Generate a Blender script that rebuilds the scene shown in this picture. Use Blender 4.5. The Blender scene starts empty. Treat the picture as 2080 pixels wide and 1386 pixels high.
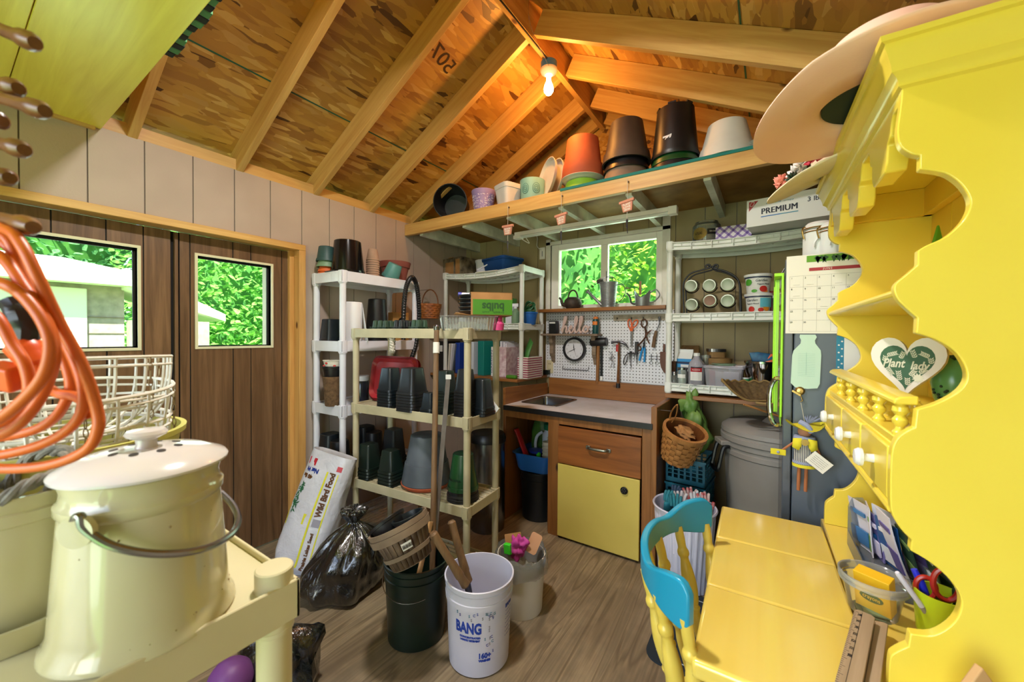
import bpy, bmesh, math, random
from mathutils import Vector, Matrix, Euler
R = math.radians
PI = math.pi
sc = bpy.context.scene
COL = sc.collection
random.seed(7)

# ---------------------------------------------------------------- camera
FPX = 789.52                      # focal length in pixels of the 2080 x 1386 photograph
YAW, PITCH, ROLL, CH = R(33.6618), R(-.8378), R(.4144), 1.415
_F = Vector((-math.sin(YAW)*math.cos(PITCH), math.cos(YAW)*math.cos(PITCH), math.sin(PITCH)))
_r = Vector((math.cos(YAW), math.sin(YAW), 0)); _u = _r.cross(_F)
_R = _r*math.cos(ROLL) + _u*math.sin(ROLL); _U = _u*math.cos(ROLL) - _r*math.sin(ROLL)
CAM = Vector((0, 0, CH))
cd = bpy.data.cameras.new('camera'); cam = bpy.data.objects.new('camera', cd); COL.objects.link(cam)
cd.sensor_width = 36; cd.lens = FPX*36/2080; cd.clip_start = .02; cd.clip_end = 200
m = Matrix.Identity(4)
for i in range(3):
    m[i][0], m[i][1], m[i][2], m[i][3] = _R[i], _U[i], -_F[i], CAM[i]
cam.matrix_world = m
cd.dof.use_dof = True; cd.dof.focus_distance = 1.9; cd.dof.aperture_fstop = 4.5
sc.camera = cam

# ---------------------------------------------------------------- view, sky, sun, room lights
vs = sc.view_settings
vs.view_transform = 'Standard'; vs.look = 'None'; vs.gamma = 1; vs.use_curve_mapping = False
vs.exposure = 0.1
w = bpy.data.worlds.new('sky'); sc.world = w; w.use_nodes = True
nt = w.node_tree; bg = nt.nodes['Background']
sky = nt.nodes.new('ShaderNodeTexSky'); sky.sky_type = 'NISHITA'; sky.sun_disc = False
sky.sun_elevation = R(50); sky.sun_rotation = R(200)
nt.links.new(sky.outputs[0], bg.inputs[0]); bg.inputs[1].default_value = .8
def lamp(name, kind, loc, power, color=(1, 1, 1), size=.1, rot=None, sy=None):
    d = bpy.data.lights.new(name, kind); d.energy = power; d.color = color
    if kind == 'AREA':
        d.size = size
        if sy: d.shape = 'RECTANGLE'; d.size_y = sy
    elif kind == 'POINT': d.shadow_soft_size = size
    o = bpy.data.objects.new(name, d); COL.objects.link(o); o.location = loc
    if rot: o.rotation_euler = rot
    return o
sun = lamp('sun', 'SUN', (0, 0, 8), 26, (1, .95, .85)); sun.data.angle = R(.6)
sun.rotation_euler = Vector((-.5, .3, -.8)).to_track_quat('-Z', 'Y').to_euler()
# shaded lamp of the shed on the ridge above the camera, out of the frame, throwing its light down
lamp('ridge_lamp', 'AREA', (-1.0, .80, 2.98), 48, (1, .95, .90), .16, (0, 0, 0))
# fill lamp added behind the camera, standing in for daylight through the front doorway
lamp('front_doorway_fill', 'AREA', (-.75, -2.7, 1.3), 52, (.88, .94, 1), 2.2, (R(90), 0, 0), 2.2)
lamp('door_window_daylight', 'AREA', (-3.0, .75, 1.65), 7, (.88, .95, 1), 1.2, (R(90), 0, R(-90)), .6)
lamp('back_window_daylight', 'AREA', (-1.2, 3.42, 1.95), 7, (.93, 1, .88), .9, (R(-90), 0, 0), .6)

sc.cycles.transparent_max_bounces = 24
# ---------------------------------------------------------------- pixels of the photograph to places on known planes
def ray(x, y): return _F + _R*((x-1040)/FPX) - _U*((y-693)/FPX)
def PZ(x, y, z): d = ray(x, y); return CAM + d*((z-CH)/d.z)
def PX(x, y, X): d = ray(x, y); return CAM + d*(X/d.x)
def PY(x, y, Y): d = ray(x, y); return CAM + d*(Y/d.y)
def DEP(p): return (Vector(p)-CAM).dot(_F)
def MPP(p): return DEP(p)/FPX

# ---------------------------------------------------------------- mesh builder
def T(x=0, y=0, z=0): return Matrix.Translation((x, y, z))
def RX(a): return Matrix.Rotation(R(a), 4, 'X')
def RY(a): return Matrix.Rotation(R(a), 4, 'Y')
def RZ(a): return Matrix.Rotation(R(a), 4, 'Z')
def frame(o, right, up):
    r = Vector(right).normalized(); n = r.cross(Vector(up)).normalized(); u = n.cross(r)
    m = Matrix.Identity(4)
    for i in range(3): m[i][0], m[i][1], m[i][2], m[i][3] = r[i], u[i], n[i], o[i]
    return m
class MB:
    def __init__(s): s.v = []; s.f = []
    def add(s, vs, fs, M=None):
        b = len(s.v)
        s.v += [tuple(M @ Vector(v)) for v in vs] if M else [tuple(v) for v in vs]
        s.f += [tuple(b+i for i in f) for f in fs]; return s
    def box(s, x0, x1, y0, y1, z0, z1, M=None):
        return s.add([(x0,y0,z0),(x1,y0,z0),(x1,y1,z0),(x0,y1,z0),(x0,y0,z1),(x1,y0,z1),(x1,y1,z1),(x0,y1,z1)],
                     [(0,3,2,1),(4,5,6,7),(0,1,5,4),(1,2,6,5),(2,3,7,6),(3,0,4,7)], M)
    def cb(s, c, sz, M=None):
        return s.box(c[0]-sz[0]/2, c[0]+sz[0]/2, c[1]-sz[1]/2, c[1]+sz[1]/2, c[2]-sz[2]/2, c[2]+sz[2]/2, M)
    def loft(s, rings, close=False, cap=True, M=None):
        n = len(rings[0]); vs = [p for r in rings for p in r]; fs = []
        k = len(rings)
        for i in range(k if close else k-1):
            for j in range(n):
                a, b = i*n+j, i*n+(j+1) % n; c, d = ((i+1) % k)*n+(j+1) % n, ((i+1) % k)*n+j
                fs.append((a, b, c, d))
        if cap and not close:
            if cap in (True, 's'): fs.append(tuple(range(n))[::-1])
            if cap in (True, 'e'): fs.append(tuple((k-1)*n+j for j in range(n)))
        return s.add(vs, fs, M)
    def lathe(s, prof, n=32, M=None, sq=0, sx=1, sy=1):
        """prof: (radius, z) from the bottom middle, round the outside and back; sq>0 makes a rounded square"""
        rings = []
        for r, z in prof:
            ring = []
            for j in range(n):
                a = 2*PI*(j+.5)/n; c, q = math.cos(a), math.sin(a)
                if sq:
                    k = (abs(c)**sq + abs(q)**sq)**(-1/sq); c *= k; q *= k
                ring.append((max(r, 1e-4)*c*sx, max(r, 1e-4)*q*sy, z))
            rings.append(ring)
        a, b = prof[0][0] < .002, prof[-1][0] < .002      # closed at the axis, else an open rim or a ring
        if not a and not b: return s.loft(rings, len(prof) > 2, False, M)
        return s.loft(rings, False, True if a and b else 's' if a else 'e', M)
    def tube(s, path, r, n=8, closed=False, M=None, flat=1):
        P = [Vector(p) for p in path]; k = len(P); rings = []
        rr = r if isinstance(r, (list, tuple)) else [r]*k
        up = None
        for i in range(k):
            t = (P[(i+1) % k]-P[i-1]) if closed else (P[min(i+1, k-1)]-P[max(i-1, 0)])
            if t.length < 1e-9: t = Vector((0, 0, 1))
            t.normalize()
            if up is None:
                up = Vector((0, 0, 1)) if abs(t.z) < .9 else Vector((1, 0, 0))
            a = t.cross(up)
            if a.length < 1e-6: a = t.orthogonal()
            a.normalize(); b = a.cross(t); up = b
            rings.append([tuple(P[i] + a*(math.cos(2*PI*j/n)*rr[i]) + b*(math.sin(2*PI*j/n)*rr[i]*flat)) for j in range(n)])
        return s.loft(rings, closed, True, M)
    def prism(s, pts, z0, z1, M=None):
        n = len(pts)
        vs = [(x, y, z0) for x, y in pts] + [(x, y, z1) for x, y in pts]
        fs = [tuple(range(n))[::-1], tuple(range(n, 2*n))] + [(i, (i+1) % n, n+(i+1) % n, n+i) for i in range(n)]
        return s.add(vs, fs, M)
    def ball(s, c, r, n=16, sz=1, M=None):
        prof = [(r*math.sin(PI*i/10), -r*math.cos(PI*i/10)*sz) for i in range(11)]
        return s.lathe(prof, n, (M or Matrix.Identity(4)) @ T(*c))
    def build(s, name, mat, parent=None, bev=0, loc=None, rot=None, sm=35, seg=2, solid=0, sub=0):
        me = bpy.data.meshes.new(name); me.from_pydata(s.v, [], s.f)
        bm = bmesh.new(); bm.from_mesh(me); bmesh.ops.recalc_face_normals(bm, faces=bm.faces); bm.to_mesh(me); bm.free()
        me.materials.append(M_[mat] if isinstance(mat, str) else mat)
        for p in me.polygons: p.use_smooth = True
        me.set_sharp_from_angle(angle=R(sm))
        o = bpy.data.objects.new(name, me); COL.objects.link(o)
        if parent: o.parent = parent
        if loc is not None: o.location = loc
        if rot is not None: o.rotation_euler = rot
        if solid:
            q = o.modifiers.new('solid', 'SOLIDIFY'); q.thickness = solid; q.offset = 0
        if sub:
            q = o.modifiers.new('sub', 'SUBSURF'); q.levels = q.render_levels = sub
        if bev:
            q = o.modifiers.new('bevel', 'BEVEL'); q.width = bev; q.segments = seg; q.limit_method = 'ANGLE'; q.angle_limit = R(40)
        return o
def tag(o, label, cat, group=None):
    o['label'] = label; o['category'] = cat
    if group: o['group'] = group
    return o
def thing(name, label, cat, loc=(0, 0, 0), rz=0, group=None, M=None):
    o = bpy.data.objects.new(name, None); COL.objects.link(o); o.empty_display_size = .05
    if M is not None: o.matrix_world = M
    else: o.location = loc; o.rotation_euler = (0, 0, R(rz))
    return tag(o, label, cat, group)
def struct(name, mb, mat, bev=0, parent=None, **k):
    o = mb.build(name, mat, parent, bev, **k)
    if not parent: o['kind'] = 'structure'
    return o
def dup(root, M=None, label=None, group=None):
    r = root.copy(); COL.objects.link(r)
    if M is not None: r.matrix_world = M
    if label: r['label'] = label
    if group: r['group'] = group
    for ch in list(root.children):
        c = ch.copy(); COL.objects.link(c); c.parent = r
        for g in ch.children:
            d = g.copy(); COL.objects.link(d); d.parent = c
    return r
_fc = bpy.data.curves.new('lettering', 'FONT')
def letters(s, size, shear=0, bold=0, space=1, align='CENTER', depth=.0004):
    c = bpy.data.curves.new('lettering', 'FONT'); c.body = s; c.size = size; c.shear = shear; c.offset = bold
    c.align_x = align; c.align_y = 'CENTER'; c.extrude = depth; c.space_character = space; c.resolution_u = 3
    o = bpy.data.objects.new('lettering', c); COL.objects.link(o)
    dg = bpy.context.evaluated_depsgraph_get(); dg.update()
    me = bpy.data.meshes.new_from_object(o.evaluated_get(dg)); bpy.data.objects.remove(o); bpy.data.curves.remove(c)
    return me
def txt(s, size, M, mat, parent, name='lettering', cyl=0, cone=0, fit=0, **k):
    me = letters(s, size, **k)
    if fit:
        xs = [v.co.x for v in me.vertices]; q = fit/max(1e-6, max(xs)-min(xs))
        for v in me.vertices: v.co.x *= q
    if cyl:                                   # wrap round a vertical cylinder of that radius (front faces -Y)
        for v in me.vertices:
            x, y, z = v.co; r = cyl + z + .0012 + cone*y; a = x/cyl
            v.co = (r*math.sin(a), -r*math.cos(a), y)
    me.materials.clear(); me.materials.append(M_[mat])
    o = bpy.data.objects.new(name, me); COL.objects.link(o); o.parent = parent; o.matrix_basis = M
    return o
def lerp(a, b, t): return a+(b-a)*t
def arc(cx, cy, r, a0, a1, n): return [(cx+r*math.cos(R(lerp(a0, a1, i/n))), cy+r*math.sin(R(lerp(a0, a1, i/n)))) for i in range(n+1)]
def rrect(w, h, r, n=4):
    p = []
    for cx, cy, a in ((w/2-r, h/2-r, 0), (-w/2+r, h/2-r, 90), (-w/2+r, -h/2+r, 180), (w/2-r, -h/2+r, 270)): p += arc(cx, cy, r, a, a+90, n)
    return p
def spline(pts, n=8, closed=False):
    P = [Vector(p) for p in pts]; k = len(P); out = []
    for i in range(k if closed else k-1):
        if closed: a, b, c, d = P[i-1], P[i], P[(i+1) % k], P[(i+2) % k]
        else: a, b, c, d = P[max(i-1, 0)], P[i], P[i+1], P[min(i+2, k-1)]
        for j in range(n):
            t = j/n
            out.append(.5*((2*b)+(c-a)*t+(2*a-5*b+4*c-d)*t*t+(3*b-a-3*c+d)*t**3))
    if not closed: out.append(P[-1])
    return out
ORD = ['topmost', 'second from the top', 'third from the top', 'fourth from the top', 'fifth from the top', 'sixth from the top', 'seventh from the top', 'eighth from the top', 'ninth from the top', 'tenth from the top']

# ---------------------------------------------------------------- materials
M_ = {}
def lin(h):
    h = h.lstrip('#'); o = []
    for i in (0, 2, 4):
        c = int(h[i:i+2], 16)/255; o.append(c/12.92 if c <= .04045 else ((c+.055)/1.055)**2.4)
    return (*o, 1)
class NT:
    def __init__(s, name):
        s.m = bpy.data.materials.new(name); s.m.use_nodes = True; s.t = s.m.node_tree; s.b = s.t.nodes['Principled BSDF']; M_[name] = s.m
        s.co = None
    def n(s, t, **k):
        o = s.t.nodes.new('ShaderNode'+t)
        for a, b in k.items():
            if a.startswith('i_'):
                q = a[2:]; o.inputs[int(q) if q.isdigit() else q.replace('_', ' ')].default_value = b
            else: setattr(o, a, b)
        return o
    def l(s, a, b): s.t.links.new(a, b)
    def coord(s, scale=(1, 1, 1), rot=(0, 0, 0), loc=(0, 0, 0)):
        if not s.co: s.co = s.n('TexCoord')
        mp = s.n('Mapping'); mp.inputs['Scale'].default_value = scale; mp.inputs['Rotation'].default_value = rot; mp.inputs['Location'].default_value = loc
        s.l(s.co.outputs['Object'], mp.inputs[0]); return mp.outputs[0]
    def noise(s, vec, sc, det=3, rough=.55, dist=0):
        o = s.n('TexNoise', i_Scale=sc, i_Detail=det, i_Roughness=rough, i_Distortion=dist); s.l(vec, o.inputs['Vector']); return o.outputs['Fac']
    def ramp(s, fac, stops):
        r = s.n('ValToRGB'); e = r.color_ramp.elements
        for i, (p, c) in enumerate(stops):
            if i > 1: e.new(p)
            e[i].position = p; e[i].color = lin(c) if isinstance(c, str) else (c, c, c, 1)
        s.l(fac, r.inputs[0]); return r.outputs[0]
    def mix(s, fac, a, b, mode='MIX'):
        o = s.n('Mix', data_type='RGBA', blend_type=mode)
        for i, v in ((0, fac), (6, a), (7, b)):
            if isinstance(v, (int, float)): o.inputs[i].default_value = v
            elif isinstance(v, str): o.inputs[i].default_value = lin(v)
            else: s.l(v, o.inputs[i])
        return o.outputs[2]
    def bump(s, h, st=.3, d=.002):
        o = s.n('Bump', i_Strength=st, i_Distance=d); s.l(h, o.inputs['Height']); s.l(o.outputs[0], s.b.inputs['Normal'])
    def out(s, c, rough=.5, metal=0, spec=.5):
        if isinstance(c, str): s.b.inputs['Base Color'].default_value = lin(c)
        else: s.l(c, s.b.inputs['Base Color'])
        s.b.inputs['Roughness'].default_value = rough; s.b.inputs['Metallic'].default_value = metal; s.b.inputs['Specular IOR Level'].default_value = spec
        return s.m
def plain(name, c, rough=.45, metal=0, c2=None, ns=6, bump=0, bs=60, spec=.5, coat=0, sss=0):
    t = NT(name); c2 = c2 or c
    v = t.coord()
    col = t.mix(t.ramp(t.noise(v, ns), [(.35, 0.), (.68, 1.)]), c, c2) if c2 != c else c
    if bump: t.bump(t.noise(v, bs, 2), bump, .0015)
    t.out(col, rough, metal, spec)
    if coat: t.b.inputs['Coat Weight'].default_value = coat
    return t.m
def wood(name, c1, c2, axis=0, s=1, knots='#5a3312', rough=.5, knot=.05, contrast=(.3, .72), coat=0):
    t = NT(name)
    sl = [26*s]*3; sl[axis] = 1.6*s
    g = t.noise(t.coord(tuple(sl)), 1, 4, .6, .6)
    col = t.ramp(g, [(contrast[0], c2), (contrast[1], c1)])
    big = t.noise(t.coord(tuple(x*.2 for x in sl)), 1, 2)
    col = t.mix(t.ramp(big, [(.4, 0.), (.75, .45)]), col, c2)
    if knot:
        ks = [6.]*3; ks[axis] = 3.
        vo = t.n('TexVoronoi', i_Scale=1.); t.l(t.coord(tuple(ks)), vo.inputs['Vector'])
        col = t.mix(t.ramp(vo.outputs['Distance'], [(knot, 1.), (knot*1.9, 0.)]), col, knots)
    t.bump(g, .12, .001)
    t.out(col, rough)
    if coat: t.b.inputs['Coat Weight'].default_value = coat; t.b.inputs['Coat Roughness'].default_value = .12
    return t.m
def glass(name, tint='#ffffff', refl=.08, rough=.02, haze=0, hazec='#ffffff'):
    """thin clear sheet: see-through with a reflection that grows towards grazing views, and a little scattering haze"""
    t = NT(name); t.t.nodes.remove(t.b); out = t.t.nodes['Material Output']
    tr = t.n('BsdfTransparent'); tr.inputs[0].default_value = lin(tint)
    gl = t.n('BsdfGlossy'); gl.inputs['Roughness'].default_value = rough
    lw = t.n('LayerWeight', i_Blend=refl); mx = t.n('MixShader')
    t.l(lw.outputs['Fresnel'], mx.inputs[0]); t.l(tr.outputs[0], mx.inputs[1]); t.l(gl.outputs[0], mx.inputs[2])
    s = mx.outputs[0]
    if haze:
        di = t.n('BsdfDiffuse'); di.inputs[0].default_value = lin(hazec); m2 = t.n('MixShader'); m2.inputs[0].default_value = haze
        t.l(s, m2.inputs[1]); t.l(di.outputs[0], m2.inputs[2]); s = m2.outputs[0]
    t.l(s, out.inputs[0]); return t.m
def emit(name, c, st):
    t = NT(name); t.b.inputs['Base Color'].default_value = lin(c); t.b.inputs['Emission Color'].default_value = lin(c); t.b.inputs['Emission Strength'].default_value = st
def leafmat(name, c1, c2):
    t = NT(name); t.t.nodes.remove(t.b); out = t.t.nodes['Material Output']
    g = t.ramp(t.noise(t.coord(), 7, 3, .7), [(.36, c2), (.62, c1)])
    d = t.n('BsdfDiffuse'); tl = t.n('BsdfTranslucent'); mx = t.n('MixShader'); mx.inputs[0].default_value = .5
    t.l(g, d.inputs[0]); t.l(g, tl.inputs[0]); t.l(d.outputs[0], mx.inputs[1]); t.l(tl.outputs[0], mx.inputs[2]); t.l(mx.outputs[0], out.inputs[0])

# big surfaces
wood('pine_x', '#dcb46c', '#bd8c48', 0, 1, rough=.5)
wood('pine_y', '#dcb46c', '#bd8c48', 1, 1, rough=.5)
wood('pine_z', '#dcae68', '#bd8846', 2, 1, rough=.5)
wood('cedar_x', '#a66c34', '#7a4a1e', 0, 1, rough=.4, knots='#2c1508', knot=.07)
wood('cedar_y', '#a26a34', '#774820', 1, 1, rough=.4, knots='#2c1508', knot=.07)
wood('cedar_z', '#9c6632', '#74481e', 2, 1, rough=.42, knots='#2c1508', knot=.06)
wood('drawer_wood', '#985a26', '#6a3a14', 0, .8, rough=.38, knot=0)
wood('loft_board_bounce', '#fbee66', '#e4d048', 0, .8, rough=.3, knots='#4c4210', knot=.05)  # pine boards with yellow-green bounced light put into the colour
wood('door_panel', '#8c6a4a', '#4e3722', 2, 1.2, rough=.4, knot=0, contrast=(.25, .8))
wood('old_wood', '#8a6a48', '#5e452c', 2, 1.5, rough=.6, knot=0)
wood('peg_wood', '#86562a', '#5f3616', 0, 1.5, rough=.35, knot=0)
wood('ruler_wood', '#b8a084', '#968064', 1, 1.5, rough=.5, knot=0)
wood('rustic_board', '#a08c78', '#6f5c4a', 0, 1.5, rough=.7, knot=.05)
plain('siding', '#b8a799', .6, c2='#aa998b', ns=2, bump=.5, bs=90)
plain('siding_back_shaded', '#a8966c', .6, c2='#9a8860', ns=2, bump=.5, bs=90)  # same siding as the left wall, with shade put into a darker olive tan
plain('groove', '#7d7165', .8)
plain('black_gap', '#15110e', .8)
plain('white_trim', '#e8e4da', .45, c2='#dcd6ca', ns=9)
plain('white_vinyl', '#efeae2', .35)
plain('joist_white', '#dddfd0', .6, c2='#b8baaa', ns=7)
plain('deck_brown', '#a57c40', .7, c2='#7e5a28', ns=5)
def _osb():
    t = NT('osb'); out = None
    for k, (scl, rot) in enumerate((((21, 5.5, 30), .25), ((15, 4.6, 30), -.5), ((36, 9, 40), .9))):
        w_ = t.coord(scl, (0, 0, rot)); nz = t.n('TexNoise', i_Scale=.6, i_Detail=2.); t.l(w_, nz.inputs['Vector'])
        ad = t.n('VectorMath', operation='MULTIPLY_ADD'); ad.inputs[1].default_value = (.9, .9, .9); t.l(nz.outputs['Color'], ad.inputs[0]); t.l(w_, ad.inputs[2])
        vo = t.n('TexVoronoi', i_Scale=1., i_Randomness=1.); t.l(ad.outputs[0], vo.inputs['Vector'])
        sp = t.n('SeparateColor'); t.l(vo.outputs['Color'], sp.inputs[0])
        c = t.ramp(sp.outputs[0], [(.02, '#4a2a10'), (.06, '#a07034'), (.3, '#b98a3c'), (.55, '#cc9e4c'), (.75, '#a06e32'), (.95, '#dcb468')])
        out = c if out is None else t.mix(t.ramp(sp.outputs[1], [(.45, 0.), (.6, 1.)]), out, c)
    big = t.noise(t.coord(), 1.3, 3)
    out = t.mix(t.ramp(big, [(.3, .45), (.6, 0.)]), out, '#7a5524')
    t.bump(t.noise(t.coord((40, 8, 30)), 1, 3), .3, .002); t.out(out, .45)
_osb()
def _ply():
    t = NT('plywood_floor')
    v = t.coord((7, .55, 1))
    a = t.noise(v, 1, 3, .5, 1.4); g = t.n('Math', operation='MULTIPLY', i_1=9.); t.l(a, g.inputs[0]); fr = t.n('Math', operation='PINGPONG', i_1=1.); t.l(g.outputs[0], fr.inputs[0])
    c = t.ramp(fr.outputs[0], [(.1, '#8e7f66'), (.55, '#a39072'), (.95, '#75664f')])
    fine = t.noise(t.coord((120, 3, 1)), 1, 3)
    c = t.mix(t.ramp(fine, [(.4, .35), (.65, 0.)]), c, '#6a5a46')
    dirt = t.noise(t.coord(), 2.6, 5); c = t.mix(t.ramp(dirt, [(.42, .5), (.62, 0.)]), c, '#5c4c3a')
    t.bump(fine, .15, .001); t.out(c, .55)
_ply()
def _pegb():
    t = NT('pegboard_white'); v = t.coord()
    sp = t.n('SeparateXYZ'); t.l(v, sp.inputs[0]); ms = []
    for k in (0, 2):
        a = t.n('Math', operation='MULTIPLY', i_1=1/.0254); t.l(sp.outputs[k], a.inputs[0])
        b = t.n('Math', operation='FRACT'); t.l(a.outputs[0], b.inputs[0])
        c = t.n('Math', operation='SUBTRACT', i_1=.5); t.l(b.outputs[0], c.inputs[0])
        d = t.n('Math', operation='POWER', i_1=2.); e = t.n('Math', operation='ABSOLUTE'); t.l(c.outputs[0], e.inputs[0]); t.l(e.outputs[0], d.inputs[0]); ms.append(d.outputs[0])
    s_ = t.n('Math', operation='ADD'); t.l(ms[0], s_.inputs[0]); t.l(ms[1], s_.inputs[1])
    c = t.ramp(s_.outputs[0], [(.022, '#2a2622'), (.034, '#dcdde4')]); t.out(c, .35)
_pegb()
# ================================================================ THE SHED ITSELF
XL, XR, YB, YF = -2.72, .62, 3.19, -1.2          # inner faces of the walls
XRG, SL = -1.21, .525                            # ridge line and roof slope
def zroof(x): return 3.20 - SL*abs(x-XRG)        # underside of the rafters
def siding(name, rects, axis, at, sign, mat, bw=.2032, off=0):
    """grooved panel siding: boards with a dark backing; rects are (a0, a1, z0, z1) along the wall"""
    b = MB(); g = MB()
    for a0, a1, z0, z1 in rects:
        k = math.floor((a0-off)/bw)
        while off+k*bw < a1:
            p, q = max(a0, off+k*bw+.0028), min(a1, off+(k+1)*bw-.0028)
            if q-p > .004:
                if axis == 'x': b.box(p, q, min(at, at+sign*.012), max(at, at+sign*.012), z0, z1)
                else: b.box(min(at, at+sign*.012), max(at, at+sign*.012), p, q, z0, z1)
            k += 1
        if axis == 'x': g.box(a0, a1, min(at+sign*.006, at+sign*.08), max(at+sign*.006, at+sign*.08), z0, z1)
        else: g.box(min(at+sign*.006, at+sign*.08), max(at+sign*.006, at+sign*.08), a0, a1, z0, z1)
    o = struct(name, b, mat); g.build('groove', 'groove', o); return o
struct('floor', MB().box(XL-.1, XR+.1, YF-.1, YB+.1, -.1, 0), 'plywood_floor')
siding('wall_left', [(1.46, YB, 0, 2.41), (YF, 1.46, 2.03, 2.41), (YF, -.62, 0, 2.03)], 'y', XL, -1, 'siding', off=.02)
wb = siding('wall_back', [(XL, -1.70, 0, 2.42), (-.705, XR, 0, 2.42), (-1.70, -.705, 0, 1.64), (-1.70, -.705, 2.255, 2.42)], 'x', YB, 1, 'siding_back_shaded', off=-.01)
MB().prism([(XL, 2.41), (XR, 2.41), (XR, zroof(XR)+.2), (XRG, 3.4), (XL, zroof(XL)+.2)], 0, .05, frame((0, YB+.06, 0), (1, 0, 0), (0, 0, 1))).build('gable', 'osb', wb)
struct('wall_right', MB().box(XR, XR+.1, YF-.1, YB+.1, 0, 2.5), 'siding')
fw = MB()
fw.box(XL-.1, -1.55, YF-.1, YF, 0, 2.5); fw.box(0.05, XR+.1, YF-.1, YF, 0, 2.5); fw.box(-1.55, .05, YF-.1, YF, 2.15, 2.5)
struct('wall_front', fw, 'siding')
MB().prism([(XL-.1, 2.4), (XR+.1, 2.4), (XR+.1, zroof(XR)+.2), (XRG, 3.4), (XL-.1, zroof(XL)+.2)], 0, .05, frame((0, YF-.02, 0), (1, 0, 0), (0, 0, 1))).build('gable', 'osb', bpy.data.objects['wall_front'])
# roof: two slopes of strand board
L = 2.0; A = math.atan(SL)
for nm, sgn in (('ceiling_left', -1), ('ceiling_right', 1)):
    Mx = frame((XRG, 0, 3.20+.158), (sgn*math.cos(A), 0, -math.sin(A)), (0, 1, 0))
    o = struct(nm, MB().box(-.02, 2.25, YF-.1, YB+.15, -.03 if sgn < 0 else 0, 0 if sgn < 0 else .03), 'osb'); o.matrix_world = Mx
    s_ = MB()
    for xx in (1.22,): s_.box(xx-.004, xx+.004, YF, YB, -.0015, .0015)
    plain('seam_green', '#1f5a44', .6) if 'seam_green' not in M_ else None
    s_.build('panel_seam', 'seam_green', o)
    if sgn < 0: ceilL = o
plain('stamp_ink', '#3a2510', .7)
# rafters
yr = [-1.12, -.62, -.13, .35, .585, 1.065, 1.545, 2.01, 2.44, 2.87, 3.16]
for sgn in (-1, 1):
    for y in yr:
        if y == .35: continue
        Mx = frame((XRG, y, 3.20), (sgn*math.cos(A), 0, -math.sin(A)), (0, 1, 0)) 
        b = MB().box(.022, 2.2, -.019, .019, *((0, .139) if sgn > 0 else (-.139, 0)))
        o = struct('rafter', b, 'pine_x', .002); o.matrix_world = Mx
struct('ridge_beam', MB().box(XRG-.019, XRG+.019, YF, YB, 3.165, 3.36), 'pine_y')
# wall plates and blocking above the siding
struct('trim_1', MB().box(XL-.09, XL-.004, YF, YB, 2.41, 2.475), 'pine_y')
struct('trim_2', MB().box(XR+.004, XR+.09, YF, YB, 2.2, 2.40), 'pine_y')
# loft at the back: beam, joists, deck
struct('loft_beam', MB().box(XL, XR, 2.352, 2.39, 2.293, 2.39), 'pine_x', .002)
for x in (-2.55, -2.06, -1.63, -1.20, -.74, -.305, .12, .5):
    struct('joist', MB().box(x-.019, x+.019, 2.39, YB, 2.278, 2.37), 'joist_white')
struct('loft_floor', MB().box(XL, XR, 2.392, YB, 2.372, 2.386), 'deck_brown')
# loft above the doorway at the front
fl = struct('front_loft', MB().box(XL, XR, .185, .472, 2.40, 2.425).box(XL, XR, -.1, .1825, 2.40, 2.425).box(XL, XR, YF, -.1025, 2.40, 2.425), 'loft_board_bounce', .002)
struct('trim_3', MB().box(XL, XL+.02, YF, .45, 2.385, 2.40), 'pine_y')
# door frame
plain('jamb_dark', '#2b2018', .7)
b = MB().box(XL-.10, XL+.02, -.66, 1.46, 1.99, 2.03); struct('trim_4', b, 'pine_y', .002)
b = MB().box(XL-.10, XL+.02, 1.415, 1.46, 0, 1.99); struct('trim_5', b, 'pine_z', .002)
struct('trim_6', MB().box(XL-.085, XL-.05, 1.385, 1.415, 0, 1.99), 'pine_z', .002)
plain('cream_trim', '#d9d6b4', .4)
glass('window_glass', '#eef5f0', .25)
def door(name, y0, y1, wy0, wy1, wz0, wz1, seams):
    X = XL-.075; b = MB(); ys = [y0]+seams+[y1]
    for a, c in zip(ys, ys[1:]):
        a += .003; c -= .003
        for p, q, z0, z1 in ((a, c, .01, wz0), (a, c, wz1, 1.985), (a, min(c, wy0), wz0, wz1), (max(a, wy1), c, wz0, wz1)):
            if q-p > .003: b.box(X-.02, X, p, q, z0, z1)
    o = struct(name, b, 'door_panel')
    k = MB()
    for p, q, z0, z1 in ((y0, y1, .01, wz0), (y0, y1, wz1, 1.985), (y0, wy0, wz0, wz1), (wy1, y1, wz0, wz1)): k.box(X-.04, X-.004, p, q, z0, z1)
    k.build('backing', 'black_gap', o)
    f = MB(); t = .014
    f.box(X-.045, X+.006, wy0-t, wy0, wz0-t, wz1+t).box(X-.045, X+.006, wy1, wy1+t, wz0-t, wz1+t).box(X-.045, X+.006, wy0, wy1, wz0-t, wz0).box(X-.045, X+.006, wy0, wy1, wz1, wz1+t)
    fr = f.build('window_frame', 'cream_trim', o)
    MB().box(X-.036, X-.032, wy0, wy1, wz0, wz1).build('pane', 'window_glass', fr)
    g = MB()
    g.box(X-.04, X-.028, wy0, wy1, wz1-.012, wz1).box(X-.04, X-.028, wy1-.012, wy1, wz0, wz1).box(X-.04, X-.028, wy0, wy1, wz0, wz0+.006)
    g.build('gasket', 'black_gap', fr)
    return o
door('door_1', .79, 1.40, .875, 1.275, 1.335, 1.868, [.84, 1.055, 1.155, 1.345])
door('door_2', -.62, .755, .17, .615, 1.335, 1.862, [-.4, -.2, .0, .10, .32, .5, .64])
struct('trim_7', MB().box(XL-.10, XL-.09, .75, .795, 0, 1.985), 'black_gap'); struct('trim_8', MB().box(XL-.09, XL-.066, .768, .784, .01, 1.98), 'door_panel', .002)

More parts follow.
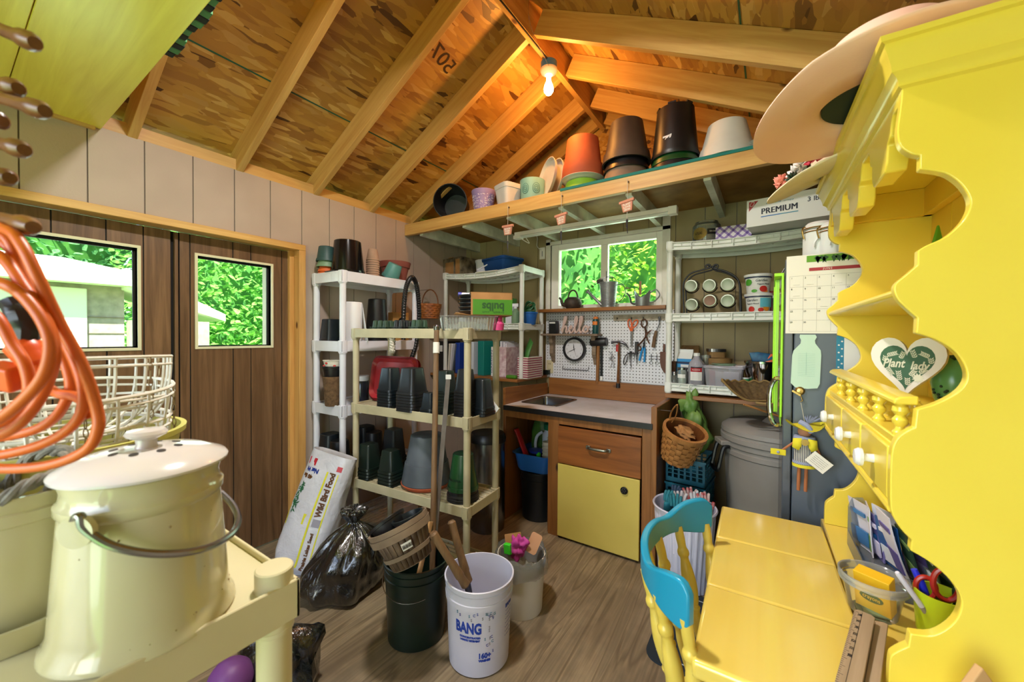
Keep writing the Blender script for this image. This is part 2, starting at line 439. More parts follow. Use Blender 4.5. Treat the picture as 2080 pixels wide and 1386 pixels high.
# back window
Y = YB
b = MB()
b.box(-1.745, -1.70, Y-.015, Y+.1, 1.64, 2.30).box(-.715, -.655, Y-.015, Y+.1, 1.64, 2.45).box(-1.745, -.655, Y-.015, Y+.1, 2.245, 2.275)
wn = struct('window_1', b, 'white_trim', .002)
b = MB()
b.box(-1.70, -1.625, Y+.01, Y+.07, 1.64, 2.245).box(-.765, -.715, Y+.01, Y+.07, 1.64, 2.245).box(-1.625, -.765, Y+.01, Y+.07, 2.195, 2.245).box(-1.625, -.765, Y+.01, Y+.07, 1.64, 1.69)
b.box(-1.225, -1.165, Y+.015, Y+.06, 1.69, 2.195)
wf = b.build('window_frame', 'white_vinyl', wn, .004)
MB().box(-1.625, -1.225, Y+.04, Y+.044, 1.69, 2.195).build('pane', 'window_glass', wf)
MB().box(-1.165, -.765, Y+.03, Y+.034, 1.69, 2.195).build('pane', 'window_glass', wf)
b = MB().box(-1.75, -.655, 3.045, Y-.012, 1.622, 1.650); tag(b.build('window_shelf', 'cedar_x', None, .003), 'cedar window ledge board holding three watering cans', 'shelf')

# ledge boards along the back wall that carry the plastic shelving
tag(MB().box(XL+.01, -1.72, 2.66, YB, 1.028, 1.052).build('ledge_board', 'cedar_x', None, .003), 'wooden ledge board under the corner shelving beside the counter', 'ledge')
tag(MB().box(-.595, XR-.01, 2.77, YB, 1.0, 1.026).build('ledge_board', 'cedar_x', None, .003), 'wooden ledge board under the white shelving beside the window', 'ledge')

# ---------------------------------------------------------------- outdoors
plain('grass', '#6f9a3c', .8, c2='#4f7a2a', ns=3)
struct('ground', MB().box(-40, 40, -30, 40, -.6, -.12), 'grass')
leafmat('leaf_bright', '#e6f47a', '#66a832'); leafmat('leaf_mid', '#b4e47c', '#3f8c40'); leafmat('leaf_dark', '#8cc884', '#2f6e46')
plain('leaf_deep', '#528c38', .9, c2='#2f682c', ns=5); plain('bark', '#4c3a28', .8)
rnd = random.Random(5)
def tree(label, x, y, rx, ry, z0, z1, n, size, mat, leafy=1):
    t = thing('tree', label, 'tree', (x, y, -.12), 0, 'trees outside the shed')
    b = MB()
    for _ in range(n):
        a, q, h = rnd.random()*2*PI, math.sqrt(rnd.random()), rnd.random()
        p = Vector((rx*q*math.cos(a), ry*q*math.sin(a), lerp(z0, z1, h)+.12))
        s = size*rnd.uniform(.6, 1.3)
        Mx = T(*p) @ Euler((rnd.uniform(-.9, .9), rnd.uniform(-.9, .9), rnd.random()*6.28)).to_matrix().to_4x4()
        b.add([(0, -s, 0), (s*.45, -s*.35, s*.08), (s*.5, s*.2, s*.05), (0, s, -s*.1), (-s*.5, s*.2, s*.05), (-s*.45, -s*.35, s*.08)], [(0, 1, 2, 3), (0, 3, 4, 5)], Mx)
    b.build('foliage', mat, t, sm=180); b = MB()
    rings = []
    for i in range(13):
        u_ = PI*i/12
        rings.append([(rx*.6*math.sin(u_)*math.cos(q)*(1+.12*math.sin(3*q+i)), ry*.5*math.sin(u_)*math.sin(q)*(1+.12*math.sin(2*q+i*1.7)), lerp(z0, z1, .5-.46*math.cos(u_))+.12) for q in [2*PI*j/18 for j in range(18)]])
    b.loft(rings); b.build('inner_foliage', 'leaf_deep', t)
    k = MB(); k.tube([(0, 0, 0), (.05, .02, z1*.5), (0, .05, z1)], [.09, .07, .03])
    for _ in range(9):
        h = rnd.uniform(.3, .9)*z1; a = rnd.random()*6.28
        k.tube([(0, 0, h), (rx*.45*math.cos(a), ry*.45*math.sin(a), h+.5), (rx*.8*math.cos(a), ry*.8*math.sin(a), h+.7)], [.03, .02, .008], 5)
    k.build('trunk', 'bark', t)
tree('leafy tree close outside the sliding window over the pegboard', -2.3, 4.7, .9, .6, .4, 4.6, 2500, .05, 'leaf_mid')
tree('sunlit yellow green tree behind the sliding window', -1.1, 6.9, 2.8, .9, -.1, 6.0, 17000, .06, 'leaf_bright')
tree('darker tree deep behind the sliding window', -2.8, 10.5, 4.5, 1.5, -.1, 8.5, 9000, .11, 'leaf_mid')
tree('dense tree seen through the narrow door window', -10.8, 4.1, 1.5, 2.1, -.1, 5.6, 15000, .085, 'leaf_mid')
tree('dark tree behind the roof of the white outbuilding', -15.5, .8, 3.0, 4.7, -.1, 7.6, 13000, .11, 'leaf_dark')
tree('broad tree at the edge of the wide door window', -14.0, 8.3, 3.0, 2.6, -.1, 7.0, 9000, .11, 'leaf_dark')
# white outbuilding across the yard
plain('out_white', '#e8e6de', .6); plain('out_siding', '#a79e92', .7, c2='#8f877b', ns=12); plain('out_red', '#b06a5c', .6)
Xs = -7.0
def oq(x, y): p = PX(x, y, Xs); return p.y, p.z
t = thing('outbuilding', 'white outbuilding with grey siding across the yard, seen through door windows', 'building', (Xs, 0, -.12))
yc, zc = oq(252, 585); yl = oq(-330, 600)[0]; ze = oq(200, 580)[1]
def ob(*q): return MB().box(q[0]-Xs, q[1]-Xs, q[2], q[3], q[4]+.12, q[5]+.12)
ob(-9.5, -7.0, yl, yc, -.1, ze).build('wall', 'out_siding', t)
s_ = MB()
for k in range(9): s_.box(0, .012, yl, yc, .2*k+.12, .2*k+.128)
s_.build('siding_line', 'groove', t)
d0, d1 = oq(60, 640)[0], oq(176, 640)[0]
ob(-7.0, -6.96, yl+.2, d1, -.1, oq(120, 583)[1]).build('door', 'out_white', t, .01)
ob(-9.8, -6.7, yl-.2, yc+.25, ze, ze+.14).build('fascia', 'out_white', t)
r0 = ze+.14+.12
MB().add([(.3, yl-.2, r0), (.3, yc+.25, r0), (-1.4, yc-.35, r0+.34), (-1.4, yl-.2, r0+.34), (-3.1, yl-.2, r0), (-3.1, yc+.25, r0)], [(0, 1, 2, 3), (3, 2, 5, 4), (1, 5, 2), (0, 3, 4)]).build('roof', 'out_white', t)
e0, e1 = oq(246, 548), oq(444, 640)
ob(-7.0, -6.6, yc+.02, oq(403, 640)[0], -.1, e1[1]-.12).build('side_bay', 'out_siding', t)
z0_, z1_ = e0[1]+.12, e1[1]+.12
MB().add([(x, y, z) for x in (.25, -.9) for y, z in ((e0[0], z0_), (e1[0], z1_), (e1[0], z1_-.10), (e0[0], z0_-.26))], [(0, 1, 2, 3), (7, 6, 5, 4), (0, 4, 5, 1), (1, 5, 6, 2), (2, 6, 7, 3), (3, 7, 4, 0)]).build('side_roof', 'out_white', t)
# porch post and soffit beside the doors
p = PX(547, 600, -3.35)
tag(MB().box(-3.39, -3.31, p.y-.035, p.y+.035, -.12, 2.06).build('porch_post', 'siding', None, .004), 'pale porch post just outside the narrow door window', 'post')
b = MB()
for k in range(5): b.box(-3.55, -2.85, p.y-.36+k*.1, p.y-.265+k*.1, 2.06, 2.085)
tag(b.build('porch_soffit', 'pine_x', None), 'yellow pine soffit boards over the porch post', 'soffit')
# ================================================================ PLASTIC SHELVING
def at(x, X=None, Y=None, z=0):
    p = PX(x, 681, X) if X is not None else PY(x, 681, Y); return Vector((p.x, p.y, z))
plain('plastic_white', '#dcdce6', .4, c2='#d2d2da', ns=5)
plain('plastic_cream', '#d2c9a2', .38, c2='#c8bc90', ns=4)
plain('plastic_beige', '#bdb292', .42, c2='#a99f80', ns=6)
plain('plastic_old_white', '#e0e3df', .42, c2='#d2d5cc', ns=6)
def shelf_unit(label, M, L, D, levels, z0, mat, th=.06, pr=.019, sag=None, louver=0, slats=9, group=None, cap=.004, rnd_=0):
    t = thing('plastic_shelf', label, 'shelf', M=M, group=group)
    for i, z in enumerate(levels):
        sg = (sag or [0]*9)[i]; b = MB(); N = 10
        def dz(x): u = min(1, max(0, x/L)); return -sg*4*u*(1-u)
        def strip(y0, y1, za, zb, x0=.0, x1=L):
            xs = [lerp(x0, x1, k/N) for k in range(N+1)]
            b.loft([[(x, y0, za+dz(x)), (x, y1, za+dz(x)), (x, y1, zb+dz(x)), (x, y0, zb+dz(x))] for x in xs])
        if louver: strip(.012, .018, z-th, z); strip(0, .013, z-.006, z); strip(0, .013, z-th, z-th+.006)
        else: strip(0, .006, z-th, z)
        strip(D-.006, D, z-th, z)
        for k in range(slats):
            y = lerp(.02, D-.02, (k+.5)/slats); w_ = (D-.04)/slats*(.36 if slats > 1 else .5)
            strip(y-w_, y+w_, z-.016, z-.01)
        for k in range(13):
            x = lerp(.02, L-.02, k/12); b.box(x-.004, x+.004, .004, D-.004, z-.026+dz(x), z-.0105+dz(x))
        b.box(0, .006, 0, D, z-th, z).box(L-.006, L, 0, D, z-th, z)
        for yy in (D*.33, D*.66): strip(yy-.003, yy+.003, z-th*.8, z-.012)
        if louver:
            for k in range(louver+1):
                x = lerp(.035, L-.035, k/louver); b.box(x-.003, x+.003, -.001, .013, z-th+.006+dz(x), z-.004+dz(x))
            strip(.002, .013, z-th*.5-.002, z-th*.5+.002, .035, L-.035)
        tr = b.build('tray', mat, t, .0015, seg=1)
        for cx in (pr+.002, L-pr-.002):
            for cy in (pr+.002, D-pr-.002):
                c = MB()
                if rnd_: c.lathe([(0, z-th-.012), (pr+.002, z-th-.012), (pr+.002, z+cap), (0, z+cap)], 36, T(cx, cy, 0))
                else: c.prism([(cx+x, cy+y) for x, y in rrect(2*pr+.008, 2*pr+.008, pr*.7)], z-th-.008, z+cap)
                c.lathe([(0, z-th-.016), (pr+.003, z-th-.016), (pr+.003, z-th-.006), (0, z-th-.006)], 20, T(cx, cy, 0))
                c.build('corner_socket', mat, tr, .002, seg=1)
    top = levels[0]-th*.5
    for cx in (pr+.002, L-pr-.002):
        for cy in (pr+.002, D-pr-.002):
            MB().lathe([(0, z0), (pr*.95, z0), (pr, z0+.01), (pr, top), (0, top)], 20, T(cx, cy, 0)).build('post', mat, t)
    return t
WM = frame((-2.345, 1.505, 0), (-.02, .69, 0), (-.69, -.02, 0))
shelf_unit('narrow white plastic shelving unit against the wall beside the plank doors', WM, .69, .345, [1.835, 1.368, .937, .47, .06], 0, 'plastic_white', .07, .021)
BM = frame((-2.232, 1.496, 0), (.912, .076, 0), (-.076, .912, 0))
shelf_unit('beige plastic shelving unit in mid room holding stacks of black nursery pots', BM, .915, .336, [1.449, .974, .495, .075], 0, 'plastic_beige', .055, .0195)
CM = frame((-2.61, 2.72, 0), (1, 0, 0), (0, 1, 0))
shelf_unit('white plastic shelving unit in the corner on the ledge, blue bin on top', CM, .90, .375, [2.0, 1.515], 1.053, 'plastic_old_white', .05, .019, [.03, .0], 7)
RM = frame((-.605, 2.805, 0), (1, 0, 0), (0, 1, 0))
shelf_unit('white plastic shelving unit beside the window holding jars and a cracker carton', RM, .92, .335, [2.06, 1.572, 1.098], 1.027, 'plastic_old_white', .055, .0195, [.022, 0, 0], 7)

# ================================================================ POTS
plain('pot_black', '#0f1012', .38, c2='#17181b', ns=7)
plain('pot_black_gloss', '#0b0b0e', .14)
plain('pot_blueblack', '#0f181e', .4, c2='#0c141a', ns=5)
plain('pot_darkgreen', '#0c1e17', .4, c2='#0a1712', ns=5)
plain('pot_green', '#124a20', .32, c2='#0f3c1a', ns=5)
plain('pot_sage', '#6f8a6c', .5); plain('pot_slate', '#2c4a48', .5)
plain('terracotta', '#b85a34', .7, c2='#a84c2a', ns=5, bump=.1)
plain('terracotta_red', '#8a4a40', .6, c2='#7c3f36', ns=5)
plain('orange_clay', '#cf5c22', .6)
plain('pot_teal', '#4f8a86', .5, c2='#457c78', ns=5)
plain('peat', '#a88a74', .9, c2='#977a64', ns=12, bump=.3)
plain('coir', '#6e5236', .95, c2='#4c3722', ns=40, bump=.9, bs=220)
plain('pot_grey', '#565d66', .55, c2='#3c424a', ns=4)
plain('pot_brown', '#3a2f28', .5, c2='#4f4036', ns=4)
plain('pot_tan', '#8a7462', .6, c2='#6d5a4c', ns=4)
plain('pot_white', '#d3d2ce', .45, c2='#c6c4be', ns=4); plain('paper_white', '#e2e2e6', .8); plain('off_white', '#d8d2c4', .6)
def pot_prof(rt, rb, h, rim=.018, t=.003, lip=.004):
    k = (rt-rb)*(h-rim)/h+rb
    return [(0, 0), (rb*.93, 0), (rb, .004), (k, h-rim), (k+lip, h-rim+.001), (rt+lip, h-.002), (rt+lip-.001, h), (rt-t, h), (rb-t, t+.004), (0, t+.004)]
def pot(name, label, cat, p, rt, rb, h, mat, inv=0, rim=.018, sq=0, group=None, M=None, rz=0, lip=.004, n=32, t=.003):
    """a pot standing on its base, or upside down on its rim"""
    pr_ = pot_prof(rt, rb, h, rim, t, lip)
    if inv: pr_ = [(r, h-z) for r, z in pr_]
    o = MB().lathe(pr_, 40 if sq else n, sq=sq).build(name, mat)
    o.matrix_world = (M if M is not None else T(*p) @ RZ(rz))
    return tag(o, label, cat, group)
def stack(name, what, where, group, p, n, dz, rt, rb, h, mat, rim=.018, sq=0, rz=0, lip=.004, inv=1, cat='pot'):
    """nested pots, each one a thing; the top one shows whole"""
    me = None
    for k in range(n):
        i = n-1-k
        lab = f'{what}, {ORD[i]} of the {where}' if n > 1 else f'{what} {where}'
        if k == n-1 and n > 1: pass
        if me is None:
            o = pot(name, lab, cat, (0, 0, 0), rt, rb, h, mat, inv, rim, sq, group, lip=lip); me = o
        else:
            o = me.copy(); COL.objects.link(o); o['label'] = lab
        o.matrix_world = T(p[0], p[1], p[2]+k*dz) @ RZ(rz+(k % 3-1)*1.5)
    return p[2]+(n-1)*dz+h

# --- top of the narrow white unit (tray surface 1.826)
zt = 1.827
p = at(663, X=-2.61, z=zt)
stack('flower_pot', 'orange clay pot', 'corner column on the white unit', 'orange clay pots', p, 2, .022, .052, .042, .05, 'orange_clay', .016)
pot('flower_pot', 'sage green pot upside down on orange clay pots', 'pot', p+Vector((0, 0, .055)), .062, .05, .062, 'pot_sage', 1)
pot('flower_pot', 'dark slate green pot upside down on a sage green pot', 'pot', p+Vector((0, 0, .095)), .064, .05, .105, 'pot_slate', 1)
p = at(706, X=-2.475, z=zt+.012)
pot('saucer', 'grey plant saucer under the big glossy black pot', 'saucer', p-Vector((.02, .02, .012)), .115, .105, .014, 'pot_grey', 0, .006)
pot('flower_pot', 'big glossy black pot upside down over a white unit corner', 'pot', p, .112, .088, .225, 'pot_black_gloss', 1, .02)
p = at(757, X=-2.46, z=zt)
stack('peat_pot', 'brown peat pot', 'peat pot column on the white unit', 'peat pots', p, 9, .0165, .047, .033, .085, 'peat', .012, lip=.001)
p = at(802, X=-2.57, z=zt)
pot('flower_pot', 'large reddish terracotta pot standing upright behind a tilted teal pot', 'pot', p, .118, .08, .175, 'terracotta_red', 0, .045, lip=.008)
p = at(794, X=-2.46, z=zt+.045)
pot('flower_pot', 'teal pot tilted over before the terracotta pot', 'pot', p, .066, .052, .115, 'pot_teal', 1, .02, M=T(*p) @ RX(-8) @ RY(24) @ T(0, 0, -.02))
# --- second tray
z2 = 1.36
p = at(716, X=-2.43, z=z2)
t = thing('paper_towel', 'white paper towel roll with a loose sheet behind white shelf post', 'paper towel', p)
MB().lathe([(.02, 0), (.062, 0), (.064, .004), (.064, .272), (.06, .277), (.02, .277), (.02, .27)], 36).build('roll', 'paper_white', t)
MB().lathe([(.0205, .001), (.02, .2765), (.018, .2765), (.018, .001)], 24).build('tube', 'peat', t)
MB().add([(.05, .04, .277), (.07, .03, .26), (.095, .06, .0), (.055, .06, 0)], [(0, 1, 2, 3)]).build('loose_sheet', 'paper_white', t, solid=.001)
p = at(673, X=-2.6, z=z2)
pot('plant_pot', 'dark slate square pot beside the paper towel roll', 'pot', p, .062, .05, .16, 'pot_blueblack', 1, .02, sq=5)
p = at(766, X=-2.50, z=z2)
stack('nursery_pot', 'round black nursery pot', 'pot column beside the paper towel', 'black pots by the paper towel', p, 4, .024, .083, .064, .25, 'pot_black', .02)
p = at(808, X=-2.64, z=z2)
t = thing('birdhouse', 'small wooden birdhouse with a black knob behind the hose', 'birdhouse', p, 80)
MB().cb((0, 0, .12), (.15, .1, .24)).build('body', 'pine_z', t, .003)
MB().ball((0, -.06, .17), .026).build('knob', 'pot_black_gloss', t)
# --- third and fourth trays, seen between the posts
z3 = .929
p = at(677, X=-2.47, z=z3)
pot('coir_pot', 'brown fibre pot under two other pots on the white unit', 'pot', p, .066, .052, .2, 'coir', 0, .012, lip=.001)
pot('nursery_pot', 'black pot set into the brown fibre pot', 'pot', p+Vector((0, 0, .15)), .07, .05, .12, 'pot_black', 0, .02)
o = thing('paper_cup', 'white patterned paper cup with red marks in a black pot', 'cup', p+Vector((0, 0, .235)))
plain('cup_red', '#b8332c', .6)
MB().lathe(pot_prof(.062, .05, .075, .006), 32).build('cup', 'off_white', o)
q = MB()
for k in range(14):
    a = k*.45; q.ball((.0585*math.cos(a), .0585*math.sin(a), .02+.018*(k % 3)), .009, 8, .8)
q.build('red_print', 'cup_red', o)
p = at(735, X=-2.43, z=z3)
t = thing('jar', 'dark jar with a white lid in shade beside the red tray', 'jar', p)
plain('dark_glass', '#20222c', .15); MB().lathe([(0, 0), (.045, 0), (.05, .01), (.05, .14), (.04, .16), (0, .16)], 28).build('body', 'dark_glass', t)
MB().lathe([(0, .155), (.046, .155), (.048, .16), (.048, .19), (0, .192)], 28).build('lid', 'plastic_white', t)
z4 = .462
for k, (x, X, n) in enumerate(((672, -2.55, 3), (690, -2.44, 2), (742, -2.55, 3), (760, -2.45, 2))):
    stack('nursery_pot', 'black nursery pot', ('corner column', 'front column', 'back column', 'fourth column')[k]+' low on the white unit', 'black pots low on the white unit', at(x, X=X, z=z4), n, .03, .075, .058, .2, 'pot_black' if k % 2 else 'pot_blueblack', .02, sq=0 if k % 2 else 4)
# --- ribbed black hose hooked over the corner post
path = [(833, 735, -2.37), (845, 700, -2.36), (851, 650, -2.36), (850, 608, -2.35), (845, 576, -2.33), (836, 564, -2.30), (826, 580, -2.28), (821, 615, -2.27), (819, 660, -2.27), (819, 690, -2.28)]
pts = spline([PX(x, y, X) for x, y, X in path], 16)
rr = [.0185 if i % 2 else .0155 for i in range(len(pts))]
tag(MB().tube(pts, rr, 14).build('vacuum_hose', 'pot_black', None, sm=20), 'ribbed black hose looped over the white shelf corner', 'hose')

# --- wicker basket hanging at the wall
def basket_mesh(b, rt, rb, h, bands, stakes, sx=1):
    for k in range(bands):
        z = lerp(.01, h-.01, k/(bands-1)); r = lerp(rb, rt, z/h); P = []
        for j in range(stakes*4):
            a = 2*PI*j/(stakes*4); w_ = .0025*math.cos(a*stakes/1+PI*k); P.append(((r+w_)*math.cos(a)*sx, (r+w_)*math.sin(a), z))
        hh = h/bands*.55
        b.loft([[(x*(1+.0), y, z0-hh), (x*1.02, y*1.02, z0-hh), (x*1.02, y*1.02, z0+hh), (x, y, z0+hh)] for x, y, z0 in P], close=True)
wood('splint', '#c48c50', '#94602e', 2, 1, rough=.5, knot=0); wood('splint_dark', '#7d4a20', '#5a3212', 2, 1, rough=.5, knot=0); plain('splint_orange', '#a8642c', .55, c2='#7d4418', ns=30)
p = at(873, X=-2.56, z=1.56)
t = thing('basket', 'orange brown woven basket hanging at the wall behind the hose', 'basket', p)
b = MB(); basket_mesh(b, .105, .075, .13, 7, 12); b.build('weave', 'splint_orange', t)
MB().lathe([(0, .004), (.075, .004), (.075, .0), (0, 0)], 24).build('bottom', 'splint_dark', t)
MB().tube([(.1*math.cos(a), 0, .13+.13*math.sin(a)) for a in [PI*k/14 for k in range(15)]], .006, 6).build('handle', 'splint_dark', t)
MB().tube([(-.15, 0, .262), (0, 0, .262)], .003, 6).build('nail', 'groove', t)
# ================================================================ ON THE BEIGE SHELVING
def bat(x, v, z):
    """point of the beige shelving at pixel column x, v behind its front edge"""
    o = BM @ Vector((0, v, 0)); d = Vector((.912, .076)).normalized(); q = ray(x, 681)
    s = (q.x*o.y - q.y*o.x)/(q.y*d.x - q.x*d.y); return Vector((o.x+d.x*s, o.y+d.y*s, z))
zb = 1.4385
plain('cell_green', '#2f4a34', .5, c2='#22382a', ns=8); plain('cell_black', '#1a1c1e', .45)
def cells(label, p, rz, nx, ny, mat):
    b = MB()
    for i in range(nx):
        for j in range(ny):
            b.lathe([(0, 0), (.021, 0), (.0215, .004), (.0195, .005), (.0125, .062), (.008, .065), (0, .065)], 16, T((i-(nx-1)/2)*.043, (j-(ny-1)/2)*.043, 0), sq=3)
    b.box(-nx*.0215-.004, nx*.0215+.004, -ny*.0215-.004, ny*.0215+.004, .0, .004)
    for k in (.012, .02): b.box(-nx*.0215-.003, nx*.0215+.003, -ny*.0215-.003, ny*.0215+.003, k, k+.003)
    o = b.build('seedling_tray', mat); o.matrix_world = T(*p) @ RZ(rz)
    return tag(o, label, 'seedling tray')
cells('dark green seedling cell tray upside down at the end of the beige shelf top', bat(783, .12, zb), 8, 3, 3, 'cell_green')
cells('black seedling cell tray upside down between green cells and clear box', bat(822, .11, zb), 2, 2, 3, 'cell_black')
cells('green seedling cells upside down beside the clear plastic box', bat(852, .10, zb), -6, 2, 2, 'cell_green')
# clear plastic box
glass('clear_plastic', '#fbfcfb', .22, .08, .06, '#e8ecea'); glass('clear_rim', '#f4f6f5', .3, .1, .2, '#eef2f0')
p = bat(950, .165, zb)
t = thing('clear_box', 'ribbed clear plastic food box, lid open, under the cardboard carton', 'box', p, 45)
def taper(w0, w1, z, k): return [(x, y, z) for x, y in rrect(w0, w1, .03, 5)]
b = MB(); rings = []
for z, a in ((0, .0), (.002, .0), (.072, .02), (.075, .034), (.08, .034)):
    rings.append([(x, y, z) for x, y in rrect(.285+a, .325+a, .03, 5)])
b.loft(rings, cap=False); b.add([(x, y, .001) for x, y in rrect(.285, .325, .03, 5)], [tuple(range(24))])
b.build('tub', 'clear_plastic', t, solid=.0015)
for side in range(4):
    r_ = MB()
    for k in range(16):
        u = lerp(-.12, .12, k/15)
        Mx = RZ(90*side) @ T(u, -(.1655 if side % 2 == 0 else .1455), .0)
        r_.tube([(0, .002, .004), (u*.06, -.0085, .07)], .0028, 5, M=Mx)
    r_.build('rib', 'clear_rim', t)
plain('label_white', '#dcdcd8', .6); plain('wood_stick', '#c49a68', .6)
o = MB().box(-.1, .0, -.09, .02, .004, .006).box(-.06, .04, -.1, -.09, .01, .05).build('paper_label', 'label_white'); o.matrix_world = T(*p) @ RZ(45); tag(o, 'white paper slips lying inside the clear plastic box', 'paper')
b = MB()
for k in range(6): b.box(.10+k*.006, .104+k*.006, -.135+.004*k, -.127+.004*k, .004, .085)
o = b.build('plant_stakes', 'wood_stick'); o.matrix_world = T(*p) @ RZ(45); tag(o, 'bundle of wooden plant stakes inside the clear box corner', 'plant stakes', )
# carton with stacked black saucers
plain('cardboard', '#a87a48', .8, c2='#94683a', ns=8); plain('cardboard_in', '#6a4826', .85); plain('carton_green', '#3f7a12', .6); plain('ink_green', '#1f4a18', .6); plain('ink_black', '#15151a', .6)
p = bat(992, .19, zb+.083)
CBM = T(*p) @ RZ(45)
t = thing('carton', 'tan cardboard carton with a green printed side lying open on the clear box', 'carton', M=CBM)
b = MB(); w_, d_, h_ = .235, .215, .125   # opening faces local -x
b.box(-.11, .115, -.11, -.107, 0, h_).box(-.11, .115, .107, .11, 0, h_).box(-.11, .115, -.11, .11, 0, .003).box(-.11, .115, -.11, .11, h_-.003, h_).box(.112, .115, -.11, .11, 0, h_)
b.build('body', 'cardboard', t)
f = MB()
f.add([(-.11, .107, 0), (-.11, .107, h_), (-.15, .2, h_), (-.15, .2, .0)], [(0, 1, 2, 3)]); f.add([(-.11, -.107, 0), (-.11, .107, 0), (-.19, .107, .012), (-.19, -.107, .012)], [(0, 1, 2, 3)])
f.build('flap', 'cardboard', t, solid=.003)
MB().box(-.10, .115, -.1115, -.110, .004, .086).build('green_print', 'carton_green', t)
txt('bulbs', .06, frame((.01, -.1118, .048), (-1, 0, 0), (0, 0, -1)), 'ink_green', t, bold=.002, fit=.12)
txt('fresh  cut', .016, frame((.01, -.1118, .017), (-1, 0, 0), (0, 0, -1)), 'ink_green', t, fit=.12)
for k in range(5):
    o = MB().lathe([(0, 0), (.078, 0), (.084, .004), (.092, .02), (.095, .021), (.095, .024), (.09, .024), (.08, .006), (0, .006)], 36).build('saucer', 'pot_black')
    o.matrix_world = CBM @ T(-.075, 0, .005+.0215*k)
    tag(o, f'black plant saucer, {ORD[4-k]} of the stack in the open carton', 'saucer', 'black saucers in the carton')
# spray head peeping over the carton
plain('spray_blue', '#2c2f9a', .4)
p = bat(947, .30, zb)
t = thing('spray_bottle', 'spray bottle with a white and blue trigger head behind the carton', 'spray bottle', p, 30)
MB().lathe([(0, 0), (.04, 0), (.042, .01), (.042, .14), (.02, .18), (.016, .2), (0, .2)], 24).build('bottle', 'plastic_white', t)
MB().tube([(-.03, 0, .228), (.03, 0, .226)], .012, 10).tube([(0, 0, .195), (0, 0, .225)], .014, 10).build('spray_head', 'plastic_white', t)
MB().tube([(-.05, 0, .229), (-.028, 0, .228)], .014, 10).tube([(.03, 0, .226), (.046, 0, .224)], .013, 10).build('nozzle', 'spray_blue', t)
plain('pink', '#c83c78', .5)
p = bat(1012, .17, zb+.004)
o = MB().lathe([(0, 0), (.03, 0), (.034, .012), (.022, .02), (.02, .03), (.032, .034), (.03, .04), (0, .04)], 20).build('spool', 'pink'); o.location = p; o.scale = (1, 1, 2.9); tag(o, 'pink plastic spool standing in the clear box corner', 'spool')
plain('rope_white', '#b8b2a4', .8)
p = bat(797, .02, 1.385)
pts = [(p.x+.008*math.cos(k*.9), p.y+.008*math.sin(k*.9), 1.395-.0045*k) for k in range(20)]; pt2 = [(p.x-.008*math.cos(k*.9), p.y-.008*math.sin(k*.9), 1.395-.0045*k) for k in range(20)]
tag(MB().tube(pts, .011, 7).tube(pt2, .011, 7).build('rope', 'rope_white'), 'white twisted rope end hanging under the beige shelf top', 'rope')
# --- middle tray
zm = .963
plain('tray_red', '#a32a30', .3, c2='#8e2228', ns=6)
p = bat(800, .20, zm)
o = thing('boot_tray', 'red plastic boot tray standing on edge behind square black pots', 'tray', p, 4.8)
b = MB()
A_, B_ = rrect(.42, .305, .06, 6), rrect(.34, .225, .04, 6)
b.loft([[(x, -.028, y+.153) for x, y in A_], [(x, -.028, y+.153) for x, y in rrect(.40, .285, .055, 6)], [(x*.97, -.05, y*.97+.153) for x, y in rrect(.39, .275, .05, 6)], [(x, -.03, y+.153) for x, y in B_], [(x, .0, y+.153) for x, y in rrect(.33, .215, .04, 6)], [(x, .004, y+.153) for x, y in rrect(.40, .285, .05, 6)]], cap=True)
o2 = b.build('tray_body', 'tray_red', o, rot=(R(-8), 0, 0)); o2.name = 'shell'
def sqstack(where, x, v, n, w, h, mat, dz=.0165, rz=4.8, z=zm):
    stack('square_pot', 'square black pot', where, 'square pots on the beige shelving', bat(x, v, z), n, dz, w/2, w/2*.72, h, mat, .016, sq=7, rz=rz)
sqstack('stack before the red tray', 793, .075, 7, .118, .145, 'pot_blueblack')
sqstack('broad stack by the red tray', 838, .07, 7, .142, .155, 'pot_black')
sqstack('small stack behind the tool handles', 874, .06, 2, .085, .10, 'pot_blueblack')
sqstack('tall stack behind the handles', 906, .10, 8, .10, .13, 'pot_darkgreen')
sqstack('stack at the beige corner post', 946, .09, 9, .095, .13, 'pot_black')
sqstack('short stack between beige posts', 978, .17, 3, .12, .17, 'pot_blueblack')
p = bat(1000, .24, zm)
o = thing('seed_packet', 'crumpled red and white seed packet at the beige shelf end', 'packet', p)
MB().add([(-.04, 0, 0), (.03, -.01, 0), (.045, .01, .03), (.01, 0, .075), (-.02, .012, .06), (0, .03, .02)], [(0, 1, 2, 3), (0, 3, 4), (0, 4, 5), (1, 5, 2), (2, 5, 3), (3, 5, 4)]).build('packet', 'label_white', o)
MB().add([(-.005, -.012, .012), (.035, -.012, .012), (.02, -.008, .05), (0, -.006, .06)], [(0, 1, 2, 3)]).build('red_print', 'cup_red', o, solid=.002)
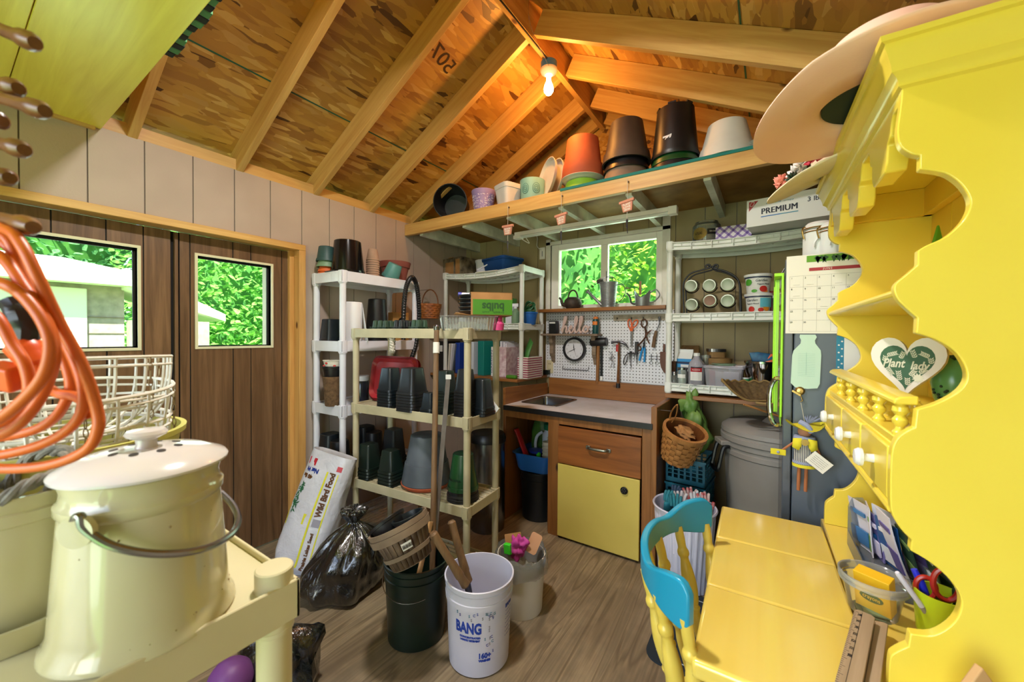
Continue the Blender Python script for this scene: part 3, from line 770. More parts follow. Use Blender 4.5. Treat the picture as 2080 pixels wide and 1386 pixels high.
# --- low tray
zl = .484
sqstack('toothed low stack', 750, .085, 4, .125, .16, 'pot_darkgreen', .02, z=zl)
sqstack('stack by the grey pot', 795, .07, 5, .12, .135, 'pot_darkgreen', .02, z=zl)
sqstack('rear stack behind dark green ones', 800, .25, 5, .13, .20, 'pot_blueblack', .022, z=zl)
p = bat(868, .175, zl)
pot('saucer', 'terracotta saucer under the large grey pot', 'saucer', p, .152, .14, .028, 'terracotta', 0, .012)
pot('plant_pot', 'large weathered grey pot upside down on a terracotta saucer', 'pot', p+Vector((0, 0, .03)), .146, .098, .285, 'pot_grey', 1, .12, lip=.006, n=48)
p = bat(942, .12, zl)
stack('nursery_pot', 'round black pot', 'short pile under the green pot', 'black pots under the green pot', p, 3, .014, .088, .07, .05, 'pot_black', .014)
o = thing('nursery_pot', 'green nursery pot with a cream grower label upside down at the post', 'pot', p+Vector((0, 0, .06)))
MB().lathe([(r, .2-z) for r, z in pot_prof(.086, .058, .2, .022)], 36).build('pot_wall', 'pot_green', o)
b = MB(); A0 = [R(lerp(-165, -30, k/14)) for k in range(15)]
b.loft([[((.0832-.028*z/.2+.0012+e)*math.cos(a), (.0832-.028*z/.2+.0012+e)*math.sin(a), z) for z, e in ((.045, 0), (.085, 0), (.085, .001), (.045, .001))] for a in A0]); b.build('label', 'off_white', o)
txt('MONROVIA', .02, T(0, 0, .064) @ RZ(-12), 'ink_black', o, cyl=.0785, fit=.12)
# lidded bin behind
plain('steel', '#9a9a9c', .25, 1, c2='#77777a', ns=3); plain('steel_dark', '#55565a', .3, 1)
p = at(992, Y=2.28)
o = thing('trash_can', 'round stainless trash can with a black lid behind the beige shelving', 'trash can', (p.x, p.y, 0))
MB().lathe([(0, 0), (.125, 0), (.128, .02), (.128, .64), (0, .64)], 40).build('body', 'steel', o)
MB().lathe([(0, .64), (.134, .64), (.135, .67), (.12, .7), (0, .715)], 40).build('lid', 'pot_black', o)

# ================================================================ IN THE CORNER SHELVING
def cat_(x, y_, z): return at(x, Y=y_, z=z)
ct = 2.0
plain('camo_dark', '#241c14', .7, c2='#8a7a60', ns=14)
p = cat_(934, 2.93, ct-.008-.02)
o = thing('carton', 'dark patterned open carton under the joists atop the corner shelving', 'carton', p, -8)
MB().box(-.14, .14, -.11, .11, 0, .19).build('body', 'camo_dark', o)
MB().box(-.09, .03, -.1115, -.1095, .01, .15).box(.06, .12, -.1115, -.1095, .03, .17).build('cardboard_panel', 'cardboard', o)
MB().box(-.06, .0, -.1, -.02, .19, .2).build('flap', 'cardboard', o)
p = cat_(984, 2.98, ct-.02)
pot('bucket', 'small white bucket beside the blue bin atop the corner shelving', 'bucket', p, .09, .078, .15, 'plastic_white', 0, .02)
glass('bin_blue', '#4a7ab8', .3, .15, .45, '#2f62a8'); plain('bin_rim', '#24549c', .4)
p = cat_(1020, 2.93, ct-.012)
o = thing('storage_bin', 'translucent blue storage bin with white things inside atop corner shelving', 'bin', p, -14)
b = MB(); b.loft([[(x, y, z) for x, y in rrect(.27+a, .21+a, .03, 5)] for z, a in ((0, 0), (.10, .035), (.102, .05), (.12, .052))], cap=False); b.add([(x, y, 0) for x, y in rrect(.27, .21, .03, 5)], [tuple(range(24))]); b.build('tub', 'bin_blue', o, solid=.003)
MB().tube([(x, y, .12) for x, y in rrect(.325, .265, .04, 5)], .006, 6, True).build('rim', 'bin_rim', o)
o = MB().box(-.09, .03, -.07, .06, .004, .075).build('folded_cloth', 'paper_white', None, .015); o.matrix_world = T(*p) @ RZ(-14); tag(o, 'white folded cloth inside the blue bin', 'cloth')
o = MB().box(.05, .11, -.06, .05, .004, .085).build('packet', 'pot_sage', None, .01); o.matrix_world = T(*p) @ RZ(-14); tag(o, 'pale green packet inside the blue bin', 'packet')
o = MB().box(-.14, .1, -.225, -.19, -.018, -.012).build('paper', 'off_white'); o.matrix_world = T(*p); tag(o, 'loose paper edge under the blue bin', 'paper')
p0 = cat_(968, 2.80, ct+.01); p1 = cat_(1002, 2.86, ct+.09)
tag(MB().tube([p0, p1], .006, 8).build('stick', 'plastic_white'), 'white stick leaning between the bucket and the blue bin', 'stick')
cm = 1.507
p = cat_(1036, 2.95, cm)
o = thing('box', 'slim green and white product box on the corner shelving', 'box', p, -6)
plain('box_green', '#3f7a34', .5); MB().box(-.05, .05, -.03, .03, 0, .24).build('body', 'plastic_white', o, .002)
MB().box(-.0505, -.03, -.031, .031, .02, .2405).box(-.051, .051, -.031, .031, .19, .241).build('green_print', 'box_green', o)
p = cat_(1047, 2.84, cm)
o = thing('spray_bottle', 'clear spray bottle with a white trigger beside the green box', 'spray bottle', p, 20)
MB().lathe([(0, 0), (.034, 0), (.036, .01), (.036, .11), (.014, .14), (0, .14)], 24).build('bottle', 'pot_sage', o)
MB().box(-.05, .025, -.012, .012, .155, .185).box(-.012, .012, -.012, .012, .138, .16).box(-.042, -.034, -.006, .006, .11, .156).build('trigger_head', 'plastic_white', o, .004)
plain('pot_blue', '#1f5fae', .35); plain('hose_green', '#1c5a30', .5)
p = cat_(1076, 2.90, cm)
pot('flower_pot', 'small blue pot holding a coil of green hose', 'pot', p, .066, .05, .11, 'pot_blue', 0, .016)
b = MB()
for k in range(4): b.tube([(p.x+(.05-.004*k)*math.cos(a), p.y+(.05-.004*k)*math.sin(a)*.8, cm+.115+.012*k+.05*max(0, math.sin(a+k))) for a in [2*PI*j/24 for j in range(24)]], .007, 6, True)
b.tube([(p.x+.055*math.cos(a), p.y, cm+.12+.075*math.sin(a)) for a in [PI*j/14 for j in range(15)]], .007, 6)
tag(b.build('garden_hose', 'hose_green'), 'coil of thin green hose stuffed in the blue pot', 'hose')
# binders and magazines on the ledge
cl = 1.0525
plain('binder_blue', '#1d3f9a', .45); plain('binder_teal', '#137a72', .45); plain('binder_white', '#c9d2dc', .45); plain('mag_pink', '#b08a92', .6, c2='#d8c8c8', ns=25); plain('violet_ink', '#4b3f7a', .6)
def upright(name, label, cat, x, y_, w, d, h, mat, rz=0, tilt=0, child=None, group=None):
    o = thing(name, label, cat, cat_(x, y_, cl), rz, group)
    MB().box(-w/2, w/2, -d/2, d/2, 0, h).build('body', mat, o, .003, rot=(0, R(tilt), 0))
    return o
o = upright('binder', 'black ring binder standing at the end of the ledge row', 'binder', 914, 2.88, .06, .25, .3, 'pot_black', 0)
MB().box(-.02, .02, -.1265, -.1255, .2, .26).build('spine_label', 'label_white', o)
for k, (x, tl) in enumerate(((926, 3), (930, 5), (935, 8))):
    upright('magazine', ['grey magazine beside the black binder', 'white magazine in the leaning group', 'lavender magazine next to the blue folder'][k], 'magazine', x, 2.86, .012, .22, .28, ['off_white', 'plastic_white', 'pot_grey'][k], 0, tl)
upright('folder', 'blue folder standing between magazines and the white binder', 'folder', 946, 2.88, .05, .24, .29, 'binder_blue')
upright('binder', 'white binder standing between blue folder and teal binder', 'binder', 975, 2.88, .05, .25, .3, 'binder_white')
upright('binder', 'teal binder standing between the white binder and magazine files', 'binder', 996, 2.87, .075, .25, .31, 'binder_teal', -6)
o = upright('book', 'purple lettered book beside the teal binder', 'book', 1013, 2.86, .022, .2, .26, 'label_white')
txt('GARDEN', .02, frame((0, -.101, .13), (0, 0, 1), (-1, 0, 0)), 'violet_ink', o, fit=.2)
o = upright('magazine_file', 'pink floral magazine file on the ledge by the beige end post', 'magazine file', 1036, 2.87, .09, .25, .26, 'mag_pink')
MB().box(-.035, -.02, -.1, .1, .25, .31).box(0, .012, -.1, .1, .25, .3).box(.022, .03, -.1, .1, .25, .29).build('paper_sheet', 'plastic_white', o)
plain('stripe_red', '#8e2f4c', .6)
o = upright('magazine_file', 'red and white striped magazine file at the corner shelving post', 'magazine file', 1077, 2.86, .1, .24, .18, 'off_white')
b = MB()
for k in range(9): b.box(-.0515, .0515, -.1215, .1215, .012+k*.019, .021+k*.019)
b.build('stripe', 'stripe_red', o)
MB().add([(-.04, -.1, .15), (.035, -.1, .15), (.04, -.02, .3), (0, .0, .34), (-.04, -.03, .22)], [(0, 1, 2, 3, 4)]).build('green_magazine', 'box_green', o, solid=.006)
p = cat_(1040, 2.70, cl); o = MB().box(-.05, .05, -.02, .02, 0, .03).build('glove', 'carton_green', None, .012, seg=3); o.location = p; tag(o, 'bright green folded glove on the ledge edge', 'glove')

# ================================================================ LONG TOOLS LEANING ON THE SHELVING
plain('tape_white', '#d9d6cc', .6); plain('grey_wood', '#77706a', .7, c2='#5d5650', ns=9)
a = PZ(876, 1116, .33); top = bat(887, -.045, 1.452); P0 = Vector((a.x, a.y, .33)); 
foot = Vector((-1.335, 1.325, .03))
o = thing('long_tool', 'brown wooden tool handle with a steel cap leaning on the beige shelf', 'tool', (0, 0, 0))
MB().tube([foot, top], .0145, 14).build('handle', 'old_wood', o)
MB().tube([top+Vector((0, 0, -.012)), top+Vector((0, 0, .008)), top+Vector((0, 0, .016))], [.0165, .019, .013], 14).build('cap', 'steel', o)
d = (top-foot); q0 = foot+d*.945; q1 = foot+d*.905
MB().tube([q0, q1], .0175, 14).build('tape', 'tape_white', o)
tp = bat(911, -.03, 1.19); ft = Vector((-1.40, 1.37, .03))
MB_ = MB().tube([ft, tp], .0165, 4)
o = thing('long_tool', 'squared weathered grey tool handle leaning at a slant on the beige shelf', 'tool', (0, 0, 0)); MB_.build('handle', 'grey_wood', o, .002)
MB().tube([tp+Vector((0, 0, -.01)), tp+Vector((0, 0, .012))], .02, 4).build('end_cap', 'label_white', o)
# ================================================================ ON THE FLOOR IN MID ROOM
plain('bucket_white', '#d4d4e6', .35, c2='#cacade', ns=4); plain('bucket_green', '#0a1710', .35, c2='#0f2017', ns=9); plain('ink_blue', '#1b3fa8', .5); plain('ink_teal', '#3f8aa8', .5); plain('scuff', '#8f8a94', .6)
plain('bucket_inner', '#aaa4a8', .6, c2='#8f888c', ns=18)
def bucket(label, p, mat, rt=.152, rb=.131, h=.37, name='bucket'):
    o = thing(name, label, 'bucket', p)
    k = lambda z: lerp(rb, rt-.006, z/h)
    prof = [(0, 0), (rb*.95, 0), (rb, .006), (k(h-.085), h-.085), (k(h-.085)+.005, h-.084), (k(h-.06)+.005, h-.062), (k(h-.06), h-.06), (k(h-.035), h-.036), (k(h-.035)+.004, h-.035), (k(h-.028)+.004, h-.028), (k(h-.028), h-.026), (k(h-.012), h-.012), (rt, h-.011), (rt+.001, h-.002), (rt-.003, h), (rt-.006, h-.001), (rb-.004, .008), (0, .008)]
    MB().lathe(prof, 64).build('pail', mat, o); return o
o = bucket('white pail lettered BANG with wooden handles standing in it', (-1.06, 1.345, 0), 'bucket_white')
cy = lambda z: lerp(.131, .146, z/.37)
txt('BANG', .062, T(0, 0, .213) @ RZ(19), 'ink_blue', o, cyl=cy(.213), cone=.04, fit=.112, bold=.0025)
txt('CONCENTRATED', .010, T(0, 0, .176) @ RZ(22), 'ink_blue', o, cyl=cy(.176), cone=.04, fit=.09, bold=.0008)
txt('LAUNDRY DETERGENT', .010, T(0, 0, .163) @ RZ(22), 'ink_blue', o, cyl=cy(.163), cone=.04, fit=.085, bold=.0008)
txt('160+', .030, T(0, 0, .098) @ RZ(48), 'ink_blue', o, cyl=cy(.098), cone=.04, fit=.05, bold=.0015)
txt('WASHES', .012, T(0, 0, .078) @ RZ(48), 'ink_blue', o, cyl=cy(.078), cone=.04, fit=.05, bold=.001)
txt('BANG', .026, T(0, 0, .272) @ RZ(99), 'ink_blue', o, cyl=cy(.272), cone=.04, fit=.05, bold=.001)
b = MB()
for k in range(7): txt('~ ~~~ ~~', .012, T(0, 0, .25-.018*k) @ RZ(99), 'ink_blue', o, name='fine_print', cyl=cy(.25-.018*k), cone=.04, fit=.045)
rnd = random.Random(3)
for k in range(26):
    a, z = rnd.choice([rnd.uniform(-6, 62), rnd.uniform(48, 66)]), rnd.choice([rnd.uniform(.25, .275), rnd.uniform(.1, .26)])
    if z < .25 and a < 46: z = rnd.uniform(.252, .278)
    txt(rnd.choice('SCGSCS'), .016, T(0, 0, z) @ RZ(a), rnd.choice(['ink_teal', 'ink_blue', 'scuff']), o, name='printed_mark', cyl=cy(z), cone=.04)
for lab, tp_, bt in (('wooden lopper handle leaning outward over the white pail rim', (878, 1082, 1.60), (948, 1192, 1.63)), ('upright wooden lopper handle at the back of the white pail', (916, 1058, 1.72), (952, 1185, 1.68))):
    P, Q = CAM+ray(*tp_[:2])*tp_[2], CAM+ray(*bt[:2])*bt[2]
    o = thing('lopper_handle', lab, 'tool handle', (0, 0, 0), group='lopper handles in the white pail')
    d = Q-P
    MB().tube([P, P+d*.03, P+d*.2, P+d*.55, P+d*.8, P+d*.83, P+d*.97, Q], [.012, .0185, .017, .0165, .0195, .017, .0195, .012], 16).build('grip', 'old_wood', o)
    e = Vector((-1.05, 1.345, .03))
    MB().tube([Q-d*.02, Q+(e-Q)*.5, e], [.011, .010, .008], 8, flat=.6).build('metal_arm', 'steel_dark', o)
# dark green pail with pots and basket
o = bucket('dark green pail holding a tilted bushel basket and black pots', (-1.384, 1.277, 0), 'bucket_green')
b = MB().tube([(.155*math.cos(R(a)), .155*math.sin(R(a)), .30-.06*math.sin(R(a+155))) for a in range(-155, -20, 9)], .002, 6); b.build('wire_bail', 'steel', o)
plain('bushel', '#6a5642', .7, c2='#4e3d2e', ns=20); plain('bushel_band', '#86735e', .7, c2='#6e5c4a', ns=9)
def tilted(px_, d, rx, ry): P = CAM+ray(*px_)*d; return T(*P) @ RY(ry) @ RX(rx)
Mx = tilted((838, 1138), 1.60, 6, -26)
o = thing('bushel_basket', 'small wooden bushel basket with a price sticker tilted in the green pail', 'basket', M=Mx)
b = MB()
for k in range(26):
    a = 2*PI*k/26; b.add([(.082*math.cos(a+q), .082*math.sin(a+q), 0) for q in (-.11, .11)]+[(.118*math.cos(a+q), .118*math.sin(a+q), .16) for q in (.11, -.11)], [(0, 1, 2, 3)])
b.build('slats', 'bushel', o, solid=.002)
MB().lathe([(.12, .112), (.123, .112), (.127, .14), (.119, .14)], 40).lathe([(.119, .142), (.123, .142), (.125, .162), (.117, .162)], 40).lathe([(.095, .04), (.1, .04), (.103, .056), (.096, .056)], 40).build('band', 'bushel_band', o)
MB().lathe([(0, .003), (.083, .003), (.083, -.002), (0, -.002)], 30).build('bottom', 'bushel', o)
A0 = [R(a) for a in range(-46, -22, 3)]
MB().loft([[((.103+.022*(z-.05)/.1+e)*math.cos(a), (.103+.022*(z-.05)/.1+e)*math.sin(a), z) for z, e in ((.068, 0), (.096, 0), (.096, .001), (.068, .001))] for a in A0]).build('price_sticker', 'label_white', o)
b = MB()
for k in range(11):
    a = R(-44+1.9*k); b.box(-.0009-.0004*(k % 3), .0009, 0, .001, .074, .09, RZ(math.degrees(a)+90) @ T(0, -.1125, 0))
b.build('bar_code', 'ink_black', o)
pot('nursery_pot', 'small black pot set in the bushel basket mouth', 'pot', None, .08, .06, .1, 'pot_black', 0, .014, M=Mx @ T(-.045, 0, .085) @ RY(-16))
pot('nursery_pot', 'dark pot beside the small one in the bushel basket', 'pot', None, .062, .048, .1, 'pot_blueblack', 0, .014, M=Mx @ T(.05, .01, .075) @ RY(4))
p = Vector((-1.30, 1.33, .0)); 
o = MB().tube([Vector((-1.345, 1.22, .2)), PZ(875, 1060, .50)], .016, 8, flat=.5).build('brush_handle', 'wood_stick'); tag(o, 'pale flat wooden brush handle upright in the green pail', 'tool handle')
plain('trowel_orange', '#c85a24', .4); o = MB().tube([PZ(852, 1128, .36), PZ(872, 1116, .40)], .011, 8).build('trowel_grip', 'trowel_orange'); tag(o, 'orange grip poking out under the bushel basket', 'tool handle')
# lined pail with gloves
o = thing('bucket', 'off white lined pail full of gloves and scraps behind the lettered pail', 'bucket', (-1.068, 1.706, 0))
MB().lathe([(0, 0), (.108, 0), (.11, .006), (.122, .25), (.126, .251), (.126, .262), (.122, .262), (.124, .285), (.120, .285), (.107, .008), (0, .008)], 48).build('pail', 'off_white', o)
glass('film', '#eef0f0', .45, .12, .22, '#d8dad8')
rnd = random.Random(11); rings = []
for k, (r, z) in enumerate(((.105, .18), (.118, .27), (.128, .3), (.136, .28), (.138, .22), (.134, .2))):
    rings.append([((r+rnd.uniform(-.006, .006))*math.cos(2*PI*j/40), (r+rnd.uniform(-.006, .006))*math.sin(2*PI*j/40), z+rnd.uniform(-.012, .012)) for j in range(40)])
MB().loft(rings, cap=False).build('plastic_liner', 'film', o, sm=50)
plain('glove_pink', '#b02f86', .7, c2='#c8489c', ns=18); plain('lime', '#3fd02c', .5); plain('tan_card', '#b98a66', .8)
def blob(name, label, cat, p, sx, sy, sz, mat, seed=1, M=None, amp=.25, group=None):
    rnd = random.Random(seed); from mathutils import noise
    b = MB(); rings = []
    for i in range(17):
        t_ = PI*i/16; ring = []
        for j in range(28):
            a = 2*PI*j/28; d = Vector((math.sin(t_)*math.cos(a), math.sin(t_)*math.sin(a), -math.cos(t_)))
            k = 1+amp*noise.noise(d*1.7+Vector((seed*3.1, 0, 0)))*1.4+amp*.6*noise.noise(d*4.5+Vector((0, seed, 0)))
            ring.append((d.x*sx*k, d.y*sy*k, d.z*sz*k))
        rings.append(ring)
    b.loft(rings); o = b.build(name, mat, sm=80); o.matrix_world = (M or T(*p)); return tag(o, label, cat, group)
blob('glove', 'crumpled pink glove on top of the lined pail', 'glove', (-1.085, 1.685, .31), .034, .03, .055, 'glove_pink', 4, amp=.5)
blob('glove', 'folded tip of a pink glove beside the tan card', 'glove', (-1.055, 1.70, .34), .03, .02, .03, 'glove_pink', 9, amp=.5)
o = MB().box(-.02, .02, -.012, .012, 0, .05).build('sponge', 'lime', None, .003); o.matrix_world = T(-1.115, 1.655, .285) @ RY(-6); tag(o, 'bright green sponge block beside the pink glove', 'sponge')
o = MB().prism(rrect(.06, .1, .014), -.002, .002).build('card', 'tan_card'); o.matrix_world = T(-1.01, 1.735, .335) @ RZ(30) @ RX(60) @ RZ(-25); tag(o, 'tan rounded card leaning out of the lined pail', 'card')
o = MB().prism(rrect(.09, .07, .004), -.002, .002).build('card', 'cardboard'); o.matrix_world = T(-1.14, 1.74, .31) @ RZ(25) @ RX(62) @ RZ(12); tag(o, 'brown cardboard piece at the back of the lined pail', 'card')
# black garbage bag
def _bag():
    t = NT('bag_black'); v = t.coord((1, 1, .5)); t.bump(t.noise(v, 22, 4, .6, 1.2), .55, .02); t.out('#070807', .2, 0, .8); t.b.inputs['Coat Weight'].default_value = 1; t.b.inputs['Coat Roughness'].default_value = .12
_bag()
def bag():
    from mathutils import noise
    b = MB(); prof = [(.0, .0), (.16, .0), (.225, .03), (.245, .1), (.225, .2), (.17, .30), (.09, .37), (.035, .405), (.03, .42), (.05, .445), (.075, .48), (.06, .50), (.02, .49)]
    P = spline([(r, z, 0) for r, z in prof], 4); rings = []
    for i, q in enumerate(P):
        ring = []
        for j in range(96):
            a = 2*PI*j/96; f = min(1, max(0, (q.y-.12)/.28)); pl = .16*f*math.sin(a*15+3*math.sin(a*2))*min(1, q.x/.06)
            k = 1+.2*noise.noise(Vector((math.cos(a)*1.6, math.sin(a)*1.6, q.y*5)))+pl*.55+.10*noise.noise(Vector((math.cos(a)*5, math.sin(a)*5, q.y*16)))
            ring.append((q.x*k*math.cos(a)+.05*f, q.x*k*math.sin(a), q.y+.012*noise.noise(Vector((math.cos(a)*4, math.sin(a)*4, q.y*9+5)))*(1 if q.y > .02 else 0)))
        rings.append(ring)
    b.loft(rings); return b
o = bag().build('garbage_bag', 'bag_black', sm=60, sub=1); o.location = (-1.955, 1.285, 0); o.rotation_euler = (0, 0, .5); o.scale = (.86, .86, .9); tag(o, 'knotted black garbage bag on the floor before the beige shelving', 'garbage bag')
# bird seed sack
def _sack():
    t = NT('sack_white'); v = t.coord(); t.bump(t.noise(v, 13, 4, .6, .8), .6, .012); t.out(t.mix(t.ramp(t.noise(v, 5, 4), [(.35, 0.), (.7, 1.)]), '#cfcdd2', '#b4b2b8'), .35)
_sack()
plain('print_red', '#b3212c', .5); plain('print_yellow', '#cfc81e', .5); plain('print_brown', '#7a4a1c', .5); plain('print_green', '#1f5a34', .5); plain('seed', '#b59a6a', .9, c2='#4d4236', ns=120, bump=.6, bs=200)
a0, a1 = PZ(548, 1158, 0), PZ(640, 1168, 0)
rt = (Vector(a1)-Vector(a0)); rt.z = 0; rt.normalize(); dp = Vector((-rt.y, rt.x, 0))
if dp.dot(_F) < 0: dp = -dp
SM = frame(Vector(a0)*.5+Vector(a1)*.5+dp*.03+rt*.01, rt, dp)
SM = SM @ RX(-12) @ RY(13)
o = thing('seed_sack', 'white printed sack of wild bird food leaning on the narrow white shelving', 'sack', M=SM)
from mathutils import noise as _nz
W2, D2, HH = .162, .085, .70
def sk(a, z):
    q = z/HH; sx = W2*(1-.10*q-.18*max(0, .12-q)/.12); sy = D2*(1-.35*q+.25*math.sin(PI*q))*(1 if q > .04 else .8)
    c, s = math.cos(a), math.sin(a); e = .72
    x, y = math.copysign(abs(c)**e, c)*sx, math.copysign(abs(s)**e, s)*sy
    n = 1+.05*_nz.noise(Vector((c*2, s*2, z*7)))+.02*_nz.noise(Vector((c*7, s*7, z*19)))
    return Vector((x*n, y*n, z))
rings = [[sk(2*PI*j/72, HH*i/40) for j in range(72)] for i in range(41)]
top = [[(p.x*.97, p.y*.9, HH-.01) for p in rings[-1]], [(p.x*.95, p.y*.85, HH-.06) for p in rings[-1]]]
MB().loft(rings+top, cap=True).build('sack_body', 'sack_white', o, sm=60)
MB().lathe([(0, -.03), (.06, -.028), (.11, -.012), (.12, -.02)], 30, T(0, 0, HH-.035), sx=1.2, sy=.45).build('seed_fill', 'seed', o)
def sfront(u, z, e=.002):                 # u from -1 (left) to 1 (right) across the front face
    a = -PI/2+u*.95; p = sk(a, z); return Vector((p.x, p.y-e, p.z))
def sband(pts, mat, name, wz=1):
    b = MB(); b.loft([[sfront(u0, z), sfront(u1, z), sfront(u1, z, .001), sfront(u0, z, .001)] for u0, u1, z in pts]); b.build(name, mat, o)
def bandu(u0, u1, z0, z1, n=12): return [(lerp(*u0, k/n), lerp(*u1, k/n), lerp(z0, z1, k/n)) for k in range(n+1)]
for u in (.12, .62): sband(bandu((u-.03, u-.03+.0), (u+.03, u+.03), .05, .60, 20), 'print_yellow', 'yellow_stripe')
sband(bandu((-.95, -.95), (-.35, -.35), .61, .652, 4), 'print_red', 'red_top_print'); sband(bandu((.45, .45), (.75, .75), .615, .645, 4), 'print_red', 'red_top_print')
sband(bandu((-.05, -.05), (.62, .62), .285, .345, 5), 'print_yellow', 'yellow_panel'); sband(bandu((.22, .22), (.56, .56), .292, .335, 5), 'scuff', 'picture_panel')
sband(bandu((-1.0, -1.0), (-.85, -.85), .25, .36, 5), 'print_yellow', 'yellow_panel')
def stext(s, u, z, size, mat, length, rot=90, bold=.0015):
    me = letters(s, size, bold=bold); xs = [v.co.x for v in me.vertices]; q = length/(max(xs)-min(xs))
    for v in me.vertices:
        x, y = v.co.x*q, v.co.y
        if rot == 90: zz, uu = z+x, u-y/W2*.95
        else: zz, uu = z-y, u-x/W2*.95
        v.co = sfront(uu, zz, .003)
    me.materials.clear(); me.materials.append(M_[mat]); c = bpy.data.objects.new('lettering', me); COL.objects.link(c); c.parent = o
stext('Wild Bird Food', .37, .475, .06, 'print_brown', .255, bold=.003)
stext('Prairie Lakes Seed', .37, .15, .034, 'print_brown', .21)
stext('Net Wt', -.45, .585, .036, 'ink_blue', .12, 180); stext('40 lbs', -.55, .545, .03, 'print_brown', .10, 180, .002)
b = MB(); rnd = random.Random(4)
for k in range(46):
    z = rnd.uniform(.34, .5); u = -.62+rnd.uniform(-.16, .16)*(1-abs(z-.42)/.12); q = rnd.random()*6.28; l = rnd.uniform(.02, .04)
    p0 = sfront(u, z, .003); p1 = sfront(u+l*math.cos(q)/W2, z+l*math.sin(q)*1.0, .004); n_ = Vector((-(p1.z-p0.z), 0, p1.x-p0.x)).normalized()*.004
    b.add([p0, (p0+p1)/2+n_, p1, (p0+p1)/2-n_], [(0, 1, 2, 3)])
b.build('pine_print', 'print_green', o)
p = PZ(640, 1180, .004)
o = MB().box(-.17, .12, -.12, .12, 0, .008).build('door_mat', 'camo_dark'); plain('mat_print', '#7c8894', .9, c2='#5f4038', ns=30); o.data.materials[0] = M_['mat_print']; o.location = (p.x-.02, p.y+.04, .001); o.rotation_euler = (0, 0, .5); tag(o, 'patterned floor mat edge under the seed sack', 'mat')
# ================================================================ SINK CABINET
t = thing('sink_cabinet', 'cedar cabinet with one drawer, a yellow door and an open bay', 'cabinet', (0, 0, 0))
FY = 2.446
b = MB()
b.box(-1.705, -1.68, FY, 3.165, 0, .85)                       # left side
b.box(-1.325, -1.30, FY+.02, 3.15, 0, .80)                      # bay partition
b.box(-.655, -.60, FY, FY+.022, 0, .85)                        # right stile
b.box(-1.31, -1.228, FY, FY+.022, 0, .80)                      # middle stile
b.box(-1.68, -.655, FY, FY+.022, .795, .852)                   # top rail
b.box(-1.68, -.60, 3.145, 3.16, 0, .80)                         # back
b.box(-1.30, -.60, FY+.03, 3.14, .03, .05)
b.build('carcass', 'cedar_z', t, .002)
MB().box(-.60, -.565, FY-.012, 3.17, 0, .985).build('end_panel', 'cedar_z', t, .004)
d = MB().box(-1.226, -.657, FY-.018, FY+.003, .53, .786).build('drawer', 'drawer_wood', t, .003)
plain('pewter', '#8e938c', .35, 1)
h = MB().tube(spline([(-1.0, FY-.022, .675), (-.985, FY-.045, .675), (-.93, FY-.05, .675), (-.875, FY-.045, .675), (-.86, FY-.022, .675)], 6), [.006+.004*math.sin(PI*k/24) for k in range(25)], 8)
h.cb((-1.0, FY-.022, .675), (.03, .01, .022)).cb((-.86, FY-.022, .675), (.03, .01, .022)); h.build('handle', 'pewter', d, .002)
plain('door_yellow', '#cdb95c', .38, c2='#c4b054', ns=3)
d = MB().box(-1.226, -.662, FY-.02, FY-.001, .018, .524).build('cupboard_door', 'door_yellow', t, .004)
k_ = MB()
for k in range(6):
    a = k*PI/3; k_.ball((-.755+.011*math.cos(a), FY-.032, .443+.011*math.sin(a)), .0085, 10)
k_.ball((-.755, FY-.034, .443), .007, 10); k_.tube([(-.755+.02*math.cos(a), FY-.03, .443+.02*math.sin(a)) for a in [2*PI*j/20 for j in range(20)]], .004, 6, True); k_.tube([(-.755, FY-.02, .443), (-.755, FY-.03, .443)], .007)
k_.build('knob', 'pot_black', d)
# worktop with sink
plain('laminate', '#dcd8dc', .3, c2='#c4bebb', ns=5); plain('edge_black', '#17171a', .4)
t = thing('worktop', 'white laminate worktop with a black edge and a small steel sink', 'worktop', (0, 0, 0))
X0, X1, Y0, Y1 = -1.69, -.59, FY-.022, 3.15; sx0, sx1, sy0, sy1 = -1.645, -1.335, 2.61, 2.985
b = MB()
b.box(X0, X1, Y0+.012, sy0, .855, .882).box(X0, X1, sy1, Y1, .855, .882).box(X0, sx0, sy0, sy1, .855, .882).box(sx1, X1, sy0, sy1, .855, .882)
b.build('slab', 'laminate', t)
MB().box(X0, X1, Y0, Y0+.012, .847, .8825).build('edge_band', 'edge_black', t, .001)
b = MB(); cx, cy = (sx0+sx1)/2, (sy0+sy1)/2
lv = [(.33, .395, .884), (.325, .39, .887), (.29, .355, .885), (.283, .348, .875), (.265, .33, .76), (.22, .28, .745), (.05, .05, .74)]
b.loft([[(cx+x, cy+y, z) for x, y in rrect(w_, d_, .035 if w_ > .1 else .02, 6)] for w_, d_, z in lv], cap=False)
b.add([(cx+x, cy+y, .74) for x, y in rrect(.05, .05, .02, 6)], [tuple(range(28))])
b.build('sink_basin', 'steel', t, solid=.001)
tag(MB().box(-1.682, -.60, 3.135, 3.162, .884, 1.032).build('backsplash_board', 'cedar_x', None, .003), 'knotty cedar backsplash board behind the worktop under the pegboard', 'backsplash')
tag(MB().prism([(2.45, .853), (3.134, .885), (3.134, .985), (2.45, 1.012)], -1.712, -1.69, Matrix(((0, 0, 1, 0), (1, 0, 0, 0), (0, 1, 0, 0), (0, 0, 0, 1)))).build('side_splash_board', 'cedar_y', None, .002), 'cedar board at the sink end of the worktop', 'backsplash')
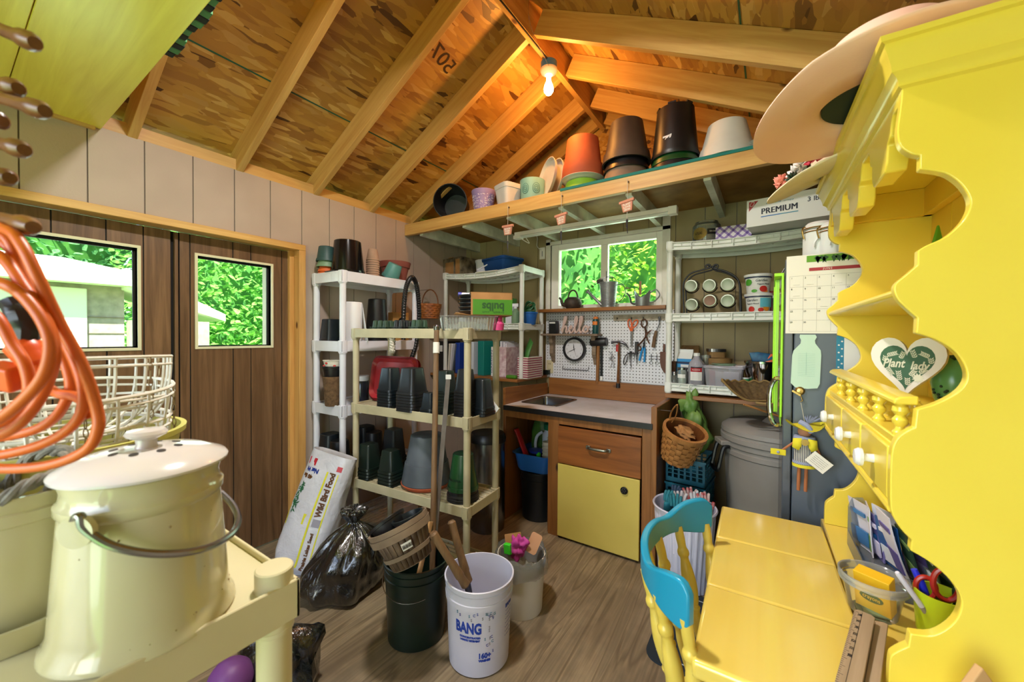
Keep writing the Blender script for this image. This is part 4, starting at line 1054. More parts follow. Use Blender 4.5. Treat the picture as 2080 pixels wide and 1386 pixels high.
# --- in the open bay
plain('tub_blue', '#2a6fc4', .35); plain('bucket_black', '#101418', .4, c2='#161c22', ns=7)
o = thing('bucket', 'black bucket in the open cabinet bay under a blue dish pan', 'bucket', (-1.505, 2.66, 0))
k = lambda z: lerp(.13, .145, z/.37)
MB().lathe([(0, 0), (.13, 0), (k(.29), .29), (k(.29)+.005, .292), (k(.31)+.005, .31), (k(.31), .312), (.147, .362), (.15, .364), (.15, .372), (.14, .37), (.128, .01), (0, .01)], 48).build('pail', 'bucket_black', o)
o = thing('dish_pan', 'blue dish pan full of garden supplies on the black bucket', 'dish pan', (-1.505, 2.665, .376), 3)
b = MB(); q = [(.25, .27, 0), (.27, .29, .02), (.305, .325, .13), (.335, .355, .135), (.335, .355, .14), (.30, .32, .137), (.262, .28, .012), (.24, .26, .008)]
b.loft([[(x, y, z) for x, y in rrect(w_, d_, .05, 6)] for w_, d_, z in q]); b.build('tub', 'tub_blue', o)
zp = .387
plain('red_plastic', '#b01f22', .3); plain('sack_green', '#3f6a1f', .5, c2='#2a4a18', ns=14); plain('lid_green', '#1c6a4a', .4); plain('jug_white', '#c4cadc', .4); plain('lid_blue', '#1d2f8f', .35)
o = MB().tube([(-1.56, 2.60, zp+.03), (-1.665, 2.57, zp+.29)], [.03, .028], 12, flat=.5).build('hand_tool', 'red_plastic', None, .004); tag(o, 'red plastic scoop handle leaning out of the blue dish pan', 'scoop')
o = blob('fertilizer_bag', 'green bag standing at the back of the blue dish pan', 'bag', (-1.55, 2.76, zp+.19), .085, .035, .185, 'sack_green', 6, amp=.12)
o = thing('jug', 'white plastic jug with a green lid in the blue dish pan', 'jug', (-1.43, 2.74, zp))
MB().lathe([(0, 0), (.078, 0), (.082, .01), (.082, .24), (.065, .27), (.065, .3), (0, .3)], 36).build('body', 'jug_white', o)
MB().lathe([(0, .285), (.07, .285), (.072, .29), (.072, .325), (.05, .34), (0, .34)], 36).build('lid', 'lid_green', o)
MB().tube(spline([(-.075, -.03, .26), (-.115, -.05, .22), (-.125, -.05, .13), (-.08, -.03, .08)], 6), .012, 8).build('handle', 'jug_white', o)
b = MB(); A0 = [R(a) for a in range(-120, -40, 8)]
for z in (.14, .155, .17, .185): b.loft([[(.0825*math.cos(a), .0825*math.sin(a), zz) for zz in (z, z+.006)]+[(.083*math.cos(a), .083*math.sin(a), zz) for zz in (z+.006, z)] for a in A0])
b.build('label_print', 'scuff', o)
o = thing('twine_roll', 'roll of white twine at the front of the blue dish pan', 'twine', (-1.405, 2.60, zp+.10))
pts = [(.035*math.cos(i*.5), .035*math.sin(i*.5), .0042*i/2) for i in range(56)]
MB().tube(pts, .0045, 6).lathe([(0, 0), (.034, 0), (.034, .12), (0, .12)], 24).build('twine', 'rope_white', o)
MB().tube(spline([(0, 0, .12), (.01, .0, .15), (.02, 0, .14), (.015, .01, .16), (.0, 0, .15)], 5), .004, 6).build('loose_end', 'rope_white', o)
o = thing('tub', 'blue lidded tub between the red handle and the twine', 'tub', (-1.50, 2.60, zp))
MB().lathe([(0, 0), (.045, 0), (.05, .13), (0, .13)], 28).build('body', 'pot_blueblack', o); MB().lathe([(0, .128), (.056, .128), (.057, .145), (0, .15)], 28).build('lid', 'lid_blue', o)
o = MB().box(-.014, .014, -.012, .012, 0, .14).build('bottle', 'lime', None, .004); o.location = (-1.462, 2.57, zp); tag(o, 'slim green bottle beside the roll of twine', 'bottle')

# ================================================================ PEGBOARD WALL
PYY = 3.172
t_ = MB().box(-1.735, -.62, PYY, YB-.001, 1.033, 1.622).build('pegboard', 'pegboard_white'); tag(t_, 'white perforated pegboard over the worktop under the window', 'pegboard')
def pb(x, y, d=0): p = PY(x, y, PYY-d); return p
# small shelf with bracket
p0, p1 = pb(1104, 675, .06), pb(1219, 674, .06)
o = thing('wall_shelf', 'small rustic wooden shelf on the pegboard over the clock', 'shelf', (0, 0, 0))
zs = 1.432
MB().box(p0.x, p1.x, PYY-.12, PYY-.001, zs-.018, zs).build('board', 'rustic_board', o, .003)
for xx in (p0.x+.075, p1.x-.06):
    MB().prism([(0, 0), (.075, 0), (.06, -.07), (.045, -.09), (.05, -.16), (.02, -.2), (0, -.25)], -.018, .018, frame((xx, PYY-.001, zs-.018), (0, -1, 0), (0, 0, 1))).build('bracket', 'rustic_board', o, .003)
x_ = pb(1125, 650, .06).x
o = thing('speaker_box', 'small black box with a white strip at the end of the rustic shelf', 'box', (x_, PYY-.06, zs))
MB().box(-.036, .036, -.03, .03, 0, .115).build('body', 'pot_black', o, .004); MB().box(-.028, .028, -.031, -.029, .09, .105).build('white_strip', 'label_white', o)
# hello sign: one continuous script stroke
plain('sign_pink', '#dcc0b8', .45)
P = [(0, .02), (.02, .06), (.045, .115), (.05, .15), (.038, .155), (.03, .12), (.022, .06), (.014, .0), (.022, .04), (.045, .065), (.055, .045), (.05, .01), (.065, .005), (.085, .035), (.105, .05), (.1, .065), (.088, .06), (.083, .03), (.092, .004), (.112, .008), (.14, .07), (.155, .125), (.15, .155), (.138, .14), (.134, .08), (.136, .02), (.15, .003), (.17, .03), (.198, .105), (.2, .15), (.188, .15), (.18, .1), (.178, .03), (.19, .003), (.205, .015), (.222, .05), (.24, .06), (.23, .064), (.215, .045), (.216, .015), (.234, .003), (.252, .02), (.254, .05), (.242, .063), (.25, .05), (.275, .055)]
pts = spline([(x*1.0, 0, y*.9) for x, y in P], 5); x_ = pb(1139, 660, .06).x
b = MB().tube([(x, 0, z) for x, _, z in pts], .0085, 8, flat=1.0)
b.v = [(x, y*1.25, z) for x, y, z in b.v]
o = b.build('hello_sign', 'sign_pink'); o.location = (x_, PYY-.055, zs+.0085); tag(o, 'pink script hello sign standing on the rustic shelf', 'sign')
plain('can_teal', '#10484a', .35); plain('orange_print', '#e07a2c', .5)
x_ = pb(1210, 660, .06).x
o = thing('spray_can', 'teal aerosol can with an orange top beside the hello sign', 'spray can', (x_, PYY-.06, zs))
MB().lathe([(0, 0), (.026, 0), (.027, .003), (.027, .115), (.022, .125), (0, .125)], 28).build('body', 'can_teal', o)
MB().lathe([(0, .12), (.02, .12), (.02, .138), (.012, .145), (0, .145)], 24).build('cap', 'orange_print', o)
b = MB(); b.loft([[(.0275*math.cos(R(a)), .0275*math.sin(R(a)), z) for z in (.075, .105)]+[(.0278*math.cos(R(a)), .0278*math.sin(R(a)), z) for z in (.105, .075)] for a in range(-140, -30, 10)]); b.build('label', 'orange_print', o)
# clock
plain('clock_face', '#dcdce4', .4)
c = pb(1165.5, 710, .03)
o = thing('wall_clock', 'round black rimmed wall clock hanging on the pegboard', 'clock', M=frame((c.x, PYY-.001, c.z), (1, 0, 0), (0, 0, 1)))
MB().lathe([(0, .0), (.105, 0), (.108, .01), (.102, .04), (.095, .045), (.088, .035), (.086, .02), (0, .02)], 56).build('rim', 'edge_black', o)
MB().lathe([(0, .019), (.087, .019), (.087, .0215), (0, .0215)], 48).build('face', 'clock_face', o)
for k in range(12):
    a = PI/2-(k+1)*PI/6; txt(str(k+1), .02, T(.07*math.cos(a), .07*math.sin(a), .022), 'scuff', o, name='numeral')
for a, l, w_ in ((97, .05, .0035), (206, .062, .0025)):
    MB().prism([(-.015, -w_*.6), (l*.5, -w_), (l, -w_*.4), (l, w_*.4), (l*.5, w_), (-.015, w_*.6)], .0235, .0248, RZ(a)).build('hand', 'ink_black', o)
MB().prism([(-.02, -.0008), (.07, -.0006), (.07, .0006), (-.02, .0008)], .0252, .0258, RZ(-70)).build('hand', 'ink_black', o)
MB().lathe([(0, .022), (.004, .022), (.004, .027), (0, .027)], 16).build('pin', 'ink_black', o)
# wire rack under clock
a, b_ = pb(1142, 750, .02), pb(1194, 756, .02)
o = MB().tube([(a.x, PYY-.002, a.z+.03), (a.x, PYY-.012, a.z), (b_.x, PYY-.012, a.z), (b_.x, PYY-.002, a.z+.03)], .003, 6)
for k in range(12): o.tube([(lerp(a.x, b_.x, k/11), PYY-.012, a.z), (lerp(a.x, b_.x, k/11), PYY-.022, a.z+.008)], .0015, 5)
tag(o.build('wire_hook_rail', 'steel_dark'), 'thin empty wire hook rail on the pegboard under the clock', 'hook rail')
def peg(o, p): MB().tube([(p.x, PYY, p.z), (p.x, PYY-.045, p.z), (p.x, PYY-.047, p.z+.008)], .0025, 6).build('hook', 'steel', o)
# outlet and dark plug
p = pb(1117, 745)
o = thing('power_outlet', 'cream power outlet plate at the corner of the pegboard', 'outlet', (p.x, PYY, p.z))
plain('outlet_cream', '#cfc4a0', .45); MB().box(-.035, .035, -.006, 0, -.06, .06).build('plate', 'outlet_cream', o, .003)
MB().box(-.009, -.005, -.0068, -.005, .02, .034).box(.005, .009, -.0068, -.005, .02, .034).box(-.009, -.005, -.0068, -.005, -.034, -.02).box(.005, .009, -.0068, -.005, -.034, -.02).build('slot', 'ink_black', o)
o = MB().box(-.055, .01, -.035, -.007, -.072, -.03).build('plug', 'lid_green', None, .006); o.location = (p.x, PYY, p.z); o.data.materials[0] = M_['pot_darkgreen']; tag(o, 'dark green plug block at the outlet', 'plug')
# mallet
p = pb(1216, 695, .04)
o = thing('mallet', 'black rubber mallet with a wooden handle hanging on the pegboard', 'mallet', (p.x, PYY-.035, p.z))
MB().lathe([(0, -.07), (.032, -.07), (.036, -.064), (.036, .064), (.032, .07), (0, .07)], 28, RY(86)).build('head', 'edge_black', o)
MB().tube([(-.005, 0, -.03), (-.008, 0, -.2), (-.012, 0, -.355)], [.013, .014, .012], 12).build('handle', 'cedar_z', o)
o = thing('chisel', 'black handled rasp hanging behind the mallet handle', 'rasp', (p.x+.018, PYY-.012, p.z))
MB().box(-.009, .009, -.006, .006, -.29, -.03).build('blade', 'pot_black', o, .002); MB().box(-.01, .01, -.007, .007, -.325, -.29).build('tip', 'label_white', o)
# claw hammer
p = pb(1257, 696, .04)
o = thing('claw_hammer', 'claw hammer with a wooden handle and red collar on the pegboard', 'hammer', (p.x, PYY-.04, p.z))
MB().tube([(0, 0, 0), (0, 0, -.17), (-.002, 0, -.30), (-.002, 0, -.36)], [.011, .012, .016, .015], 12, flat=.75).build('handle', 'peg_wood', o)
MB().tube([(-.002, 0, -.335), (-.002, 0, -.372)], [.0165, .017], 12).build('grip_end', 'edge_black', o)
MB().tube([(-.062, 0, .0), (-.058, 0, .0), (-.035, 0, .003), (.0, 0, .004), (.03, 0, .0), (.06, 0, -.018), (.08, 0, -.045)], [.014, .014, .009, .012, .011, .008, .003], 10, flat=1).build('head', 'steel_dark', o)
MB().tube([(-.008, -.002, -.018), (-.01, -.002, -.075)], [.0135, .0135], 10).build('red_collar', 'red_plastic', o)
# floral hook rail with tools
plain('rail_cream', '#a89c88', .5, c2='#847a68', ns=40)
a, c = pb(1246, 645, .01), pb(1346, 652, .01)
zr = (a.z+c.z)/2+.012
o = thing('hook_rail', 'cream patterned hook rail across the top of the pegboard', 'hook rail', (0, 0, 0))
MB().box(a.x, -.645, PYY-.012, PYY, zr-.026, zr+.026).build('rail', 'rail_cream', o, .002)
for x in (1283, 1307, 1338, 1254):
    q = pb(x, 648, .02); MB().tube([(q.x, PYY-.01, zr), (q.x, PYY-.03, zr-.012), (q.x, PYY-.032, zr+.004)], .0028, 6).build('hook', 'steel_dark', o)
plain('fiskar_orange', '#d8602a', .35)
def loop(b, cx, cz, rx, rz, r, y=0, tilt=0):
    b.tube([(cx+rx*math.cos(a)*math.cos(tilt)-rz*math.sin(a)*math.sin(tilt), y, cz+rx*math.cos(a)*math.sin(tilt)+rz*math.sin(a)*math.cos(tilt)) for a in [2*PI*j/22 for j in range(22)]], r, 7, True)
q = pb(1283, 653, .03)
o = thing('scissors', 'orange handled scissors hanging by a loop from the hook rail', 'scissors', (q.x, PYY-.028, zr-.02))
b = MB(); loop(b, -.016, -.03, .014, .036, .005, 0, .1); loop(b, .026, -.03, .016, .034, .005, 0, -.55); b.tube([(-.012, 0, -.065), (-.004, 0, -.09)], .0075, 8).tube([(.01, 0, -.06), (0, 0, -.09)], .0075, 8); b.build('handle', 'fiskar_orange', o)
MB().prism([(-.009, -.085), (.006, -.085), (.004, -.2), (-.002, -.225), (-.007, -.2)], -.003, .003, frame((0, 0, 0), (1, 0, 0), (0, 0, 1))).build('blade', 'steel', o)
q = pb(1308, 655, .03)
plain('rust', '#4a3022', .6, .6, c2='#5e3c26', ns=40)
o = thing('garden_shears', 'old rusty sheep shears hanging open from the hook rail', 'shears', (q.x, PYY-.028, zr-.02))
b = MB(); loop(b, 0, -.028, .022, .032, .0055); b.tube(spline([(.008, 0, -.058), (.014, 0, -.1), (.01, 0, -.14), (-.03, 0, -.19), (-.05, 0, -.2)], 6), .0065, 8); loop(b, -.038, -.225, .016, .022, .0045, 0, .5)
b.build('handle', 'rust', o)
MB().prism([(.008, -.12), (.02, -.1), (.065, -.075), (.045, -.1), (.012, -.135)], -.004, .004, frame((0, 0, 0), (1, 0, 0), (0, 0, 1))).prism([(.005, -.12), (.018, -.12), (.045, -.19), (.035, -.185)], -.006, -.002, frame((0, 0, 0), (1, 0, 0), (0, 0, 1))).build('blade', 'rust', o)
q = pb(1338, 650, .03)
o = thing('weeder', 'hand weeder with a worn wooden handle hanging at the rail end', 'weeder', (q.x, PYY-.028, zr-.012))
MB().tube(spline([(.012, 0, -.01), (.008, 0, .012), (.0, 0, 0), (.004, 0, -.04), (-.018, 0, -.1)], 5), .004, 7).build('shank', 'steel_dark', o)
MB().tube([(-.018, 0, -.095), (-.03, 0, -.15), (-.04, 0, -.225)], [.011, .013, .013], 10).build('handle', 'old_wood', o)
# tool holder block with small tools
q = pb(1287, 717, .03)
o = thing('tool_holder', 'black tool clip with small picks hanging on the pegboard', 'tool holder', (q.x, PYY-.02, q.z))
MB().box(-.05, .035, -.012, .012, -.012, .0).box(.008, .034, -.012, .012, .0, .09).box(-.035, -.015, -.006, .006, .0, .012).build('clip', 'edge_black', o, .003)
b = MB(); rnd = random.Random(2)
for x, l in ((-.04, .08), (-.03, .11), (-.02, .14), (.005, .07), (.018, .1), (.028, .09)): b.tube([(x, 0, 0), (x+rnd.uniform(-.004, .004), 0, -l)], [.003, .0012], 6)
b.tube(spline([(-.05, 0, -.01), (-.07, 0, -.03), (-.085, 0, -.075), (-.075, 0, -.1), (-.06, 0, -.07), (-.05, 0, -.03)], 5), .0035, 6)
b.build('pick', 'steel_dark', o)
q = pb(1303, 700, .03)
o = thing('pliers', 'needle nose pliers with bright blue grips on the pegboard', 'pliers', (q.x+.012, PYY-.02, q.z))
plain('grip_blue', '#1f8fd4', .4); MB().tube(spline([(.002, 0, -.02), (-.012, 0, -.05), (-.03, 0, -.13)], 5), .0075, 8).tube(spline([(.008, 0, -.02), (.012, 0, -.06), (.008, 0, -.14)], 5), .0075, 8).build('grip', 'grip_blue', o)
MB().tube([(.005, 0, -.03), (.005, 0, .0), (.008, 0, .045)], [.011, .01, .003], 8, flat=.6).build('jaw', 'steel_dark', o)
b = MB()
for x in (1241, 1244): q = pb(x, 730, .01); b.tube(spline([(q.x-.01, 0, q.z+.06), (q.x+.008, 0, q.z+.02), (q.x-.012, 0, q.z), (q.x+.012, 0, q.z-.02), (q.x-.006+.006*(x-1241), 0, q.z-.075)], 5), .0018, 5)
loop(b, q.x, q.z+.012, .02, .012, .0015); o = b.build('wire_hangers', 'steel'); o.location = (0, PYY-.014, 0); tag(o, 'bunch of bent wire hooks left of the hammer on the pegboard', 'wire hooks')
b = MB(); q = pb(1331, 727, .01)
for dx in (-.03, .012): b.tube([(q.x+dx, 0, q.z+.03), (q.x+dx, 0, q.z-.03)], .0018, 5); loop(b, q.x+dx, q.z-.042, .012, .012, .0018)
b.tube([(q.x-.05, 0, q.z-.01), (q.x+.035, 0, q.z-.01)], .0018, 5).tube([(q.x-.05, 0, q.z+.012), (q.x+.035, 0, q.z+.012)], .0018, 5); o = b.build('wire_loops', 'steel'); o.location = (0, PYY-.012, 0); tag(o, 'thin wire loops hanging under the weeder on the pegboard', 'wire hooks')
q = pb(1346, 715, .03); wood('red_wood', '#6e3a20', '#4e2612', 2, 1, knot=0)
o = MB().prism([(-.02, .0), (.03, .0), (.03, -.17), (.01, -.16), (-.012, -.12), (-.02, -.08)], -.01, .01, frame((q.x, PYY-.02, q.z), (1, 0, 0), (0, 0, 1))).prism([(0, 0), (.015, 0), (.015, .06), (0, .06)], -.008, .008, frame((q.x, PYY-.02, q.z), (1, 0, 0), (0, 0, 1))).build('hand_saw', 'red_wood', None, .003); tag(o, 'dark red wooden tool at the edge of the pegboard behind the shelving post', 'tool')

# ================================================================ WINDOW LEDGE
def wl(x, y_=3.11, z=1.651): return at(x, Y=y_, z=z)
plain('zinc', '#a4a7ab', .42, .7, c2='#8a8d91', ns=9); plain('iron', '#3c342e', .6, .5, c2='#51443a', ns=30, bump=.4)
o = thing('watering_can', 'dark squat iron teapot shaped can on the window ledge', 'watering can', wl(1163), 0)
MB().lathe([(0, 0), (.055, 0), (.072, .02), (.078, .045), (.07, .075), (.05, .095), (.03, .1), (.0, .1)], 32).build('body', 'iron', o)
MB().tube(spline([(-.065, 0, .03), (-.1, 0, .045), (-.112, 0, .08), (-.13, 0, .1)], 6), [.018]*6+[.014]*6+[.01]*7, 10).build('spout', 'iron', o)
MB().tube([(.045*math.cos(a), 0, .085+.075*math.sin(a)) for a in [PI*k/14 for k in range(15)]], .007, 8).build('handle', 'iron', o)
o = thing('watering_can', 'tall ribbed zinc watering can with a long spout on the ledge', 'watering can', wl(1235), 0)
prof = [(0, 0), (.055, 0)]
for k in range(1, 16): prof += [(.055+.018*k/16, .2*k/16-.004), (.0535+.018*k/16, .2*k/16)]
prof += [(.075, .2), (.075, .205), (.071, .2), (.052, .01), (0, .01)]
MB().lathe(prof, 36).build('body', 'zinc', o)
MB().tube([(-.055, 0, .02), (-.15, 0, .11), (-.175, 0, .135), (-.185, 0, .145)], [.014, .011, .013, .021], 12).build('spout', 'zinc', o)
MB().tube(spline([(.07, 0, .18), (.12, 0, .18), (.14, 0, .11), (.1, 0, .05), (.06, 0, .03)], 6), .0035, 6).tube(spline([(-.07, 0, .2), (-.04, .02, .25), (.03, .03, .25), (.07, 0, .2)], 6), .003, 6).build('handle', 'steel_dark', o)
b = MB().tube([(-.03, 0, .19), (-.06, 0, .245)], .004, 5).tube([(-.02, 0, .19), (-.02, 0, .3)], .003, 5).tube([(.03, 0, .19), (.035, .0, .25)], .003, 5).box(-.1, -.05, -.004, .004, .2, .235)
o2 = b.build('plant_markers', 'steel_dark'); o2.location = o.location; tag(o2, 'metal plant markers stuck in the tall zinc can', 'plant markers')
o = thing('watering_can', 'low zinc watering can with a dipped rim and thin curved spout', 'watering can', wl(1304), 0)
rings = []
for z, r in ((0, .05), (.002, .052), (1, .062)):
    rings.append([(r*math.cos(a), r*math.sin(a), (z if z < 1 else .095+.03*math.cos(2*a))) for a in [2*PI*j/36 for j in range(36)]])
rings += [[(x*.97, y*.97, z) for x, y, z in rings[-1]], [(x*.95/1.15, y*.95/1.15, .004) for x, y, z in rings[-1]]]
MB().loft(rings).build('body', 'zinc', o)
MB().tube(spline([(-.05, 0, .02), (-.085, 0, .03), (-.1, 0, .08), (-.125, 0, .11)], 6), .007, 8).build('spout', 'steel_dark', o)
MB().tube(spline([(.058, 0, .1), (.1, 0, .125), (.13, 0, .08), (.09, 0, .035), (.055, 0, .03)], 6), .005, 7).build('handle', 'zinc', o)
MB().box(-.008, .008, -.066, -.06, .085, .19).build('wood_grip', 'cedar_z', o)
# ================================================================ UNDER THE LOFT
a, c = Vector((-1.80, 2.75, 2.252)), Vector((-.53, 2.75, 2.252))
o = thing('strip_light', 'long thin white strip light under the loft joists', 'light', (0, 0, 0))
plain('diffuser', '#e4e6e4', .3)
MB().box(a.x, c.x, 2.725, 2.775, 2.245, 2.276).build('housing', 'white_vinyl', o, .003); MB().box(a.x+.05, c.x-.03, 2.73, 2.77, 2.228, 2.245).build('tube', 'diffuser', o, .006); MB().box(a.x-.01, a.x+.06, 2.722, 2.778, 2.222, 2.25).box(c.x-.05, c.x+.005, 2.72, 2.78, 2.225, 2.277).build('end_cap', 'white_vinyl', o, .003)
cable = [PY(1060, 486, 2.77), PY(1075, 494, 2.8), PY(1067, 478, 2.85), PY(1090, 480, 3.1), PY(1091, 500, 3.17), PY(1099, 508, 3.178)]
tag(MB().tube(spline(cable, 8), .0035, 6).build('cable', 'white_vinyl'), 'white cable looping from the strip light to the wall switch', 'cable')
p = PY(1102, 515, YB)
o = thing('wall_plate', 'white wall plate with a printed thermometer beside the window', 'wall plate', (p.x, YB, p.z)); MB().box(-.03, .03, -.006, 0, -.055, .055).build('plate', 'white_vinyl', o, .002); MB().box(-.004, .004, -.0066, -.005, -.03, .02).build('scale_print', 'scuff', o)
# hanging terracotta pot signs
plain('tag_terra', '#c4846c', .7); plain('bead_dark', '#26202a', .5)
for k, (x, lines, lab) in enumerate(((1030, ['BLOOM', 'WHERE', 'PLANTED'], 'terracotta pot sign reading BLOOM hanging from the loft beam'), (1138, ["LET'S", 'GROW', 'IN IT'], "terracotta pot sign reading LET'S GROW hanging from the loft beam"), (1271, ['PLANT', 'LOVE', 'GROW'], 'terracotta pot sign reading PLANT LOVE GROW hanging from the loft beam'))):
    yt = (442, 412, 388)[k]; p = at(x, Y=2.335, z=2.3); q = PY(x, (468, 446, 419)[k], 2.335)
    o = thing('pot_sign', lab, 'sign', (p.x, 2.335, q.z), (0, -6, -8)[k], 'hanging pot signs'); s_ = .92
    M0 = frame((0, 0, 0), (1, 0, 0), (0, 0, 1)) @ RZ((0, 6, 6)[k])
    MB().prism([(-.031*s_, -.035), (.031*s_, -.035), (.041*s_, .02), (-.041*s_, .02)], -.006, .006, M0).prism([(-.048, .02), (.048, .02), (.048, .037), (-.048, .037)], -.009, .009, M0).build('pot_shape', 'tag_terra', o, .003)
    for j, l in enumerate(lines): txt(l, .017, M0 @ T(0, .008-.016*j, .0065), 'off_white', o, fit=.05-.005*j, bold=.0006)
    MB().tube([(0, 0, .037), (0, 0, 2.36-q.z)], .0015, 5).tube([(0, 0, -.035), (0, 0, -.1)], .0015, 5).build('cord', 'rope_white', o)
    MB().ball((0, 0, -.085), .007, 10).tube([(0, 0, -.09), (-.003, 0, -.13)], [.007, .003], 6).tube([(.0, 0, -.1), (.004, 0, -.165)], [.004, .002], 5).build('tassel', 'bead_dark', o)
    MB().ball((0, .012, 2.345-q.z), .006, 8).build('nail', 'steel', o)
# ================================================================ ON THE LOFT
LZ = 2.388
plain('mat_teal', '#12706a', .8); plain('pot_lavender', '#9a86b8', .5); plain('pot_mint', '#8fbcaa', .5); plain('pot_lime', '#7fae2c', .5); plain('lace_white', '#d8d0e0', .6); plain('lace_dark', '#4c7468', .6)
m0 = at(1138, Y=2.37).x
tag(MB().box(m0, XR-.05, 2.349, 3.0, 2.3905, 2.397).box(m0, XR-.05, 2.347, 2.351, 2.380, 2.397).build('teal_mat', 'mat_teal'), 'teal mat lining the loft shelf under the big pots', 'mat')
def lf(x, y_, z=LZ): return at(x, Y=y_, z=z)
pot('nursery_pot', 'black pot lying on its side at the low end of the loft', 'pot', None, .14, .112, .25, 'pot_black', 0, .024, M=T(lf(915, 2.47).x, 2.50, LZ+.142) @ RZ(28) @ RX(96) @ T(0, 0, -.13))
p = lf(981, 2.47)
o = thing('flower_pot', 'lavender pot with a white lace pattern on the loft', 'pot', p); o.scale = (1.22, 1.22, 1.22)
MB().lathe(pot_prof(.08, .058, .14, .03, .003, .001), 36).build('pot_wall', 'pot_lavender', o)
b = MB(); rnd = random.Random(8)
for k in range(150):
    a, z = R(rnd.uniform(-190, 10)), rnd.uniform(.02, .105); r = lerp(.058, .0755, z/.11)+.0008; b.lathe([(0, 0), (.0032, 0), (.0032, .0012), (0, .0012)], 6, T(r*math.cos(a), r*math.sin(a), z) @ RZ(math.degrees(a)) @ RY(90))
b.build('lace_print', 'lace_white', o)
p = lf(1031, 2.47); pot('flower_pot', 'white square rimmed pot between the lavender and mint pots', 'pot', p, .088, .066, .165, 'pot_white', 0, .035, sq=5, rz=-20)
p = lf(1079, 2.47)
o = thing('flower_pot', 'mint green pot with dark medallions on the loft', 'pot', p); o.scale = (1.24, 1.24, 1.18)
MB().lathe([(0, 0), (.064, 0), (.067, .004), (.073, .13), (.0735, .134), (.069, .134), (.062, .006), (0, .006)], 40).build('pot_wall', 'pot_mint', o)
b = MB()
for a in (-150, -95, -40):
    for ra in (.022, .014, .007):
        b.tube([((.0705+.0005)*math.cos(R(a)+ra*math.cos(q)/.07), .071*math.sin(R(a)+ra*math.cos(q)/.07), .07+ra*math.sin(q)*1.4) for q in [2*PI*j/20 for j in range(20)]], .0014, 5, True)
b.build('medallion_print', 'lace_dark', o)
p = lf(1121, 2.49)
for k, lab in enumerate(('white round plant saucer leaning on edge against the orange pot', 'second white saucer leaning in front of the first one on the loft')):
    o = MB().lathe([(0, 0), (.115, 0), (.132, .006), (.146, .026), (.151, .026), (.139, .004), (.12, -.005), (0, -.005)], 48).build('saucer', 'pot_white'); o.matrix_world = T(p.x-.035*k, 2.54-.05*k, LZ+.152) @ RZ(-37) @ RX(82); tag(o, lab, 'saucer', 'white saucers on the loft')
zt = 2.397
p = lf(1180, 2.51, zt)
pot('flower_pot', 'lime green pot upside down at the base of the orange pot pile', 'pot', p, .132, .112, .07, 'pot_lime', 1, .02, n=48)
pot('saucer', 'white saucer between the lime pot and the orange pot', 'saucer', p+Vector((0, 0, .07)), .144, .122, .02, 'pot_white', 0, .008, n=48)
pot('flower_pot', 'large orange terracotta pot upside down on the loft', 'pot', p+Vector((0, 0, .091)), .140, .106, .275, 'terracotta', 1, .095, lip=.006, n=48)
p = lf(1268, 2.50, zt)
pot('flower_pot', 'tan brown pot at the base of the dark brown pot pile', 'pot', p, .146, .112, .14, 'pot_tan', 1, .03, n=48)
pot('flower_pot', 'black pot in the middle of the dark brown pot pile', 'pot', p+Vector((0, 0, .065)), .138, .11, .12, 'pot_black', 1, .03, n=48)
pot('flower_pot', 'dark brown pot with bands upside down topping its pile on the loft', 'pot', p+Vector((0, 0, .12)), .144, .1, .265, 'pot_brown', 1, .06, lip=.009, n=48)
p = lf(1366, 2.49, zt)
pot('nursery_pot', 'black pot at the base of the tall black pile on the loft', 'pot', p, .136, .112, .1, 'pot_black', 1, .03, n=48)
pot('nursery_pot', 'dark green pot inside the tall black pile on the loft', 'pot', p+Vector((0, 0, .03)), .133, .11, .1, 'pot_green', 1, .03, n=48)
o = thing('nursery_pot', 'tall glossy black pot with a white numeral topping its pile', 'pot', p+Vector((0, 0, .07))); o.scale = (1.1, 1.1, .95)
prof = [(r, .315-z) for r, z in pot_prof(.12, .094, .315, .03)]
MB().lathe(prof, 48).build('pot_wall', 'pot_black', o)
for k in range(6): MB().box(-.02, .02, -.094, -.084, .312, .322, RZ(60*k)).build('foot', 'pot_black', o)
txt("7'", .07, T(0, 0, .085) @ RZ(-14), 'plastic_white', o, cyl=.111, shear=.2, bold=.002)
p = lf(1470, 2.49, zt)
pot('flower_pot', 'large white grey pot upside down at the high end of the loft', 'pot', p, .145, .096, .205, 'pot_white', 1, .07, lip=.006, n=48)
for k in range(3):
    o = MB().lathe([(0, 0), (.12, 0), (.142, .014), (.147, .014), (.125, -.003), (0, -.003)], 44).build('saucer', 'pot_white'); q = lf(1556, 2.5, zt); o.matrix_world = T(q.x+.012*k, 2.52-.012*k, zt+.058+.012*k) @ RZ(-30) @ RX(20); tag(o, f'white saucer in the leaning stack beside the pink hat, {ORD[2-k]}', 'saucer', 'saucers beside the pink hat')
